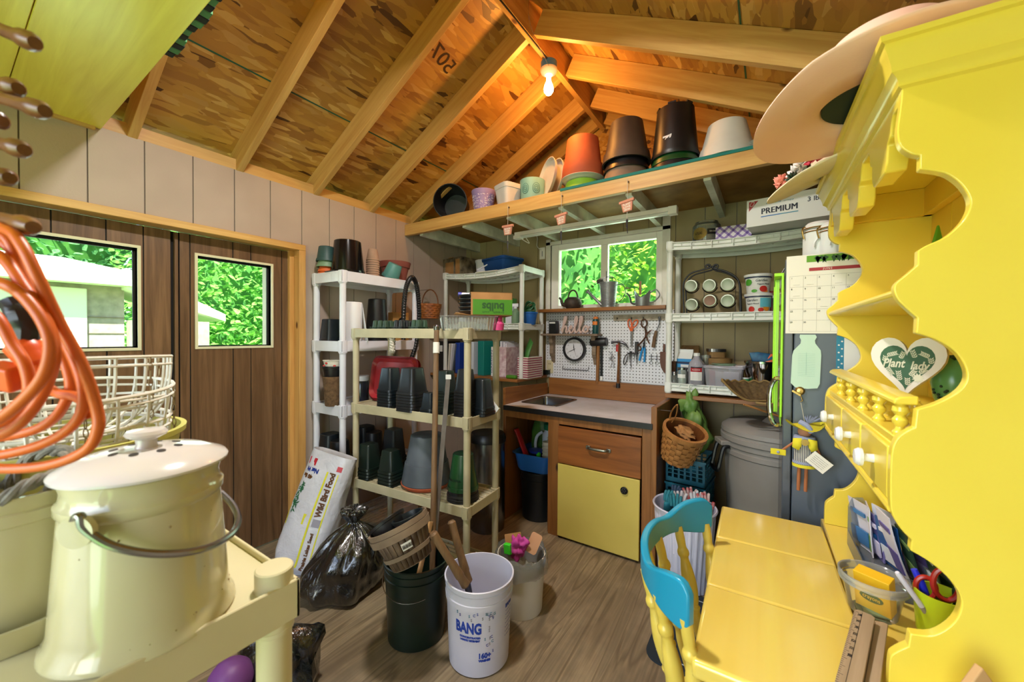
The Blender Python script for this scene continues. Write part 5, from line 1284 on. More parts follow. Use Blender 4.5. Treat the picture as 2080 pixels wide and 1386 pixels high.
# ================================================================ ON THE WHITE SHELVING BESIDE THE WINDOW
def rs(x, y_, z): return at(x, Y=y_, z=z)
glass('glass_jar', '#f2f6f4', .3, .03, .10, '#dfe4e0'); plain('sand', '#a08478', .9, c2='#8a7066', ns=60); plain('gold_label', '#a89252', .35, .6, c2='#8a7440', ns=20)
rt_ = 2.05
o = thing('candle_jar', 'large glass candle jar with a gold oval label on the top tray', 'jar', rs(1432, 2.95, rt_-.014))
MB().lathe([(0, 0), (.08, 0), (.086, .01), (.086, .13), (.07, .15), (.07, .158)], 40).build('glass', 'glass_jar', o, solid=.002)
MB().lathe([(0, .004), (.08, .004), (.08, .06), (0, .06)], 32).build('wax', 'sand', o)
def wrap(o, r, a0, a1, z0, z1, mat, name='label', oval=0, e=.0015, n=16):
    b = MB(); L_ = []
    for k in range(n+1):
        a = lerp(a0, a1, k/n); h = (z1-z0)/2; f = math.sqrt(max(0, 1-((k/n-.5)*2)**2)) if oval else 1; zc = (z0+z1)/2
        L_.append([(q*math.cos(R(a)), q*math.sin(R(a)), z) for q, z in ((r, zc-h*f-1e-4), (r, zc+h*f+1e-4), (r+e, zc+h*f+1e-4), (r+e, zc-h*f-1e-4))])
    b.loft(L_); return b.build(name, mat, o)
wrap(o, .087, -150, -80, .03, .11, 'gold_label', 'oval_label', 1); wrap(o, .087, -80, -25, .06, .095, 'edge_black', 'dark_label')
txt('ATLAS', .024, T(0, 0, .07) @ RZ(-25), 'ink_black', o, cyl=.0885, fit=.05); txt('SEA SHELLS', .014, T(0, 0, .078) @ RZ(38), 'off_white', o, cyl=.0885, fit=.06)
def _ging():
    t = NT('gingham'); v = t.coord((1, 1, 1), (0, R(45), 0)); s_ = t.n('SeparateXYZ'); t.l(v, s_.inputs[0]); m_ = []
    for k in (0, 2):
        a = t.n('Math', operation='MULTIPLY', i_1=28.); t.l(s_.outputs[k], a.inputs[0]); f = t.n('Math', operation='FRACT'); t.l(a.outputs[0], f.inputs[0]); g = t.n('Math', operation='LESS_THAN', i_1=.38); t.l(f.outputs[0], g.inputs[0]); m_.append(g.outputs[0])
    s2 = t.n('Math', operation='ADD'); t.l(m_[0], s2.inputs[0]); t.l(m_[1], s2.inputs[1]); h = t.n('Math', operation='MULTIPLY', i_1=.5); t.l(s2.outputs[0], h.inputs[0])
    t.out(t.ramp(h.outputs[0], [(.1, '#d8d2dc'), (.5, '#8f78b4'), (.95, '#563c8c')]), .6)
_ging()
p = rs(1488, 2.90, rt_-.018); o = MB().box(-.10, .10, -.07, .07, 0, .09).build('gift_box', 'gingham', None, .002); o.location = p; tag(o, 'purple gingham box between the candle jar and the cracker carton', 'box')
# cracker carton
plain('carton_white', '#dcdcda', .45); plain('logo_red', '#a3222c', .45); plain('ink_navy', '#1a2238', .5); plain('bar_blue', '#1f6cb8', .5)
a, c = PZ(1516, 463, 2.054), PZ(1680, 438, 2.054); dx = (c-a); wB = dx.length+.02; dx.normalize(); dy = Vector((-dx.y, dx.x, 0))
o = thing('cracker_carton', 'white cracker carton lettered PREMIUM 3 lbs lying on the top tray', 'carton', M=frame(a, dx, dy))
MB().box(0, wB, 0, .27, 0, .155).build('body', 'carton_white', o, .002)
F0 = frame((0, -.0006, 0), (1, 0, 0), (0, 0, 1))
[txt('PREMIUM', .046, F0 @ T(.158+q, .078, 0), 'ink_navy', o, fit=.165, space=1.05) for q in (-.0016, 0, .0016)]
txt('3 lbs', .034, F0 @ T(.315, .102, 0), 'ink_navy', o, bold=.0006)
MB().box(.072, .165, .047, .052, 0, .0005, F0).build('blue_bar', 'bar_blue', o); MB().box(.165, .245, .047, .052, 0, .0005, F0).build('light_blue_bar', 'ink_teal', o)
MB().prism([(.012, .145), (.058, .145), (.012, .09)], 0, .0005, F0).build('red_corner_mark', 'logo_red', o)
MB().tube([(.028+.009*math.cos(q)+.004*math.sin(q), .13+.013*math.sin(q), .0008) for q in [2*PI*j/20 for j in range(20)]], .0014, 5, True, F0).build('oval_mark', 'carton_white', o)
txt('thin  and  crispy', .012, F0 @ T(.16, .12, 0), 'ink_teal', o, fit=.13)
# jar rack
mz = 1.564; Yr = 2.86
def rq(x, y): p = PY(x, y, Yr); return p.x, p.z
o = thing('jar_rack', 'black wrought iron rack with scrolled top holding six jars on their sides', 'rack', (0, 0, 0))
plain('iron_black', '#17171a', .4, .4)
for dy_ in (0, .10):
    b = MB()
    L_ = [(1390, 640), (1388, 600), (1388, 580), (1393, 566), (1405, 555), (1425, 549), (1440, 545), (1448, 541)]
    Rr = [(1504, 640), (1503, 600), (1502, 580), (1497, 566), (1484, 556), (1466, 549), (1452, 546), (1443, 541)]
    for Q in (L_, Rr):
        b.tube(spline([(rq(*q)[0], Yr+dy_, rq(*q)[1]) for q in Q], 6), .0055, 7)
    b.build('side_frame', 'iron_black', o)
b = MB()
for sx, x0 in ((-1, 1437), (1, 1455)):
    c0 = rq(x0, 542); b.tube([(c0[0]+sx*(-.002)+(.017-.0009*k)*math.cos(k*.55)*sx*-1, Yr, c0[1]+(.017-.0009*k)*math.sin(k*.55)) for k in range(16)], .0055, 7)
b.build('scroll', 'iron_black', o)
plain('jar_lid', '#8c8c82', .32, .9); plain('jar_lid_brown', '#6e4e40', .4, .4); plain('lid_disc', '#6c6d62', .34, .85)
jc = [(1404, 581, .5), (1441, 580, .5), (1478, 578, .5), (1405, 619, .5), (1442, 611, .5), (1478, 611, .5)]
jl = ['upper row jar by the post in the black iron rack', 'middle jar of the upper row in the iron rack', 'upper row jar nearest the yogurt tubs in the iron rack', 'lower row jar by the post in the iron rack', 'lower row jar with a brown lid in the iron rack', 'lower row jar with a pale lid nearest the yogurt tubs']
for k, (x, y, _) in enumerate(jc):
    x_, z_ = rq(x, y)
    b = MB(); b.tube([(x_+.045*math.cos(R(q)), Yr+.03, z_+.045*math.sin(R(q))) for q in range(-170, -5, 11)], .004, 6); b.build('cradle', 'iron_black', o)
    j = thing('mason_jar', jl[k], 'jar', M=frame((x_, Yr-.01, z_), (1, 0, 0), (0, -.12, 1)), group='jars in the iron rack')
    MB().lathe([(0, -.135), (.034, -.135), (.039, -.125), (.039, -.025), (.034, -.012), (.034, 0)], 32).build('glass', 'glass_jar', j)
    MB().lathe([(0, -.128), (.034, -.128), (.034, -.04), (0, -.04)], 24).build('contents', ['pot_tan', 'pot_sage', 'sand', 'pot_sage', 'pot_brown', 'off_white'][k], j)
    MB().lathe([(.034, -.012), (.0405, -.012), (.041, .002), (.039, .005), (.033, .0055), (.033, .003), (.034, .002)], 36).build('band', 'jar_lid', j)
    MB().lathe([(0, .0025), (.014, .002), (.033, .004), (.033, .001), (0, .0)], 36).build('lid', 'jar_lid_brown' if k == 4 else 'lid_disc', j)
# yogurt tubs
plain('tub_white', '#d8dad8', .35); plain('art_green', '#4a9a2c', .5); plain('art_red', '#b8281f', .5); plain('art_orange', '#d88a1f', .5); plain('art_blue', '#5fb4c8', .5); plain('navy_band', '#16264a', .45)
for k, (lab, z0) in enumerate((('white yogurt tub with fruit print under another tub', mz), ('white yogurt tub with a green patch stacked on another tub', mz+.119))):
    o = thing('yogurt_tub', lab, 'tub', rs(1539, 2.87, z0)+Vector((-.003*k, 0, 0)), k*9)
    MB().lathe([(0, 0), (.058, 0), (.06, .003), (.07, .108), (.0, .108)], 40).build('cup', 'tub_white', o)
    MB().lathe([(0, .104), (.076, .104), (.077, .118), (.07, .121), (0, .119)], 40).build('lid', 'tub_white', o)
    rr_ = lambda z: lerp(.06, .07, z/.108)+.0006
    wrap(o, .0705, -180, 0, .095, .102, 'navy_band', 'dark_band')
    if k: wrap(o, .068, -165, -125, .05, .09, 'art_green', 'green_patch', 1); wrap(o, .0635, -90, -50, .008, .045, 'art_red', 'fruit_print', 1); wrap(o, .0625, -70, -45, .006, .02, 'art_orange', 'fruit_print', 1); wrap(o, .062, -130, -100, .006, .025, 'art_green', 'leaf_print', 1)
    else: wrap(o, .067, -80, -5, .035, .09, 'art_blue', 'blue_panel'); wrap(o, .063, -140, -105, .005, .04, 'art_red', 'fruit_print', 1); wrap(o, .0655, -65, -30, .01, .055, 'art_orange', 'fruit_print', 1); wrap(o, .0645, -90, -62, .006, .03, 'art_red', 'fruit_print', 1)
    txt('Garden', .022, T(0, 0, .078) @ RZ(8 if k else -30), 'ink_navy', o, cyl=.068, shear=.3); txt('Yogurt Mixed', .013, T(0, 0, .056) @ RZ(18 if k else -28), 'ink_navy', o, cyl=.0665, shear=.3)
p = rs(1572, 2.96, mz); o = MB().box(-.03, .06, -.04, .04, 0, .14).build('tin', 'logo_red', None, .006); o.location = p; tag(o, 'red tin behind the yogurt tubs by the lime edged cover', 'tin')
o = thing('jar', 'small clear jar beside the red tin at the end of the middle tray', 'jar', rs(1581, 2.87, mz)); MB().lathe([(0, 0), (.03, 0), (.034, .09), (.03, .095)], 28).build('glass', 'glass_jar', o, solid=.002); MB().lathe([(0, .09), (.035, .09), (.035, .105), (0, .107)], 28).build('lid', 'tub_white', o)
# lower tray
bz = 1.09
o = MB().box(-.022, .022, -.018, .018, 0, .15).build('file_tool', 'rust', None, .003); o.location = rs(1368, 2.93, bz); tag(o, 'narrow brown metal block by the post on the low tray', 'tool')
o = thing('salt_shaker', 'small glass shaker with a metal top at the post of the low tray', 'shaker', rs(1371, 2.85, bz)); MB().lathe([(0, 0), (.022, 0), (.02, .05), (.016, .058), (0, .058)], 12).build('glass', 'glass_jar', o); MB().lathe([(0, .058), (.017, .058), (.018, .07), (.012, .082), (0, .086)], 20).build('top', 'steel', o)
o = thing('jar', 'glass jar half full of salt before the blue and white box', 'jar', rs(1387, 2.85, bz)); MB().lathe([(0, 0), (.033, 0), (.035, .01), (.035, .085), (.028, .1), (.03, .105)], 32).build('glass', 'glass_jar', o, solid=.0015); MB().lathe([(0, .004), (.032, .004), (.032, .045), (0, .05)], 28).build('salt', 'tub_white', o); wrap(o, .0355, -130, -50, .045, .07, 'label_white'); 
MB().lathe([(0, .1), (.034, .1), (.035, .115), (0, .118)], 28).build('lid', 'steel', o)
plain('milk_blue', '#2c86c0', .45)
o = thing('carton', 'blue and white gabled carton on the low tray behind the jug', 'carton', rs(1394, 2.96, bz), -8)
MB().box(-.05, .05, -.04, .04, 0, .17).build('body', 'milk_blue', o, .002); MB().prism([(-.04, .17), (.04, .17), (.006, .215), (.006, .235), (-.006, .235), (-.006, .215)], -.05, .05, Matrix(((0, 0, 1, 0), (1, 0, 0, 0), (0, 1, 0, 0), (0, 0, 0, 1)))).build('gable', 'tub_white', o)
MB().box(-.022, .04, -.0408, -.0398, .02, .13).build('white_panel', 'tub_white', o); MB().box(-.05, .05, -.0408, -.0398, .135, .15).build('dark_band', 'navy_band', o)
o = MB().box(-.06, .06, -.008, .008, 0, .11).build('cork_tile', 'coir', None, .003); o.matrix_world = T(*rs(1402, 3.09, bz+.15)) @ RX(-4); plain('cork', '#7a5a30', .8, c2='#664a26', ns=60); o.data.materials[0] = M_['cork']; tag(o, 'brown cork tile standing high behind the blue carton', 'tile')
o2 = MB().box(-.06, .06, -.03, .03, 0, .148).build('box', 'cardboard_in'); o2.location = rs(1402, 3.09, bz); tag(o2, 'dark cardboard box under the brown cork tile', 'box')
glass('plastic_clear', '#f0eff4', .25, .15, .28, '#dcdae2')
o = thing('jug', 'clear plastic jug with a red and white label on the low tray', 'jug', rs(1416, 2.855, bz))
MB().lathe([(0, 0), (.048, 0), (.051, .006), (.051, .125), (.045, .15), (.022, .178), (.018, .19), (.018, .2)], 40).build('bottle', 'plastic_clear', o, solid=.001)
MB().lathe([(0, .195), (.02, .195), (.02, .215), (0, .217)], 24).build('cap', 'tub_white', o)
wrap(o, .052, -125, -45, .035, .125, 'label_white', 'label'); wrap(o, .0525, -124, -46, .092, .122, 'logo_red', 'red_label'); wrap(o, .0527, -124, -46, .118, .125, 'ink_black', 'label_edge'); txt('ALCOHOL', .012, T(0, 0, .106) @ RZ(5), 'label_white', o, cyl=.0532, fit=.05)
for q in range(5): txt('~~~ ~~ ~~~', .008, T(0, 0, .08-.008*q) @ RZ(5), 'scuff', o, name='fine_print', cyl=.0525, fit=.05)
o = MB().lathe([(0, 0), (.028, 0), (.034, .17), (.036, .2), (.032, .2), (.026, .006), (0, .006)], 28).build('glass_tumblers', 'glass_jar'); o.location = rs(1434, 2.95, bz); tag(o, 'tall clear tumbler behind the clear jug', 'tumbler')
plain('kraft', '#8a6a3c', .7, c2='#76582e', ns=12)
o = thing('round_box', 'round kraft box with a clear topped tin on it behind the plastic bin', 'box', rs(1458, 3.0, bz))
MB().lathe([(0, 0), (.085, 0), (.085, .16), (0, .16)], 40).build('body', 'kraft', o); MB().lathe([(0, .15), (.089, .15), (.089, .18), (0, .182)], 40).build('lid', 'kraft', o)
o = thing('tin', 'square clear lidded tin on top of the round kraft box', 'tin', rs(1455, 3.0, bz+.183), 20); MB().prism(rrect(.1, .1, .02), 0, .04).build('body', 'kraft', o); MB().prism(rrect(.11, .11, .022), .04, .06).build('lid', 'steel', o)
o = thing('plastic_bin', 'clear plastic bin holding papers and packets on the low tray', 'bin', rs(1473, 2.885, bz), -3)
b = MB(); b.loft([[(x, y, z) for x, y in rrect(w_, d_, .02, 4)] for w_, d_, z in ((.195, .13, 0), (.2, .135, .004), (.222, .15, .12), (.238, .165, .122), (.238, .165, .14))], cap=False); b.add([(x, y, 0) for x, y in rrect(.195, .13, .02, 4)], [tuple(range(20))]); b.build('tub', 'plastic_clear', o, solid=.0018)
B0 = o.matrix_world.copy(); B0 = T(*o.location) @ RZ(-3)
for k, (x0, x1, y0, z1, rr0, mt, lab) in enumerate(((-.08, -.045, -.045, .105, -5, 'logo_red', 'red packet leaning in the clear plastic bin'), (-.06, -.005, -.05, .095, 14, 'label_white', 'tilted white packet in the clear plastic bin'), (.0, .085, -.05, .1, 0, 'paper_white', 'white paper card with a drawing in the clear plastic bin'))):
    q = MB().box(x0, x1, y0, y0+.004, .004, z1).build('packet', mt); q.matrix_world = B0 @ T(0, .01*k, 0) @ RY(rr0*.4); tag(q, lab, 'packet')
b = MB(); rnd = random.Random(6)
for k in range(14): b.box(*sorted((rnd.uniform(-.09, .09), rnd.uniform(-.09, .09))), -.04, .045, .135+.001*k, .137+.001*k)
q = b.build('paper_sheets', 'pot_sage'); q.matrix_world = B0; tag(q, 'greenish papers lying over the rim of the plastic bin', 'paper')
plain('brown_glass', '#3a2212', .12); plain('label_green', '#2f9a58', .5)
o = thing('bottle', 'brown dropper bottle with a green label beside the plastic bin', 'bottle', rs(1514, 2.86, bz)); MB().lathe([(0, 0), (.02, 0), (.021, .004), (.021, .09), (.01, .11), (.01, .13), (0, .13)], 28).build('glass', 'brown_glass', o); wrap(o, .0215, -175, -5, .01, .07, 'label_green'); wrap(o, .0218, -175, -5, .062, .07, 'label_white', 'white_band')
o = thing('bottle', 'short dark bottle behind the brown dropper bottle', 'bottle', rs(1524, 2.92, bz)); MB().lathe([(0, 0), (.024, 0), (.024, .1), (.012, .12), (.012, .14), (0, .14)], 24).build('glass', 'navy_band', o)
plain('chrome', '#c4c6c8', .08, 1)
o = thing('metal_pail', 'shiny metal pail with a lid tilted open holding colourful scraps', 'pail', rs(1551, 2.90, bz))
MB().lathe([(0, 0), (.075, 0), (.078, .005), (.098, .16), (.103, .162), (.104, .175), (.099, .175), (.076, .008), (0, .008)], 44).build('body', 'chrome', o)
plain('butterfly_blue', '#1d4a72', .5, c2='#1f6a8a', ns=30)
q = MB().add([(-.05, 0, 0), (.02, .0, .0), (.05, .02, .05), (-.02, .01, .06), (-.07, 0, .055), (.06, 0, .02)], [(0, 1, 5, 2, 3, 4)]).build('cloth', 'butterfly_blue', None, solid=.012, bev=.004); q.location = rs(1548, 2.90, bz+.17); tag(q, 'blue patterned cloth sticking out of the metal pail', 'cloth')
q = MB().add([(-.02, 0, 0), (.05, .0, .0), (.045, .02, .06), (.01, .01, .055)], [(0, 1, 2, 3)]).build('cloth', 'fiskar_orange', None, solid=.012, bev=.004); q.location = rs(1562, 2.90, bz+.165); tag(q, 'rusty orange cloth sticking out of the metal pail', 'cloth')
# ================================================================ BELOW THE LEDGE
# bin
plain('bin_grey', '#96928c', .5, c2='#8a8680', ns=4)
o = thing('refuse_bin', 'large grey lidded refuse bin between the crates and the refrigerator', 'bin', (.045, 2.855, 0), 12)
MB().lathe([(0, 0), (.24, 0), (.25, .01), (.285, .70), (.292, .705), (.292, .73), (.286, .735), (.286, .75), (.296, .755), (.296, .785), (0, .785)], 64).build('body', 'bin_grey', o)
l = MB().lathe([(0, .785), (.3, .785), (.308, .79), (.308, .815), (.300, .82), (.300, .832), (.306, .837), (.302, .86), (.27, .885), (.18, .9), (0, .905)], 64).build('lid', 'bin_grey', o)
MB().lathe([(0, .0), (.075, .0), (.055, .022), (.03, .045), (.034, .055), (0, .06)], 4, T(-.02, -.03, .898) @ RZ(20), sx=1.25, sy=.7).build('lid_handle', 'bin_grey', l, .003)
b = MB()
Mh = RZ(-168) @ T(.296, 0, .72)
b.tube(spline([(.0, -.055, .03), (.03, -.055, .02), (.05, -.055, -.07), (.06, -.045, -.12), (.06, .045, -.12), (.05, .055, -.07), (.03, .055, .02), (0, .055, .03)], 5), .012, 8, M=Mh); b.build('side_handle', 'pot_black', o)
MB().box(-.02, .045, -.06, .06, .035, .065, Mh).build('handle_bracket', 'bin_grey', o, .006)
# crates
plain('crate_teal', '#126a84', .4, c2='#0f5a72', ns=5)
def crate(z, label):
    o = thing('crate', label, 'crate', (-.425, 2.76, z), -4, 'teal crates')
    b = MB(); w_, d_, h = .23, .30, .158
    for sy in (-1, 1):
        y0, y1 = (sy*d_/2, sy*(d_/2-.008)); y0, y1 = min(y0, y1), max(y0, y1)
        for z0, z1 in ((0, .03), (.128, h)): b.box(-w_/2, w_/2, y0, y1, z0, z1)
        for k in range(7): x = lerp(-w_/2+.008, w_/2-.008, k/6); b.box(x-.006, x+.006, y0, y1, .03, .128)
        for zz in (.055, .08, .105): b.box(-w_/2, w_/2, y0, y1, zz-.003, zz+.003)
    for sx in (-1, 1):
        x0, x1 = (sx*w_/2, sx*(w_/2-.008)); x0, x1 = min(x0, x1), max(x0, x1)
        for z0, z1 in ((0, .03), (.128, h)): b.box(x0, x1, -d_/2, d_/2, z0, z1)
        for k in range(8): y = lerp(-d_/2+.008, d_/2-.008, k/7); b.box(x0, x1, y-.006, y+.006, .03, .128)
        for zz in (.055, .08, .105): b.box(x0, x1, -d_/2, d_/2, zz-.003, zz+.003)
    b.box(-w_/2, w_/2, -d_/2, d_/2, 0, .004)
    b.build('basket', 'crate_teal', o)
    q = MB(); q.box(-w_/2-.006, w_/2+.006, -d_/2-.006, -d_/2+.006, h-.012, h).box(-w_/2-.006, w_/2+.006, d_/2-.006, d_/2+.006, h-.012, h).box(-w_/2-.006, -w_/2+.006, -d_/2, d_/2, h-.012, h).box(w_/2-.006, w_/2+.006, -d_/2, d_/2, h-.012, h); q.build('rim', 'crate_teal', o)
for k in range(4): crate(.001+.164*k, f'teal lattice plastic crate behind the white bin, {ORD[3-k]} of the four')
plain('bag_green', '#7a9a4c', .5, c2='#4f7a34', ns=9, bump=.5, bs=30)
blob('plastic_bag', 'bunched pale green plastic bag standing on the teal crates', 'bag', (-.40, 2.78, .80), .085, .08, .14, 'bag_green', 12, amp=.35)
blob('plastic_bag', 'knotted top of a green plastic bag above the woven basket', 'bag', (-.435, 2.79, .96), .05, .045, .085, 'bag_green', 15, amp=.55)
# hanging splint basket
p = Vector((-.515, 2.50, .80))
Mb = T(-.475, 2.545, .66) @ RZ(-30) @ RX(6) @ RY(22)
o = thing('basket', 'woven splint basket hanging by its handle from a nail on the cabinet', 'basket', M=Mb)
b = MB(); hh, r0, r1 = .22, .085, .118
for row in range(9):
    z = .02+row*.0215
    for k in range(22):
        a0 = 2*PI*k/22; out_ = .004 if (k+row) % 2 else -.003
        r = lerp(r0, r1, z/hh)+out_
        b.loft([[(r*math.cos(a)*1.0, r*math.sin(a), z-.0095), ((r+.004)*math.cos(a), (r+.004)*math.sin(a), z-.0095), ((r+.004)*math.cos(a), (r+.004)*math.sin(a), z+.0095), (r*math.cos(a), r*math.sin(a), z+.0095)] for a in (a0, a0+.15, a0+.30)])
b.build('weave', 'splint', o, sm=50)
MB().lathe([(r0-.004, 0), (r1-.006, hh-.01), (r1-.01, hh-.01), (r0-.008, .004), (0, .004), (0, 0)], 44).build('lining', 'splint_dark', o)
MB().lathe([(r1-.008, hh-.025), (r1+.008, hh-.025), (r1+.009, hh), (r1-.008, hh)], 44).build('rim', 'splint', o)
b = MB(); hp = spline([(-r1*.98, 0, hh-.03), (-r1*1.04, 0, hh+.04), (-r1*.9, 0, hh+.10), (-r1*.8, 0, hh+.11), (-r1*.78, .01, hh+.04), (-r1*.9, .012, hh-.02)], 6)
b.tube(hp, .008, 8, flat=.4); b.build('handle', 'splint', o)
blob('packets', 'yellowish packets in the mouth of the splint basket', 'packet', (0, 0, 0),   .055, .045, .02, 'cardboard', 21, M=Mb @ T(0, 0, hh-.02), amp=.5)
tag(MB().tube([(-.566, 2.49, .962), (-.49, 2.475, .965)], .0025, 6).build('nail', 'steel'), 'long nail in the cabinet end carrying the woven basket', 'nail')
# wicker scoop
plain('wicker', '#6a5430', .8, c2='#4c3a20', ns=60, bump=.6, bs=160)
p = PY(1545, 815, 2.50)
Ms = T(p.x, p.y, p.z) @ RZ(28) @ RX(-8)
o = thing('scoop_basket', 'flat wicker scoop basket resting over the grey bin lid', 'basket', M=Ms)
b = MB(); rings = []
for i in range(9):
    t_ = i/8; ring_o = []
    for j in range(41):
        a = PI*(.02+.96*j/40); ringr = .17*(.25+.75*t_)
        ring_o.append((ringr*math.cos(a)*1.05, .02+ringr*math.sin(a)*.75, .11*t_**1.6+.006*math.sin(a*20)*t_))
    rings.append(ring_o)
vs_ = [q for r in rings for q in r]; fs_ = [(i*41+j, i*41+j+1, (i+1)*41+j+1, (i+1)*41+j) for i in range(8) for j in range(40)]
b.add(vs_, fs_); b.build('weave', 'wicker', o, solid=.006, sm=60)
b = MB()
for j in range(0, 41, 3): b.tube([rings[i][j] for i in range(9)], .003, 5)
b.build('rib', 'wicker', o)
plain('wicker_rim', '#8a7040', .7); MB().tube(rings[-1], .006, 7).build('rim', 'wicker_rim', o)
MB().tube([(rings[i][0]) for i in range(8, -1, -1)]+[rings[i][-1] for i in range(9)], .006, 6).tube(spline([(-.03, -.01, -.01), (.03, -.05, -.012), (.11, -.045, .02), (.15, -.0, .09)], 6), .007, 7).build('front_rim', 'wicker_rim', o)
MB().tube([(-.08, .02, -.02), (.13, .02, -.09)], .006, 7).build('leg_stick', 'splint', o)
# white ribbed bin with gloves
o = thing('waste_bin', 'white ribbed bin full of garden gloves behind the blue chair', 'bin', (-.40, 2.40, 0), 0)
ring = lambda r, z, k: [((r+k*.0035*(1 if (j//2) % 2 else -1))*math.cos(2*PI*j/112), (r+k*.0035*(1 if (j//2) % 2 else -1))*math.sin(2*PI*j/112), z) for j in range(112)]
MB().loft([ring(.125, 0, 0), ring(.13, .004, 1), ring(.158, .40, 1), ring(.158, .405, 0), ring(.166, .43, 0), ring(.172, .445, 0), ring(.168, .452, 0), ring(.16, .448, 0), ring(.125, .01, 0)]).build('pail', 'bucket_white', o, sm=50)
plain('glove_teal', '#1f7a8a', .7, c2='#145868', ns=20); plain('glove_red', '#a83238', .7, c2='#c8c0c0', ns=26); plain('glove_blue', '#2c4a6a', .7, c2='#1c3048', ns=20); plain('glove_white', '#bcbcc4', .75)
rnd = random.Random(13)
for k, (dx_, dy_, mt, lab) in enumerate(((-.08, -.05, 'glove_teal', 'teal glove standing at the cabinet side of the white bin'), (-.06, .05, 'glove_blue', 'navy glove curled over the back of the white bin'), (-.02, -.03, 'glove_white', 'pale striped glove in the middle of the white bin'), (.02, .06, 'glove_red', 'red and white glove upright in the white bin'), (.06, .02, 'glove_white', 'grey white glove beside the red glove in the bin'), (.10, .03, 'glove_red', 'red glove flopped over the far rim of the white bin'), (-.03, -.09, 'glove_teal', 'turquoise glove finger at the front of the white bin'))):
    o = thing('glove', lab, 'glove', (-.40+dx_, 2.40+dy_, .42), rnd.uniform(-60, 60), 'gloves in the white bin')
    b = MB(); b.tube(spline([(0, 0, -.06), (0, 0, .0), (.005, 0, .05)], 4), [.03]*4+[.034]*5, 10, flat=.5)
    for f in range(4): b.tube(spline([(-.022+.015*f, 0, .04), (-.026+.017*f, .006, .075), (-.03+.02*f+rnd.uniform(-.01, .01), .02, .10+.006*(f % 3))], 4), [.0095]*8+[.006], 7)
    b.tube(spline([(.028, 0, .0), (.05, .005, .03), (.058, .01, .055)], 4), [.0105]*8+[.006], 7)
    g = b.build('glove_body', mt, o, sub=1, sm=80)
# ================================================================ REFRIGERATOR
def _fr():
    t = NT('fridge_grey'); t.out('#59636e', .38); return t
_fr(); plain('fridge_door', '#4f565e', .22)
FX, FYN, FYF, FZ = .075, 1.855, 2.46, 1.72
o = thing('refrigerator', 'tall slate grey refrigerator with notes and a doll on its side', 'refrigerator', (0, 0, 0))
MB().box(FX, .60, FYN, FYF, .02, FZ).build('cabinet', 'fridge_grey', o, .006); MB().box(FX+.02, .58, FYN+.02, FYF-.02, 0, .02).build('base', 'pot_black', o)
d = MB().box(.043, .072, FYN, FYF, .06, FZ).build('door', 'fridge_door', o, .004)
MB().tube(spline([(.043, 1.93, 1.24), (.02, 1.93, 1.245), (.002, 1.93, 1.21), (-.004, 1.93, 1.15), (.002, 1.93, 1.09), (.02, 1.93, 1.055), (.043, 1.93, 1.06)], 6), .009, 10).build('handle', 'chrome', d)
plain('lime_edge', '#9ae01a', .4); glass('film_green', '#dff0c0', .5, .06, .12, '#c8dca0')
o = thing('hanging_cover', 'clear cover with bright lime edging hanging on the refrigerator front', 'cover', (0, 0, 0))
b = MB()
for y_, xx in ((1.862, .036), (1.98, .016), (2.10, .02), (2.24, .012)): b.box(xx-.004, xx+.004, y_-.006, y_+.006, 1.10, 1.66)
b.box(.008, .04, 1.86, 2.25, 1.655, 1.668); b.add([(.04, 1.86, 1.13), (.036, 1.86, 1.06), (.02, 2.2, 1.16), (.024, 2.2, 1.20)], [(0, 1, 2, 3)])
b.build('lime_border', 'lime_edge', o, .002)
MB().add([(.036, 1.862, 1.1), (.016, 1.98, 1.1), (.02, 2.1, 1.1), (.012, 2.24, 1.1), (.012, 2.24, 1.66), (.02, 2.1, 1.66), (.016, 1.98, 1.66), (.036, 1.862, 1.66)], [(0, 1, 6, 7), (1, 2, 5, 6), (2, 3, 4, 5)]).build('clear_panel', 'film_green', o)
MB().tube([(.03, 1.9, 1.665), (.042, 1.9, 1.69)], .003, 6).build('tie', 'steel', o)
# notes on the refrigerator side
YS = FYN-.0005
def fs(x, y, d=0): return PY(x, y, YS-d)
plain('paper_cream', '#e6e3da', .6); plain('grid_line', '#8f8b84', .7); plain('cal_green', '#5f9a1c', .5); plain('leaf_ink', '#1f4a1c', .5)
a, c = fs(1598, 522), fs(1770, 678)
o = thing('calendar', 'paper wall calendar open at JUNE on the refrigerator side', 'calendar', (a.x, YS, c.z))
Wc, Hc = .27, a.z-c.z
FM = frame((0, 0, 0), (1, 0, 0), (0, 0, 1))
MB().box(0, Wc, 0, Hc, .0, .0025, FM).build('page', 'paper_cream', o)
MB().box(.062, Wc, Hc-.028, Hc-.004, .003, .0034, FM).build('picture_strip', 'cal_green', o)
b = MB(); rnd = random.Random(9)
for k in range(9): x0 = rnd.uniform(.09, .2); b.add([(x0, Hc-.006, .0038), (x0+.012, Hc-.014, .0038), (x0+rnd.uniform(-.01, .02), Hc-.034, .0038), (x0-.006, Hc-.014, .0038)], [(0, 1, 2, 3)], FM)
b.build('leaf_picture', 'leaf_ink', o)
MB().box(.07, Wc, Hc-.062, Hc-.05, .003, .0034, FM).build('red_bar', 'logo_red', o)
txt('JUNE', .010, FM @ T(.125, Hc-.056, .0034), 'paper_cream', o, space=1.3)
gx = [PY(q, 600, YS).x-a.x for q in (1604, 1632, 1661, 1690, 1718)]; pitch = (gx[4]-gx[0])/4; gy0 = Hc-.078; rowh = (gy0-.008)/5
b = MB()
for k in range(8): b.box(gx[0]+pitch*k-.0003, gx[0]+pitch*k+.0003, gy0-5*rowh, gy0, .0025, .0028, FM)
for k in range(6): b.box(gx[0], Wc-.004, gy0-rowh*k-.0003, gy0-rowh*k+.0003, .0025, .0028, FM)
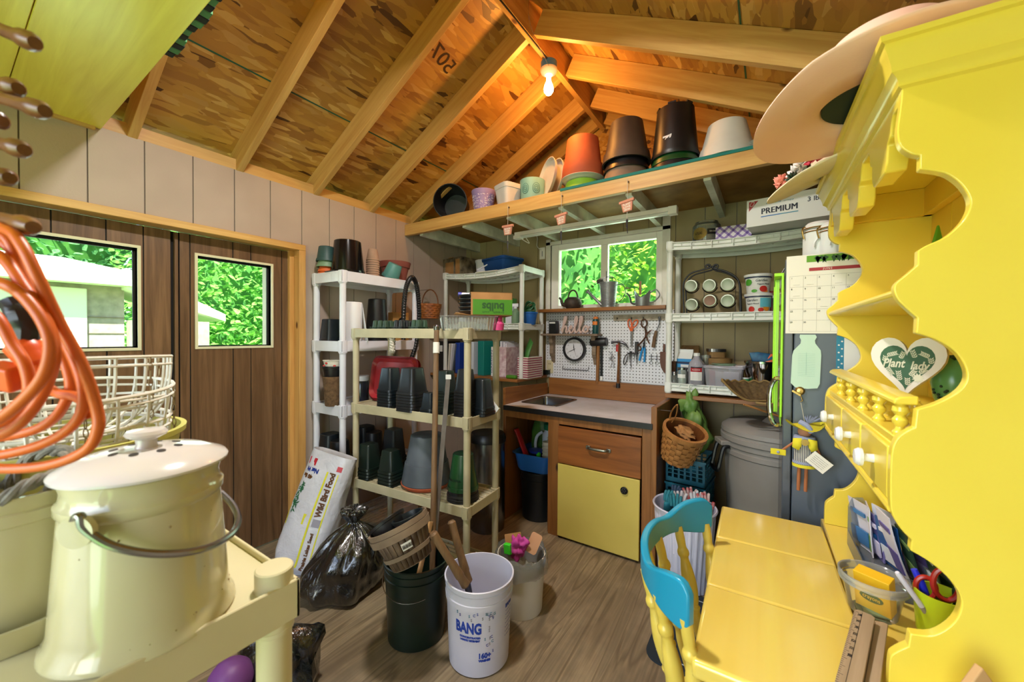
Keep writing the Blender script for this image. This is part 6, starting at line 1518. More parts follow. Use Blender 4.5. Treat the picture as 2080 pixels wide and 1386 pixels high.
b.build('grid', 'grid_line', o)
for k in range(30):
    r_, c_ = divmod(k, 7)
    if c_ < 5: txt(str(k+1), .009, FM @ T(gx[0]+pitch*c_+.006, gy0-rowh*r_-.008, .003), 'ink_black', o, name='numeral')
for r_, c_ in ((0, 0), (0, 1), (1, 0), (0, 3), (2, 2)): txt('~~~~~~', .006, FM @ T(gx[0]+pitch*(c_+.5), gy0-rowh*(r_+.8), .003), 'grid_line', o, name='fine_print')
MB().box(Wc-.1, Wc-.03, .006, .03, .003, .0034, FM).build('small_picture', 'rust', o)
# jar shaped note pad
plain('pad_mint', '#c0dccc', .6); plain('pad_line', '#8fb8b0', .7)
q = lambda x, y: ((fs(x, y).x-pm.x), (fs(x, y).z-pm.z))
pm = fs(1637, 735)
o = thing('note_pad', 'mint green jar shaped note pad under the calendar', 'note pad', (pm.x, YS-.001, pm.z))
pts = [q(*z) for z in ((1625, 680), (1656, 680), (1659, 685), (1655, 692), (1656, 698), (1667, 712), (1668, 722), (1665, 780), (1660, 789), (1640, 790), (1615, 787), (1606, 778), (1609, 722), (1612, 712), (1626, 698), (1627, 691), (1624, 685))]
MB().prism(pts, 0, .004, FM).build('sheet', 'pad_mint', o)
b = MB()
for k in range(14): z_ = .03-.0065*k; b.box(-.025, .027, z_, z_+.0006, .004, .0045, FM)
b.box(.0, .0008, -.05, .035, .004, .0046, FM); b.build('ruled_line', 'pad_line', o)
# magnet clip and doll
plain('brass', '#b89a5c', .25, .9)
pc = fs(1622, 797)
o = thing('magnet_clip', 'brass magnet clip under the jar shaped pad', 'clip', (pc.x, YS, pc.z))
MB().lathe([(0, 0), (.016, 0), (.016, .006), (.01, .012), (0, .013)], 24, FM @ T(.004, .006, 0)).build('magnet', 'brass', o)
MB().box(-.02, .012, -.004, .004, .006, .02, FM @ T(-.004, -.004, 0) @ RZ(-32)).tube([(.006, -.012, .012), (.012, -.03, .012), (.006, -.034, .012)], .0022, 6, M=FM).build('jaw', 'brass', o, .001)
pdl = fs(1634, 900, .035)
o = thing('garden_doll', 'small hanging garden doll in a yellow hat with a paper tag', 'doll', (pdl.x, pdl.y, pdl.z)); o.scale = (1.35, 1.1, 1.35)
plain('felt_yellow', '#d8cc2c', .85); plain('felt_blue', '#8f98b8', .9); plain('doll_skin', '#b07a5c', .7); plain('dowel', '#a8663c', .6)
t_ = NT('ticking'); s_ = t_.n('SeparateXYZ'); t_.l(t_.coord(), s_.inputs[0]); q_ = t_.n('Math', operation='MULTIPLY', i_1=260.); t_.l(s_.outputs[0], q_.inputs[0]); f_ = t_.n('Math', operation='FRACT'); t_.l(q_.outputs[0], f_.inputs[0]); t_.out(t_.ramp(f_.outputs[0], [(.45, '#c2c0b8'), (.55, '#3f4250')]), .85)
S = MPP(pdl)
MB().lathe([(0, -.062), (.026, -.062), (.024, -.03), (.017, .012), (.0, .02)], 28).build('dress', 'ticking', o)
MB().lathe([(.02, -.066), (.0275, -.066), (.0275, -.058), (.02, -.058)], 28).build('hem', 'felt_yellow', o); MB().lathe([(.02, -.056), (.0272, -.056), (.0268, -.05), (.02, -.05)], 28).build('hem_trim', 'felt_blue', o)
MB().ball((0, 0, .032), .016, 18).build('head', 'doll_skin', o)
v_ = MB()
for sx in (-1, 1): v_.add([(sx*.006, -.022, .016), (sx*.026, -.018, .013), (sx*.028, -.02, -.012), (sx*.014, -.026, -.018), (sx*.008, -.025, -.006)], [(0, 1, 2, 3, 4)])
v_.build('vest', 'felt_yellow', o, solid=.004)
MB().lathe([(.012, .008), (.026, .01), (.024, .019), (.012, .02)], 24).build('collar', 'felt_blue', o); MB().lathe([(0, 0), (.009, 0), (.009, .003), (0, .003)], 16, T(0, -.026, .006) @ RX(90)).build('button', 'brass', o)
b = MB(); rings = []
for r, z in ((.0, .056), (.014, .054), (.019, .042), (.032, .044), (.044, .05)): rings.append([(r*math.cos(a), r*math.sin(a)*.85, z+(.012*math.sin(a*2+1)*(r/.044)**2)) for a in [2*PI*j/30 for j in range(30)]])
b.loft(rings, cap=True); b.build('hat', 'felt_yellow', o, solid=.002, sm=60)
b = MB(); rnd = random.Random(5)
for k in range(60): a = rnd.random()*6.28; l = rnd.uniform(.01, .03); b.tube([(.006, -.012, .056), (.006+l*.8*math.cos(a)+.012, -.012+l*.4*math.sin(a), .058+l*.7)], [.0012, .0004], 4)
b.tube(spline([(-.012, -.02, .06), (.004, -.028, .052), (.014, -.026, .035)], 5), .007, 8); b.build('feather', 'felt_blue', o)
MB().tube([(-.024, -.01, .0), (-.05, -.015, -.025)], .003, 7).tube([(.024, -.01, 0), (.04, -.012, -.045)], .003, 7).build('arm', 'dowel', o)
for sx in (-.011, .005): MB().tube([(sx, 0, -.06), (sx-.001, 0, -.135)], .0042, 10).build('leg', 'dowel', o)
MB().box(-.018, .018, -.003, .003, -.008, .008).build('purse', 'felt_yellow', o, .001, loc=(-.06, -.016, -.032)); MB().ball((-.06, -.02, -.032), .004, 8).build('purse_button', 'felt_blue', o)
Mt = frame((.03, -.032, -.042), (.75, 0, -.6), (.6, 0, .75))
MB().box(-.025, .025, -.018, .018, 0, .001, Mt).build('paper_tag', 'paper_cream', o)
for k in range(5): txt('~~~~ ~~~~~ ~~', .006, Mt @ T(0, .010-.005*k, .0012), 'ink_black', o, name='fine_print', fit=.035)
MB().tube([(0, -.0, .056), ((pc.x+.006-pdl.x)/1.35, 0, (pc.z-.035-pdl.z)/1.35)], .0009, 5).build('string', 'rope_white', o)
# blue dotted sheet
p0, p1 = fs(1702, 683), fs(1745, 783)
o = thing('dotted_card', 'teal card with white dots beside the hutch on the refrigerator side', 'card', (p0.x, YS, p1.z)); plain('card_teal', '#1f7a9a', .5)
hD = p0.z-p1.z; MB().box(-.004, .085, 0, hD, 0, .001, FM).build('sheet', 'card_teal', o); MB().box(.018, .085, .02, hD-.004, .001, .002, FM).build('white_sheet', 'label_white', o)
b = MB(); rnd = random.Random(3)
for k in range(12): b.lathe([(0, 0), (.003, 0), (.003, .0008), (0, .0008)], 10, FM @ T(.003+.009*(k % 2), .008+hD*.92*k/12, .001))
b.build('dot', 'label_white', o)
# canisters on top
for x, y_, r, h, lab in ((1660, 2.03, .052, .165, 'white enamel clamp canister nearest the cracker carton on the refrigerator'), (1693, 2.0, .055, .15, 'white enamel clamp canister tucked behind the far hutch panel')):
    o = thing('canister', lab, 'canister', at(x, Y=y_, z=FZ))
    MB().lathe([(0, 0), (r, 0), (r+.002, .006), (r+.002, h*.78), (r-.004, h*.82), (0, h*.82)], 36).build('body', 'tub_white', o)
    MB().lathe([(0, h*.83), (r-.002, h*.83), (r, h*.87), (r, h*.93), (r-.012, h), (0, h)], 36).build('lid', 'tub_white', o)
    b = MB()
    for zz in (h*.76, h*.85): b.tube([((r+.003)*math.cos(a), (r+.003)*math.sin(a), zz) for a in [2*PI*j/28 for j in range(28)]], .0025, 6, True)
    for a in (-2.6, -.7): b.tube(spline([((r+.004)*math.cos(a), (r+.004)*math.sin(a), h*.9), ((r+.016)*math.cos(a), (r+.016)*math.sin(a), h*.82), ((r+.008)*math.cos(a), (r+.008)*math.sin(a), h*.6)], 5), .003, 6)
    b.build('clamp_wire', 'brass', o); MB().tube([(r*.4*math.cos(a), -r-.006-.012*math.sin(a)*0, h*.35+.035*math.sin(a)) for a in [PI*k/12 for k in range(13)]], .003, 6).build('handle', 'tub_white', o)
# ================================================================ YELLOW DESK WITH HUTCH
plain('yellow', '#edd44c', .3, c2='#e9ce44', ns=3, coat=.2)
plain('yellow_bounce', '#e6c038', .34)  # same yellow paint, deepened to carry bounced light inside the hutch
wood('yellow_top', '#e8cf68', '#dfc052', 1, .35, rough=.16, knot=0, coat=.6)
DA = R(-1.69)
Vd = Vector((math.sin(DA), math.cos(DA), 0)); Ud = Vector((Vd.y, -Vd.x, 0))
HO = Vector((.21843, .00076, 0))                       # hutch frame: u away from the chair, v along the desk, z up
HM = Matrix.Identity(4)
for i in range(3): HM[i][0], HM[i][1], HM[i][2], HM[i][3] = Ud[i], Vd[i], (0, 0, 1)[i], HO[i]
def HV(x, y, v): d = ray(x, y); o = HO+Vd*v; t = ((o-CAM).dot(Vd))/d.dot(Vd); P = CAM+d*t-HO; return P.dot(Ud), v, P.z
def DZ(x, y, z=.762): P = PZ(x, y, z)-HO; return P.dot(Ud), P.dot(Vd), z
o = thing('desk', 'glossy yellow painted desk with a split plank top', 'desk', M=HM)
u0, u1, us, v0, v1 = -.318, .27, -.008, .86, 1.715
V_ = lambda a, b: a
b = MB(); g = .0015
vs4 = [.86, 1.15, 1.44, 1.715]
for a, c in zip(vs4, vs4[1:]): b.box(u0, us-g, a+.0004, c-.0004, .722, .76)
b.build('lid', 'yellow_top', o, .008, seg=3)
MB().box(us+g, u1, v0, 1.79, .722, .76).build('fixed_top', 'yellow_top', o, .004)
b = MB(); b.box(u0+.03, u1, v0+.025, v0+.045, .58, .722).box(u0+.03, u1, v1-.04, v1-.02, .58, .722).box(u0+.03, u0+.05, v0+.025, v1-.02, .62, .722).box(u1-.02, u1, v0+.03, v1-.02, .1, .722); b.build('apron', 'yellow', o, .003)
MB().box(u0+.12, u0+.122, v0+.0245, v0+.026, .58, .722).build('panel_joint', 'groove', o)
for uu_, vv_ in ((u0+.06, v0+.06), (u0+.06, v1-.06), (u1-.04, v0+.06), (u1-.04, v1-.06)):
    MB().lathe([(0, 0), (.018, 0), (.022, .05), (.03, .2), (.02, .23), (.032, .28), (.034, .5), (.022, .54), (.03, .57), (.03, .722), (0, .722)], 20, T(uu_, vv_, 0)).build('leg', 'yellow', o)
# hutch
h = thing('hutch', 'yellow scalloped hutch with a cornice, shelf and three small drawers on the desk', 'hutch', M=HM)
keys = [(0, 1.885), (-.001, 1.84), (-.005, 1.79), (-.001, 1.762), (.012, 1.745), (.025, 1.738), (.025, 1.714), (.04, 1.708), (.06, 1.697), (.078, 1.673), (.087, 1.645), (.08, 1.617), (.06, 1.592), (.035, 1.578), (.025, 1.570), (.025, 1.545), (.01, 1.528), (-.002, 1.515), (-.005, 1.503), (0, 1.485), (.012, 1.468), (.026, 1.451), (.025, 1.424), (.05, 1.413), (.075, 1.39), (.088, 1.355), (.08, 1.327), (.055, 1.303), (.028, 1.288), (.026, 1.256), (.012, 1.244), (.002, 1.23), (-.004, 1.20), (-.004, 1.12), (0, 1.092), (.012, 1.068), (.025, 1.054), (.024, 1.034), (.05, 1.02), (.075, .996), (.088, .966), (.08, .927), (.055, .893), (.026, .884), (.024, .86), (.006, .84), (0, .822), (-.001, .7605)]
cor = [i for i, k in enumerate(keys) if k in ((.025, 1.738), (.025, 1.714), (.025, 1.570), (.025, 1.545), (.026, 1.451), (.025, 1.424), (.028, 1.288), (.026, 1.256), (.025, 1.054), (.024, 1.034), (.026, .884), (.024, .86))]
sm_ = []
for i0, i1 in zip([0]+cor, cor+[len(keys)-1]):
    seg_ = [(*k, 0) for k in keys[i0:i1+1]]
    sm_ += [(p.x, p.y) for p in (spline(seg_, 4) if len(seg_) > 2 else [Vector(q) for q in seg_])][(1 if sm_ else 0):]
pan = [(k[0], k[1]) for k in sm_]+[(.262, .7605), (.262, 1.885)]
MP = Matrix(((1, 0, 0, 0), (0, 0, 1, 0), (0, 1, 0, 0), (0, 0, 0, 1)))     # prism x -> u, y -> z, depth -> v
for vv, nm in ((.972, 'side_panel'), (1.744, 'side_panel')): MB().prism(pan, vv, vv+.02, MP).build(nm, 'yellow', h, .003, seg=3)
b = MB()
for k in range(5): b.box(.248, .262, .992+k*.1504+.0006, .992+(k+1)*.1504-.0006, .762, 1.885)
b.build('back_panel', 'yellow_bounce', h, .002)
MB().prism([(.248, 1.489), (.008, 1.489), (.0, 1.493), (-.002, 1.4985), (.0, 1.504), (.008, 1.508), (.248, 1.508)], .992, 1.744, MP).build('shelf', 'yellow', h, .002)
MB().box(-.002, .262, .972, 1.764, 1.885, 1.893).build('top_panel', 'yellow', h)
MB().box(.225, .248, .992, 1.744, 1.80, 1.885).box(.0, .248, 1.722, 1.744, 1.80, 1.885).build('cleat', 'yellow_bounce', h, .002)
# cornice round three sides
pr_ = [(.0, 1.862), (.006, 1.866), (.006, 1.872), (.010, 1.880), (.018, 1.888), (.020, 1.900), (.026, 1.918), (.03, 1.926), (.03, 1.934), (.036, 1.937), (.038, 1.946), (.0, 1.948)]
b = MB()
def corn(off): return [(.265, .972-off), (-off, .972-off), (-off, 1.764+off), (.265, 1.764+off)]
rings = []
for j in range(4): rings.append([(*corn(off)[j], z) for off, z in pr_])
b.loft(rings); b.box(.0, .265, .972, 1.764, 1.940, 1.948); b.build('cornice', 'yellow', h)
# valance with stepped lobes
def lobe(c): return [(c+.10, 1.86), (c+.095, 1.842), (c+.085, 1.832), (c+.078, 1.806), (c+.06, 1.799), (c+.057, 1.765), (c+.045, 1.748), (c-.045, 1.748), (c-.057, 1.765), (c-.06, 1.799), (c-.078, 1.806), (c-.085, 1.832), (c-.095, 1.842)]
pts = [(1.744, 1.865), (1.744, 1.84)]
for c in (1.62, 1.37, 1.12): pts += lobe(c)[1:]
pts += [(.992, 1.84), (.992, 1.865)]
MV = Matrix(((0, 0, 1, 0), (1, 0, 0, 0), (0, 1, 0, 0), (0, 0, 0, 1)))     # prism x -> v, y -> z, depth -> u
MB().prism(pts, .0, .034, MV).build('valance', 'yellow', h, .003)
# drawer box
MB().box(.006, .248, .992, 1.744, 1.216, 1.232).box(.006, .248, .992, 1.744, 1.092, 1.106).box(.006, .02, .992, 1.744, 1.106, 1.216).build('drawer_case', 'yellow', h, .003)
MB().tube([(.004, .992, 1.098), (.004, 1.744, 1.098)], .009, 8).build('bottom_bead', 'yellow', h)
plain('porcelain', '#e4e4ea', .15)
for va, vb in ((.995, 1.213), (1.219, 1.448), (1.454, 1.741)):
    d = MB().box(-.004, .02, va+.002, vb-.002, 1.112, 1.213).build('drawer', 'yellow', h, .004)
    MB().lathe([(0, 0), (.009, 0), (.008, .012), (.01, .016), (.018, .018), (.019, .024), (.014, .031), (0, .033)], 24, T(-.004, (va+vb)/2-.01, 1.163) @ RY(-90)).build('knob', 'porcelain', d)
# gallery rail on turned spindles
sp = [(0, 0), (.011, 0), (.0115, .006), (.007, .012), (.0065, .016), (.0115, .024), (.012, .03), (.0075, .036), (.007, .038), (.0125, .046), (.0115, .054), (.0075, .058), (.008, .062), (0, .062)]
def sprof(o_, r=1.0): return [(q*r, z) for q, z in sp]
for uu_ in (.018,):
    for k in range(5): MB().lathe(sprof(0), 20, T(uu_, 1.02+.147*k, 1.231)).build('spindle', 'yellow', h)
for k in range(4): MB().lathe(sprof(0), 20, T(.05, 1.07+.16*k, 1.231)).build('spindle', 'yellow', h)
MB().prism([(.002, 1.292), (.037, 1.292), (.037, 1.309), (.012, 1.306), (.004, 1.301)], .996, 1.73, MP).build('gallery_rail', 'yellow', h, .003)
# heart plaque
plain('heart_green', '#2f5a3c', .6); plain('heart_white', '#ded8cc', .5); plain('heart_line', '#d0d0b8', .6)
hc = Vector((.285, 1.366, 1.338)); HF = frame(hc+Vector((0, 0, .004)), (.92, -.39, 0), (.05, .10, 1))
def heart(w, n=40):
    P = []
    for k in range(n):
        t_ = 2*PI*k/n; x = 16*math.sin(t_)**3; y = 13*math.cos(t_)-5*math.cos(2*t_)-2*math.cos(3*t_)-math.cos(4*t_); P.append((x*w/32, (y+2)*w/32*1.25))
    return P
o = thing('heart_plaque', 'white wooden heart plaque reading Plant lady on the hutch gallery', 'plaque', M=HF)
MB().prism(heart(.138), -.022, 0, Matrix.Identity(4)).build('wood', 'heart_white', o, .002)
MB().prism(heart(.100), 0, .0008).build('green_heart', 'heart_green', o)
txt('Plant', .030, T(-.024, .008, .0014), 'heart_line', o, shear=.25, bold=.0007, fit=.042); txt('lady', .028, T(.023, .004, .0014), 'heart_line', o, shear=.25, bold=.0007, fit=.034)
b = MB(); rnd = random.Random(14)
for cx, cy, a, n, l in ((-.027, .032, 20, 5, .02), (-.008, .03, 70, 4, .018), (.012, .034, 110, 4, .02), (.032, .032, 150, 5, .018), (-.03, -.012, -60, 5, .022), (-.012, -.022, 100, 5, .024), (.012, -.014, 60, 4, .016), (.03, -.008, 40, 4, .016), (.004, -.036, 95, 4, .018), (-.04, .02, 80, 3, .014), (.043, .018, 100, 3, .014)):
    M2 = T(cx, cy, .0009) @ RZ(a); b.box(-l/2, l/2, -.0005, .0005, 0, .0005, M2)
    for k in range(n):
        x = -l/2+l*k/n
        for s in (-1, 1): b.add([(x, 0, .0003), (x+.0035, s*.0022, .0003), (x+.006, s*.0055, .0003), (x+.0015, s*.004, .0003)], [(0, 1, 2, 3)], M2)
M2 = T(.022, -.026, .0009) @ RZ(20)
b.add([(.012*math.cos(a)*(1 if k % 2 else .6), .013*math.sin(a)*(1 if k % 2 else .6), .0004) for k, a in enumerate([2*PI*j/22 for j in range(22)])], [tuple(range(22))], M2)
b.build('leaf_print', 'heart_line', o)
# green ceramic bird-like ornament and upper leaf
plain('glaze_green', '#5f9a5c', .25, c2='#3f7a44', ns=10); plain('dark_leaf', '#16301c', .4); plain('leaf_enamel', '#5a9a1f', .3)
gp = CAM+ray(1938, 752)*.985
o = thing('ornament', 'green glazed ornament with dark leaves beside the heart plaque', 'ornament', (gp.x, gp.y, 1.232))
MB().lathe([(0, 0), (.022, 0), (.036, .03), (.042, .07), (.034, .11), (.016, .135), (.0, .142)], 28).build('body', 'glaze_green', o)
b = MB()
for k, (x, y, z, a) in enumerate(((-.03, -.012, .125, -25), (-.01, -.02, .14, 10), (.01, 0, .14, 40))):
    b.add([(0, 0, 0), (-.016, -.002, .006), (-.032, 0, .004), (-.016, .002, -.007)], [(0, 1, 2, 3)], T(x+.02, y, z-.004) @ RZ(a))
b.build('leaf', 'dark_leaf', o, solid=.003)
b = MB(); rnd = random.Random(4)
for k in range(26): a, z = R(rnd.uniform(-170, -10)), rnd.uniform(.03, .065); r = .0405; b.ball((r*math.cos(a), r*math.sin(a), z), .0035, 6)
b.build('leaf_relief', 'dark_leaf', o)
lp = CAM+ray(1905, 470)*1.02
o = thing('leaf_ornament', 'pointed green enamel leaf standing on the upper hutch shelf', 'ornament', M=frame((lp.x, lp.y, 1.508), (.83, .55, 0), (0, 0, 1)))
MB().prism([(-.02, 0), (.02, 0), (.027, .04), (.023, .10), (.012, .16), (.0, .205), (-.012, .16), (-.024, .10), (-.027, .04)], -.004, .004).build('leaf_body', 'leaf_enamel', o, .002)
MB().box(-.018, .018, -.0, .008, -.018, .018).build('foot', 'dark_leaf', o)
# desk top things -------------------------------------------------
DT = .7605
def dk(u, v, z=0): return HO+Ud*u+Vd*v+Vector((0, 0, DT+z))
glass('acrylic', '#e6eaee', .35, .03, .12, '#bcc4d0')
o = thing('seed_packet_rack', 'clear acrylic rack standing under the hutch', 'rack', M=HM @ T(.125, 1.46, DT))
b = MB(); b.box(-.085, .085, -.13, -.127, 0, .06).box(-.085, .085, .147, .15, 0, .12).box(-.085, -.082, -.13, .15, 0, .045).box(-.085, .085, -.13, .15, 0, .003)
b.prism([(-.085, 0), (-.03, 0), (-.03, .12), (-.05, .155), (-.075, .15), (-.085, .12)], .15, .153, MP); b.build('body', 'acrylic', o)
cols = [('#c9c6d2', '#3f74a8', 'white and blue'), ('#d4d0d8', '#6a8f3c', 'white and green'), ('#7a74b0', '#c9c4dc', 'violet'), ('#d2d6e0', '#2c6aa8', 'white topped blue'), ('#8fae3c', '#b8392c', 'yellow green'), ('#1f4f8a', '#d4d6dc', 'blue lettered'), ('#d6d2de', '#5c4f92', 'tall lavender white'), ('#6a5a92', '#a898c4', 'purple'), ('#1f3f2c', '#6f8a4c', 'dark green'), ('#2f5f9a', '#c9d0d8', 'mid blue'), ('#46603a', '#b9b29a', 'olive'), ('#b8b4b0', '#4f7a4a', 'pale grey'), ('#173a52', '#7fa0b4', 'navy'), ('#2a5a8c', '#9ab4c8', 'bright blue'), ('#c3cc6a', '#4f7a2c', 'pale lime'), ('#cfd0d6', '#3a4a5a', 'grey white')]
rnd = random.Random(17)
for k, (c1, c2, nm) in enumerate(cols):
    plain('packet_%d' % k, c1, .45); plain('packet_print_%d' % k, c2, .5)
    v = lerp(1.60, 1.28, k/15); u = .075+.011*k+rnd.uniform(-.008, .008); hgt = rnd.uniform(.12, .15)*(1.15 if k in (3, 6) else 1)
    if k > 11: hgt *= .85
    o = thing('seed_packet', f'{nm} seed packet, ' + ('at the far end of the rack' if k < 4 else 'in the far half of the rack' if k < 8 else 'in the near half of the rack' if k < 12 else 'fanned out past the near end of the rack'), 'seed packet', M=HM @ T(u, v, DT+.005) @ RZ(rnd.uniform(-98, -66)) @ RX(rnd.uniform(4, 16)), group='seed packets')
    b = MB(); N = 6; bow = rnd.uniform(-.006, .006)
    b.loft([[(-.042, bow*math.sin(PI*i/N), hgt*i/N), (.042, bow*math.sin(PI*i/N), hgt*i/N), (.042, bow*math.sin(PI*i/N)+.003, hgt*i/N), (-.042, bow*math.sin(PI*i/N)+.003, hgt*i/N)] for i in range(N+1)])
    b.build('paper', 'packet_%d' % k, o)
    MB().box(-.036, .036, -.0012-abs(bow), -.0002-abs(bow)*.2, hgt*.1, hgt*.42).build('picture_print', 'packet_print_%d' % k, o); MB().box(-.030, .030, -.0012-abs(bow), -.0002, hgt*.72, hgt*.8).build('title_print', 'packet_print_%d' % k, o)
# clear tub
u, v, _ = DZ(1772, 1243)
o = thing('deli_tub', 'clear plastic tub with a lid rim holding a yellow box on the desk', 'tub', M=HM @ T(u, v, DT) )
MB().lathe([(.001, .001), (.042, .001), (.045, .005), (.056, .066), (.058, .068), (.061, .07), (.061, .074), (.057, .075), (.063, .078), (.064, .088), (.061, .09)], 44).build('tub', 'clear_plastic', o)
MB().lathe([(.0585, .07), (.064, .071), (.065, .078), (.0635, .079), (.0655, .081), (.0655, .09), (.0625, .091), (.0605, .089)], 44).build('rim', 'clear_rim', o)
TB = HM @ T(u, v, DT)
plain('yellow_card', '#e8b81c', .5); plain('ink_olive', '#4a5a1c', .6)
q = MB().box(-.032, .034, -.016, .016, 0, .088).build('crayon_box', 'yellow_card', None, .001); q.matrix_world = TB @ T(.006, .004, .012) @ RZ(-30) @ RX(12); tag(q, 'yellow crayon box tilted inside the clear tub', 'box')
b = MB().prism([(.022*math.cos(a), .011*math.sin(a)) for a in [2*PI*j/24 for j in range(24)]], 0, .0006); e = b.build('oval_print', 'ink_olive', q); e.matrix_basis = frame((0, -.0166, .034), (1, 0, 0), (0, 0, 1))
txt('crayons', .014, frame((0, -.0173, .034), (1, 0, 0), (0, 0, 1)), 'yellow_card', q, fit=.032)
q = MB().box(-.03, .02, -.02, .02, .003, .006).box(-.02, .03, -.025, .01, .007, .009).build('paper_scraps', 'pot_sage'); q.matrix_world = TB; tag(q, 'folded paper scraps at the bottom of the clear tub', 'paper')
# lime cup with pens and scissors
plain('cup_lime', '#b8cc1c', .35); plain('marker_blue', '#1f2fd0', .35); plain('scissor_red', '#a8261c', .3); plain('pen_white', '#d8d8e8', .3)
u, v = .137, 1.225
CU = HM @ T(u, v, DT)
o = thing('pen_cup', 'lime green cup behind the near hutch panel', 'cup', M=CU)
MB().lathe([(0, 0), (.036, 0), (.038, .004), (.044, .095), (.041, .095), (.035, .006), (0, .006)], 40).build('cup', 'cup_lime', o)
q = MB().tube([(.0, 0, .008), (-.03, .01, .105), (-.04, .013, .128)], [.0075, .0075, .006], 12).build('marker', 'marker_blue'); q.matrix_world = CU; tag(q, 'blue marker standing in the lime cup', 'marker')
o = thing('scissors', 'red handled scissors upright in the lime cup', 'scissors', M=CU @ T(.006, -.004, 0))
b = MB(); b.tube([(.0+.02*math.cos(a), 0, .118+.034*math.sin(a)) for a in [2*PI*j/24 for j in range(24)]], .0055, 8, True); b.tube([(-.03+.016*math.cos(a), .004, .098+.024*math.sin(a)) for a in [2*PI*j/24 for j in range(24)]], .005, 8, True); b.build('handle', 'scissor_red', o)
MB().prism([(-.008, .008), (.004, .008), (.008, .09), (-.016, .09)], -.002, .002, frame((0, 0, 0), (1, 0, 0), (0, 0, 1))).build('blade', 'steel', o)
q0 = CAM+ray(1822, 1163)*.86; q1 = dk(.130, 1.212, .02)
o = thing('pen', 'long white pen slanting out of the lime cup over the clear tub', 'pen', (0, 0, 0)); dd = (q1-q0).normalized()
MB().tube([q0, q0+dd*.006, q1], [.004, .0055, .0055], 12).build('barrel', 'pen_white', o); MB().tube([q0+(q1-q0)*.6, q0+(q1-q0)*.9], .0058, 12).build('print', 'grid_line', o)
q = MB().add([(-.01, 0, 0), (.012, 0, 0), (.016, 0, .04), (0, 0, .06), (-.012, 0, .035)], [(0, 1, 2, 3, 4)]).build('plant_label', 'dark_leaf', None, solid=.003); q.matrix_world = CU @ T(.03, .006, .07); tag(q, 'dark green plant label at the wall side of the lime cup', 'label')
# yardsticks
for k, (a, c, lab) in enumerate((((1757, 1244, .86), (1697, 1500, .60), 'printed wooden yardstick lying along the desk toward the viewer'), ((1783, 1262, .86), (1742, 1500, .61), 'second wooden yardstick on edge beside the printed one'))):
    P, Q = CAM+ray(*a[:2])*a[2], CAM+ray(*c[:2])*c[2]
    rt2 = (Q-P).normalized(); sd = _R if k == 0 else (_R*.5+_U*.1)
    sd = sd-rt2*sd.dot(rt2); FMx = frame(P, sd, -rt2); L_ = (Q-P).length
    o = thing('yardstick', lab, 'ruler', M=FMx)
    MB().prism([(-.017, -.006), (-.011, 0), (.011, 0), (.017, -.006), (.017, -L_), (-.017, -L_)], -.004, .0, None).build('stick', 'ruler_wood', o, .001)
    b = MB()
    for j in range(60): b.box(-.017, -.017+(.008 if j % 4 == 0 else .004), -.012-j*.0062, -.0115-j*.0062, 0, .0004)
    b.box(-.004, -.0032, -L_, -.008, 0, .0004); b.build('scale', 'ink_black', o)
    if k == 0:
        for j, n_ in enumerate(('36', '35', '34', '33', '32', '31', '30')): txt(n_, .010, T(-.006, -.02-j*.0254, .0005) @ RZ(90), 'ink_black', o, name='numeral')
o = MB().prism([(-.032, -.95), (.032, -.95), (.032, -.045), (0, 0), (-.032, -.045)], -.012, 0, frame(CAM+ray(1998, 1358)*.60, _R, (0, 0, 1))).build('picket', 'wood_stick', None, .002); tag(o, 'pointed wooden picket standing before the hutch panel', 'stake')
# ================================================================ HATS
plain('felt_pink', '#efc4b2', .85, c2='#e9b8a6', ns=4, bump=.15, bs=200); plain('felt_cream', '#ddd0b4', .85, c2='#d2c4a4', ns=8, bump=.3, bs=160); plain('hat_inside', '#1c2a14', .8); plain('flower_pink', '#d85a86', .6, c2='#e88aa8', ns=30); plain('flower_coral', '#e08a7a', .7); plain('flower_white', '#e2dcdc', .7); plain('flower_red', '#b8243c', .6)
def hat(label, M, rb, rh, hc_, mat, droop, inside):
    o = thing('sun_hat', label, 'hat', M=M); n = 72
    def br(r, z, t_=1):
        f = (r-rh)/(rb-rh)
        return [(r*math.cos(a), r*math.sin(a), z+.016*max(0, f)**3+f*f*(droop*max(0, math.cos(a-PI*.8))-.012*math.cos(2*a)*1.0)) for a in [2*PI*j/n for j in range(n)]]
    R_ = [br(rh*.62, hc_), br(rh*.85, hc_-.008), br(rh*.96, hc_-.035), br(rh, .03), br(rh*1.03, .006), br(rh*1.15, .002), br(lerp(rh, rb, .5), .004), br(lerp(rh, rb, .8), .004), br(rb, .0), br(rb+.001, -.004), br(rb-.004, -.005), br(lerp(rh, rb, .75), -.002), br(lerp(rh, rb, .4), -.002), br(rh*1.02, -.003), br(rh*.97, .01), br(rh*.93, hc_-.04), br(rh*.8, hc_-.014), br(rh*.58, hc_-.006)]
    MB().loft(R_, cap=True).build('felt', mat, o, sm=80)
    if inside: MB().loft([br(rh*.965, .004), br(rh*.9, hc_-.045), br(rh*.75, hc_-.02), br(rh*.3, hc_-.016)], cap=True).build('lining', inside, o)
    return o
def flowers(o, pts, seed):
    rnd = random.Random(seed)
    for (x, y, z, r, mt) in pts:
        b = MB()
        for k in range(22):
            a, e = rnd.random()*6.28, rnd.uniform(-.2, 1.3); l = r*rnd.uniform(.6, 1)
            d = Vector((math.cos(a)*math.cos(e), math.sin(a)*math.cos(e), math.sin(e))); s = d.orthogonal().normalized()*r*.28; c = d.cross(s)*.3
            b.add([(0, 0, 0), tuple(d*l*.6+s), tuple(d*l+c), tuple(d*l*.6-s)], [(0, 1, 2, 3)], T(x, y, z))
        b.build('flower', mt, o, solid=.0015)
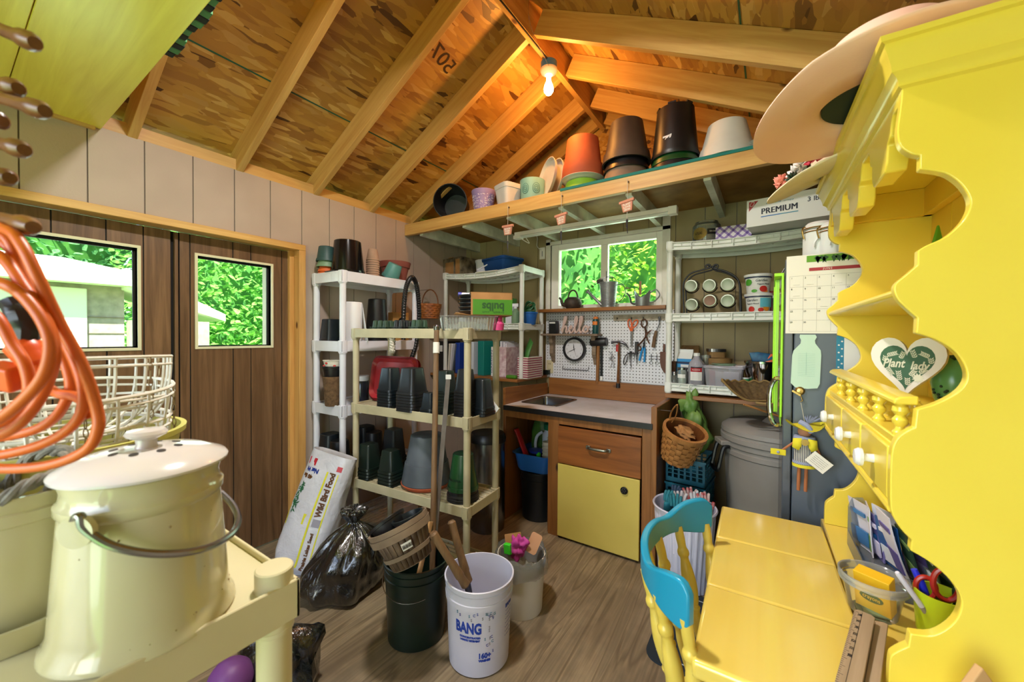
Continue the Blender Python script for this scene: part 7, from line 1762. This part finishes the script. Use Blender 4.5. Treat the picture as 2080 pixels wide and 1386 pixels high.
h1 = hat('wide brimmed pink felt hat resting over the hutch cornice corner', T(.205, 1.20, 1.954), .25, .116, .14, 'felt_pink', -.05, 'hat_inside')
flowers(h1, [(-.06, -.10, .04, .04, 'flower_pink'), (-.09, -.06, .03, .025, 'dark_leaf'), (-.02, -.115, .05, .03, 'flower_coral'), (.04, -.11, .04, .035, 'flower_pink')], 3)
h2 = hat('cream straw hat with pink flowers at the far end of the hutch top', T(.20, 1.63, 1.958) @ RX(11) @ RY(-14), .228, .09, .10, 'felt_cream', -.02, None)
flowers(h2, [(-.17, -.05, .03, .035, 'flower_coral'), (-.18, .0, .024, .03, 'flower_coral'), (-.14, -.1, .034, .035, 'flower_white'), (-.12, -.12, .05, .03, 'flower_white'), (-.09, -.15, .045, .04, 'flower_red'), (-.05, -.17, .045, .035, 'flower_red'), (-.15, -.13, .016, .025, 'dark_leaf')], 7)
# ================================================================ CHAIR
plain('chair_blue', '#1c8fb4', .3, c2='#1a88ac', ns=3); plain('chair_yellow', '#dcc258', .3, c2='#d2b448', ns=6)
CC = Vector((-.10, 1.095, 0))
o = thing('captains_chair', 'captains chair with a blue curved back rail and yellow turned spindles', 'chair', (0, 0, 0))
pl_ = spline([(-.128, .868, 0), (-.198, .912, 0), (-.252, .99, 0), (-.275, 1.09, 0), (-.266, 1.20, 0), (-.226, 1.30, 0), (-.150, 1.372, 0)], 8)
b = MB(); rings = []; n = len(pl_)
for i, p in enumerate(pl_):
    q = i/(n-1); t_ = (pl_[min(i+1, n-1)]-pl_[max(i-1, 0)]).normalized(); nr = Vector((-t_.y, t_.x, 0))
    up = .022*math.exp(-((q-.06)/.13)**2)+.022*math.exp(-((q-.94)/.13)**2)-.014*math.exp(-((q-.27)/.08)**2)-.014*math.exp(-((q-.73)/.08)**2)
    e = min(1, min(q, 1-q)/.05); zt_, zb_ = .882+up-(1-e)*.02, .805+.014*math.sin(PI*q)-.01*math.exp(-((q-.08)/.1)**2)-.01*math.exp(-((q-.92)/.1)**2)+(1-e)*.02
    w_ = .010
    rings.append([tuple(p+nr*(-w_)+Vector((0, 0, zb_))), tuple(p+nr*w_+Vector((0, 0, zb_))), tuple(p+nr*w_*1.1+Vector((0, 0, zt_))), tuple(p-nr*w_*.9+Vector((0, 0, zt_)))])
b.loft(rings); b.build('back_rail', 'chair_blue', o, .005, seg=3)
sprf = [(0, .012), (.1, .013), (.16, .012), (.19, .0165), (.22, .0165), (.25, .012), (.34, .0175), (.45, .0205), (.56, .0165), (.6, .0125), (.62, .0165), (.66, .0125), (.75, .0155), (.9, .012), (1, .010)]
sprf = [(p.x, p.y) for p in spline([(f, r, 0) for f, r in sprf], 4)]
for q in (.05, .19, .35, .5, .65, .81, .95):
    p = pl_[round(q*(n-1))]; tp = p+Vector((0, 0, .825)); s0 = Vector((lerp(p.x, .0, .36), lerp(p.y, 1.11, .10), .455)); 
    MB().tube([tp.lerp(s0, f) for f, r in sprf], [r for f, r in sprf], 14).build('spindle', 'chair_yellow', o)
b = MB(); b.loft([[(-.0+(.21+e)*math.cos(a)*(1.0 if math.cos(a) > 0 else .95), 1.11+(.225+e)*math.sin(a), z) for a in [2*PI*j/40 for j in range(40)]] for e, z in ((-.02, .425), (0, .435), (0, .452), (-.012, .46))]); b.build('seat', 'chair_yellow', o)
for sx, sy in ((-.15, -.14), (-.15, .14), (.13, -.14), (.13, .14)):
    t0, t1 = Vector((.0+sx*.9, 1.11+sy, .43)), Vector((.0+sx*1.15, 1.11+sy*1.3, 0)); MB().tube([t0.lerp(t1, f) for f, r in sprf], [r*1.05 for f, r in sprf], 14).build('leg', 'chair_yellow', o)
for y in (.935, 1.255): MB().tube([(-.15, y, .17), (.13, y, .17)], [.011, .011], 10).build('stretcher', 'chair_yellow', o)
plain('mat_navy', '#1c2630', .85); plain('mat_line', '#a8b0b4', .8)
o = thing('floor_mat', 'dark floor mat with a pale scrolled border under the chair', 'mat', (-.10, 2.02, 0))
MB().prism(rrect(.70, .58, .07, 6), .0, .008).build('mat', 'mat_navy', o)
b = MB(); b.tube([(x, y, .0085) for x, y in rrect(.60, .48, .05, 6)], .0022, 5, True)
for a in (0, 40, 80, 120, 160): b.add([(0, 0, .009), (.006, .012, .009), (0, .03, .009), (-.006, .012, .009)], [(0, 1, 2, 3)], T(-.285, -.21, 0) @ RZ(a))
b.build('border_print', 'mat_line', o)
# ================================================================ RIDGE LAMP
plain('box_blue', '#2f78c4', .4)
bp = PX(1122, 100, XRG)
o = thing('bulb_holder', 'white porcelain bulb holder on a blue box under the ridge with a lit bulb', 'light', (XRG, 2.22, 3.165))
MB().lathe([(0, -.045), (.048, -.045), (.052, -.04), (.052, 0), (0, 0)], 24).build('junction_box', 'box_blue', o)
plain('porcelain_lamp', '#e8e0d0', .4)
MB().lathe([(0, -.075), (.024, -.08), (.05, -.062), (.055, -.05), (.055, -.044), (0, -.044)], 32).build('holder', 'porcelain_lamp', o)
emit('bulb_glow', '#ffd9a0', 22)
MB().lathe([(0, -.205), (.018, -.2), (.03, -.182), (.032, -.165), (.026, -.142), (.016, -.118), (.014, -.08), (0, -.078)], 28).build('bulb', 'bulb_glow', o)
lamp('bulb_light', 'POINT', (XRG, 2.22, 3.165-.245), 17, (1, .40, .07), .03)
tag(MB().tube([(XRG+.012, y, 3.163-.003*abs(math.sin(y*9))) for y in [-1+.2*k for k in range(17)]], .0045, 6).build('wire', 'edge_black'), 'dark electric wire stapled along the ridge beam', 'wire')
c507 = txt('507', .13, T(.55, 1.76, .0022) @ RZ(80) @ RY(180), 'stamp_ink', ceilL)
tag(MB().tube(spline([PX(1085, -60, -1.1), PX(1075, 40, -1.12), Vector((-1.19, 2.2, 3.11))], 8), .001, 5).build('string', 'steel'), 'thin pull string near the ridge lamp', 'string')
# striped cloth on the front loft
plain('cloth_green', '#4f8a5c', .8); plain('cloth_black', '#15181a', .8)
o = thing('striped_cloth', 'green and black striped cloth hanging over the front loft edge', 'cloth', (-1.55, .478, 2.43))
for k in range(16):
    MB().box(-.30+k*.036, -.30+k*.036+.036, -.03, .03+.006*math.sin(k), -.004, .07+.015*math.sin(k*.7)).build('stripe', 'cloth_green' if k % 2 else 'cloth_black', o, .004)
# ================================================================ LEFT FOREGROUND
tz = 1.035
FGM = frame((-.605, .318-.92, 0), (0, 1, 0), (-1, 0, 0))
fg = shelf_unit('cream plastic shelf carrying the crock and basket tub at the near end', FGM, .92, .64, [tz, .56, .1], 0, 'plastic_cream', .06, .024, slats=1, cap=.022, rnd_=1)
# crock
plain('enamel', '#c4bd96', .14, c2='#bab284', ns=3, coat=.5); plain('enamel_lid', '#d2ccc8', .16, coat=.4); plain('hole_dark', '#241c14', .7)
cp = PZ(300, 1258, tz-.009)
o = thing('compost_crock', 'cream enamel compost crock with a perforated domed lid and wire bail', 'crock', (cp.x, cp.y, tz-.009))
MB().lathe([(0, 0), (.094, 0), (.0975, .003), (.0965, .009), (.091, .018), (.0895, .03), (.081, .155), (.080, .166), (.0835, .171), (.0835, .179), (.079, .185), (.0785, .196), (.082, .208), (.080, .21), (.077, .205), (.085, .02), (0, .012)], 72).build('body', 'enamel', o)
l = MB().lathe([(0, .209), (.084, .209), (.0885, .211), (.089, .214), (.086, .218), (.062, .229), (.03, .2345), (0, .2355)], 72).build('lid', 'enamel_lid', o)
MB().lathe([(0, .233), (.013, .233), (.011, .239), (.0115, .246), (.021, .251), (.0225, .254), (.02, .258), (0, .260)], 36).build('knob', 'enamel_lid', l)
b = MB()
for k in range(8): a = 2*PI*k/8+.2; b.lathe([(0, -.0004), (.0048, -.0004), (.0048, .0012), (0, .0012)], 14, T(.034*math.cos(a), .034*math.sin(a), .2335) @ RZ(math.degrees(a)) @ RY(10))
b.build('air_hole', 'hole_dark', l)
vd = Vector((-cp.x, -cp.y, 0)).normalized(); sd = Vector((-vd.y, vd.x, 0))
ax = sd if sd.dot(_R) > 0 else -sd
SH = -1.02; z_e = .168
def on(a, z, r=.084): return (ax*math.cos(a)+vd*math.sin(a))*r+Vector((0, 0, z))
pts = []
for k in range(0, 17):
    a = PI*k/16; pts.append(on(a+SH, z_e+.004-.066*math.sin(a)**.75, .097+.004*math.sin(a)))
pts = [on(SH-.10, z_e+.02, .094)]+pts+[on(PI+SH+.04, z_e+.018, .097), on(PI+SH+.16, z_e+.010, .094)]
MB().tube(spline(pts, 6), .0046, 10).build('bail', 'steel', o)
for s_ in (SH, PI+SH):
    n_ = on(s_+(.08 if s_ > 0 else -.02), 0, 1)
    MB().lathe([(0, 0), (.009, 0), (.009, .012), (.018, .013), (.018, .020), (0, .0205)], 28, frame(n_*.079+Vector((0, 0, z_e)), Vector((0, 0, 1)).cross(n_), (0, 0, 1))).build('ear', 'enamel', o)
plain('grime', '#8a7a4c', .6); b = MB(); rnd = random.Random(8)
for k in range(22): a, z = rnd.uniform(-.3, PI+.3), rnd.choice([rnd.uniform(.014, .03), rnd.uniform(.145, .16), rnd.uniform(.02, .14)]); b.ball(tuple(on(a, z, lerp(.0915, .0815, z/.15))), rnd.uniform(.0006, .0016), 6)
b.build('speck', 'grime', o)
# second pot
pp = PZ(30, 1272, tz-.006); pp = Vector((pp.x-.004, pp.y, tz-.009))
o = thing('planter', 'cream planter in a saucer with a grey rope handle at the shelf edge', 'planter', pp)
MB().lathe([(0, .012), (.062, .012), (.064, .016), (.076, .155), (.079, .157), (.079, .17), (.077, .172), (.079, .176), (.079, .19), (.074, .19), (.06, .02), (0, .02)], 60).build('pot_wall', 'enamel', o)
MB().lathe([(0, 0), (.074, 0), (.084, .03), (.087, .036), (.083, .036), (.072, .006), (0, .006)], 60).build('saucer', 'enamel', o)
plain('rope_grey', '#8a8478', .85, c2='#55524a', ns=60)
hp = spline([(.066, .02, .17), (.05, .035, .21), (.0, .045, .222), (-.05, .02, .21), (-.07, 0, .17)], 10)
b = MB()
for s_ in (0, PI*2/3, PI*4/3): b.tube([p+Vector((.0, .0045*math.cos(i*.55+s_), .0045*math.sin(i*.55+s_))) for i, p in enumerate(hp)], .0042, 7)
hp2 = spline([(.062, -.03, .172), (.075, .0, .2), (.06, .03, .205), (.02, .05, .19)], 10)
for s_ in (0, PI*2/3, PI*4/3): b.tube([p+Vector((.0045*math.cos(i*.55+s_), .0, .0045*math.sin(i*.55+s_))) for i, p in enumerate(hp2)], .0042, 7)
b.build('rope_handle', 'rope_grey', o)
# tub and wire baskets
plain('tub_yellow', '#c9c46a', .4, c2='#beb85a', ns=4); plain('wire_white', '#e6e4de', .4, c2='#d2cab8', ns=14); plain('chain', '#8a7450', .5, .5)
tc = Vector((-1.045, .125, tz-.009))
o = thing('tub', 'yellow green tub holding nested white wire baskets behind the crock', 'tub', tc)
MB().lathe([(0, 0), (.135, 0), (.138, .005), (.166, .195), (.174, .197), (.175, .207), (.166, .207), (.135, .008), (0, .008)], 64).build('wall', 'tub_yellow', o)
def wbasket(z, r, lab, tilt, rz):
    o = thing('wire_basket', lab, 'basket', M=T(*tc) @ T(0, 0, z) @ RZ(rz) @ RX(tilt), group='wire hanging baskets')
    ring = lambda rr, zz: [(rr*math.cos(a), rr*math.sin(a), zz) for a in [2*PI*j/48 for j in range(48)]]
    MB().tube(ring(r, .135), .0032, 6, True).tube(ring(r*1.0, .12), .0024, 6, True).build('rim', 'wire_white', o)
    b = MB()
    for rr, zz in ((.95, .06), (.9, .045), (.55, .0), (.25, -.004)): b.tube(ring(r*rr, zz), .0026, 6, True)
    b.build('hoop', 'wire_white', o); b = MB()
    for k in range(20):
        a = 2*PI*k/20; b.tube(spline([(r*math.cos(a), r*math.sin(a), .135), (r*.97*math.cos(a), r*.97*math.sin(a), .08), (r*.85*math.cos(a), r*.85*math.sin(a), .03), (r*.55*math.cos(a), r*.55*math.sin(a), .0), (r*.2*math.cos(a), r*.2*math.sin(a), -.004)], 4), .0026, 5)
    b.build('wire', 'wire_white', o)
    for a in (.25, 2.3, 4.4, 5.4):
        b = MB()
        for k in range(8): x, y, zz = r*1.0*math.cos(a), r*1.0*math.sin(a), .13-.014*k; b.tube([(x+.003*math.cos(q)*(k % 2), y+.003*math.cos(q)*(1-k % 2), zz+.008*math.sin(q)) for q in [2*PI*j/8 for j in range(8)]], .0009, 4, True)
        b.build('chain', 'chain', o)
wbasket(.092, .150, 'lowest white wire hanging basket in the yellow green tub', 0, 10)
wbasket(.150, .157, 'middle white wire hanging basket nested over the tub', 3, 55)
wbasket(.205, .153, 'topmost white wire hanging basket rising over the tub', -3, 90)
# stuff below the near shelf
gp = PZ(560, 1368, .10)
blob('garden_bag', 'dark green plastic bag on the floor under the cream shelf', 'bag', (gp.x, gp.y, .13), .17, .15, .14, 'bag_black', 31, amp=.3)
plain('purple', '#6a3a7a', .5); pz_ = PZ(468, 1372, .22); blob('ball', 'purple ball half hidden behind the cream shelf post', 'ball', (pz_.x, pz_.y, .2), .07, .07, .07, 'purple', 33, amp=.03)
# peg rack and extension cord
def PD(x, y, d): return CAM+ray(x, y)*d
o = thing('peg_rack', 'wooden rack with turned pegs at the shed side nearest the viewer', 'peg rack', (0, 0, 0))
A0, A1 = PD(-110, -120, .44), PD(-110, 640, .44)
B = MB().tube([Vector((A0.x, A0.y, 2.40)), Vector((A0.x, A0.y, 1.2))], .022, 4); B.build('board', 'peg_wood', o, .003)
for k, (x0, y0, x1, y1, d1) in enumerate(((-100, 15, 72, 88, .40), (-100, 150, 38, 180, .42), (-100, 165, 92, 226, .40), (-100, 225, 6, 246, .44), (-100, 262, 50, 305, .41), (-100, 330, 20, 362, .42), (-100, 415, 68, 462, .38))):
    P, Q = PD(x0, y0, .44), PD(x1, y1, d1); P = Vector((A0.x, A0.y, P.z))
    MB().tube([P.lerp(Q, f) for f in (0, .15, .5, .8, .88, .95, 1)], [.008, .0065, .006, .0068, .0095, .0095, .006], 12).build('peg', 'peg_wood', o)
plain('cord_orange', '#cf6016', .42, c2='#bf5210', ns=5); plain('plug_orange', '#d8581c', .35)
o = thing('extension_cord', 'orange extension cord coiled and hanging from the lowest peg', 'cord', (0, 0, 0))
loops = [[(-70, 450, .42), (12, 466, .38), (45, 500, .37), (75, 560, .37), (120, 655, .38), (168, 745, .39), (196, 828, .4), (199, 872, .4), (178, 912, .4), (120, 940, .4), (40, 952, .4), (-80, 950, .4)],
 [(-70, 465, .42), (8, 480, .40), (40, 540, .40), (80, 625, .40), (130, 690, .41), (165, 770, .41), (168, 830, .41), (140, 872, .41), (80, 905, .41), (0, 925, .41), (-80, 930, .41)],
 [(-70, 500, .42), (0, 520, .38), (50, 585, .37), (92, 650, .37), (110, 715, .37), (95, 780, .38), (60, 840, .38), (10, 880, .38), (-80, 900, .38)],
 [(-70, 560, .4), (0, 575, .36), (45, 600, .36), (85, 650, .36), (102, 700, .36), (92, 755, .36), (60, 800, .36), (0, 850, .36), (-80, 880, .36)],
 [(-70, 600, .4), (-10, 640, .39), (25, 700, .39), (50, 740, .39), (60, 790, .39), (45, 830, .39), (0, 860, .39), (-80, 880, .39)],
 [(-70, 480, .42), (15, 500, .41), (70, 600, .42), (110, 680, .43), (140, 760, .43), (140, 800, .43), (110, 850, .43), (50, 880, .43), (-80, 900, .43)]]
for L_ in loops: MB().tube(spline([PD(*q) for q in L_], 10), .0050, 12).build('coil', 'cord_orange', o)
MB().tube(spline([PD(*q) for q in ((80, 760, .43), (95, 785, .43), (120, 800, .42), (150, 805, .42), (176, 822, .42), (185, 850, .42))], 8), .005, 10).build('cord_tail', 'cord_orange', o)
P = [PD(28, 612, .43), PD(42, 635, .43), PD(52, 665, .43), PD(50, 700, .43)]
MB().tube(spline(P, 5), [.012]*5+[.0135]*5+[.011]*6, 10).build('rubber_cap', 'edge_black', o)
P = [PD(45, 703, .43), PD(62, 722, .43), PD(75, 745, .43), PD(82, 762, .43)]
MB().tube(spline(P, 5), [.015]*5+[.014]*5+[.008]*6, 12).build('plug', 'plug_orange', o)
MB().box(-.014, .014, -.01, .01, -.014, .014).build('socket_end', 'plug_orange', o, .003, loc=PD(15, 765, .42), rot=(.3, .2, .6))
# overhead post carrying the rack is the loft itself; nothing hangs free
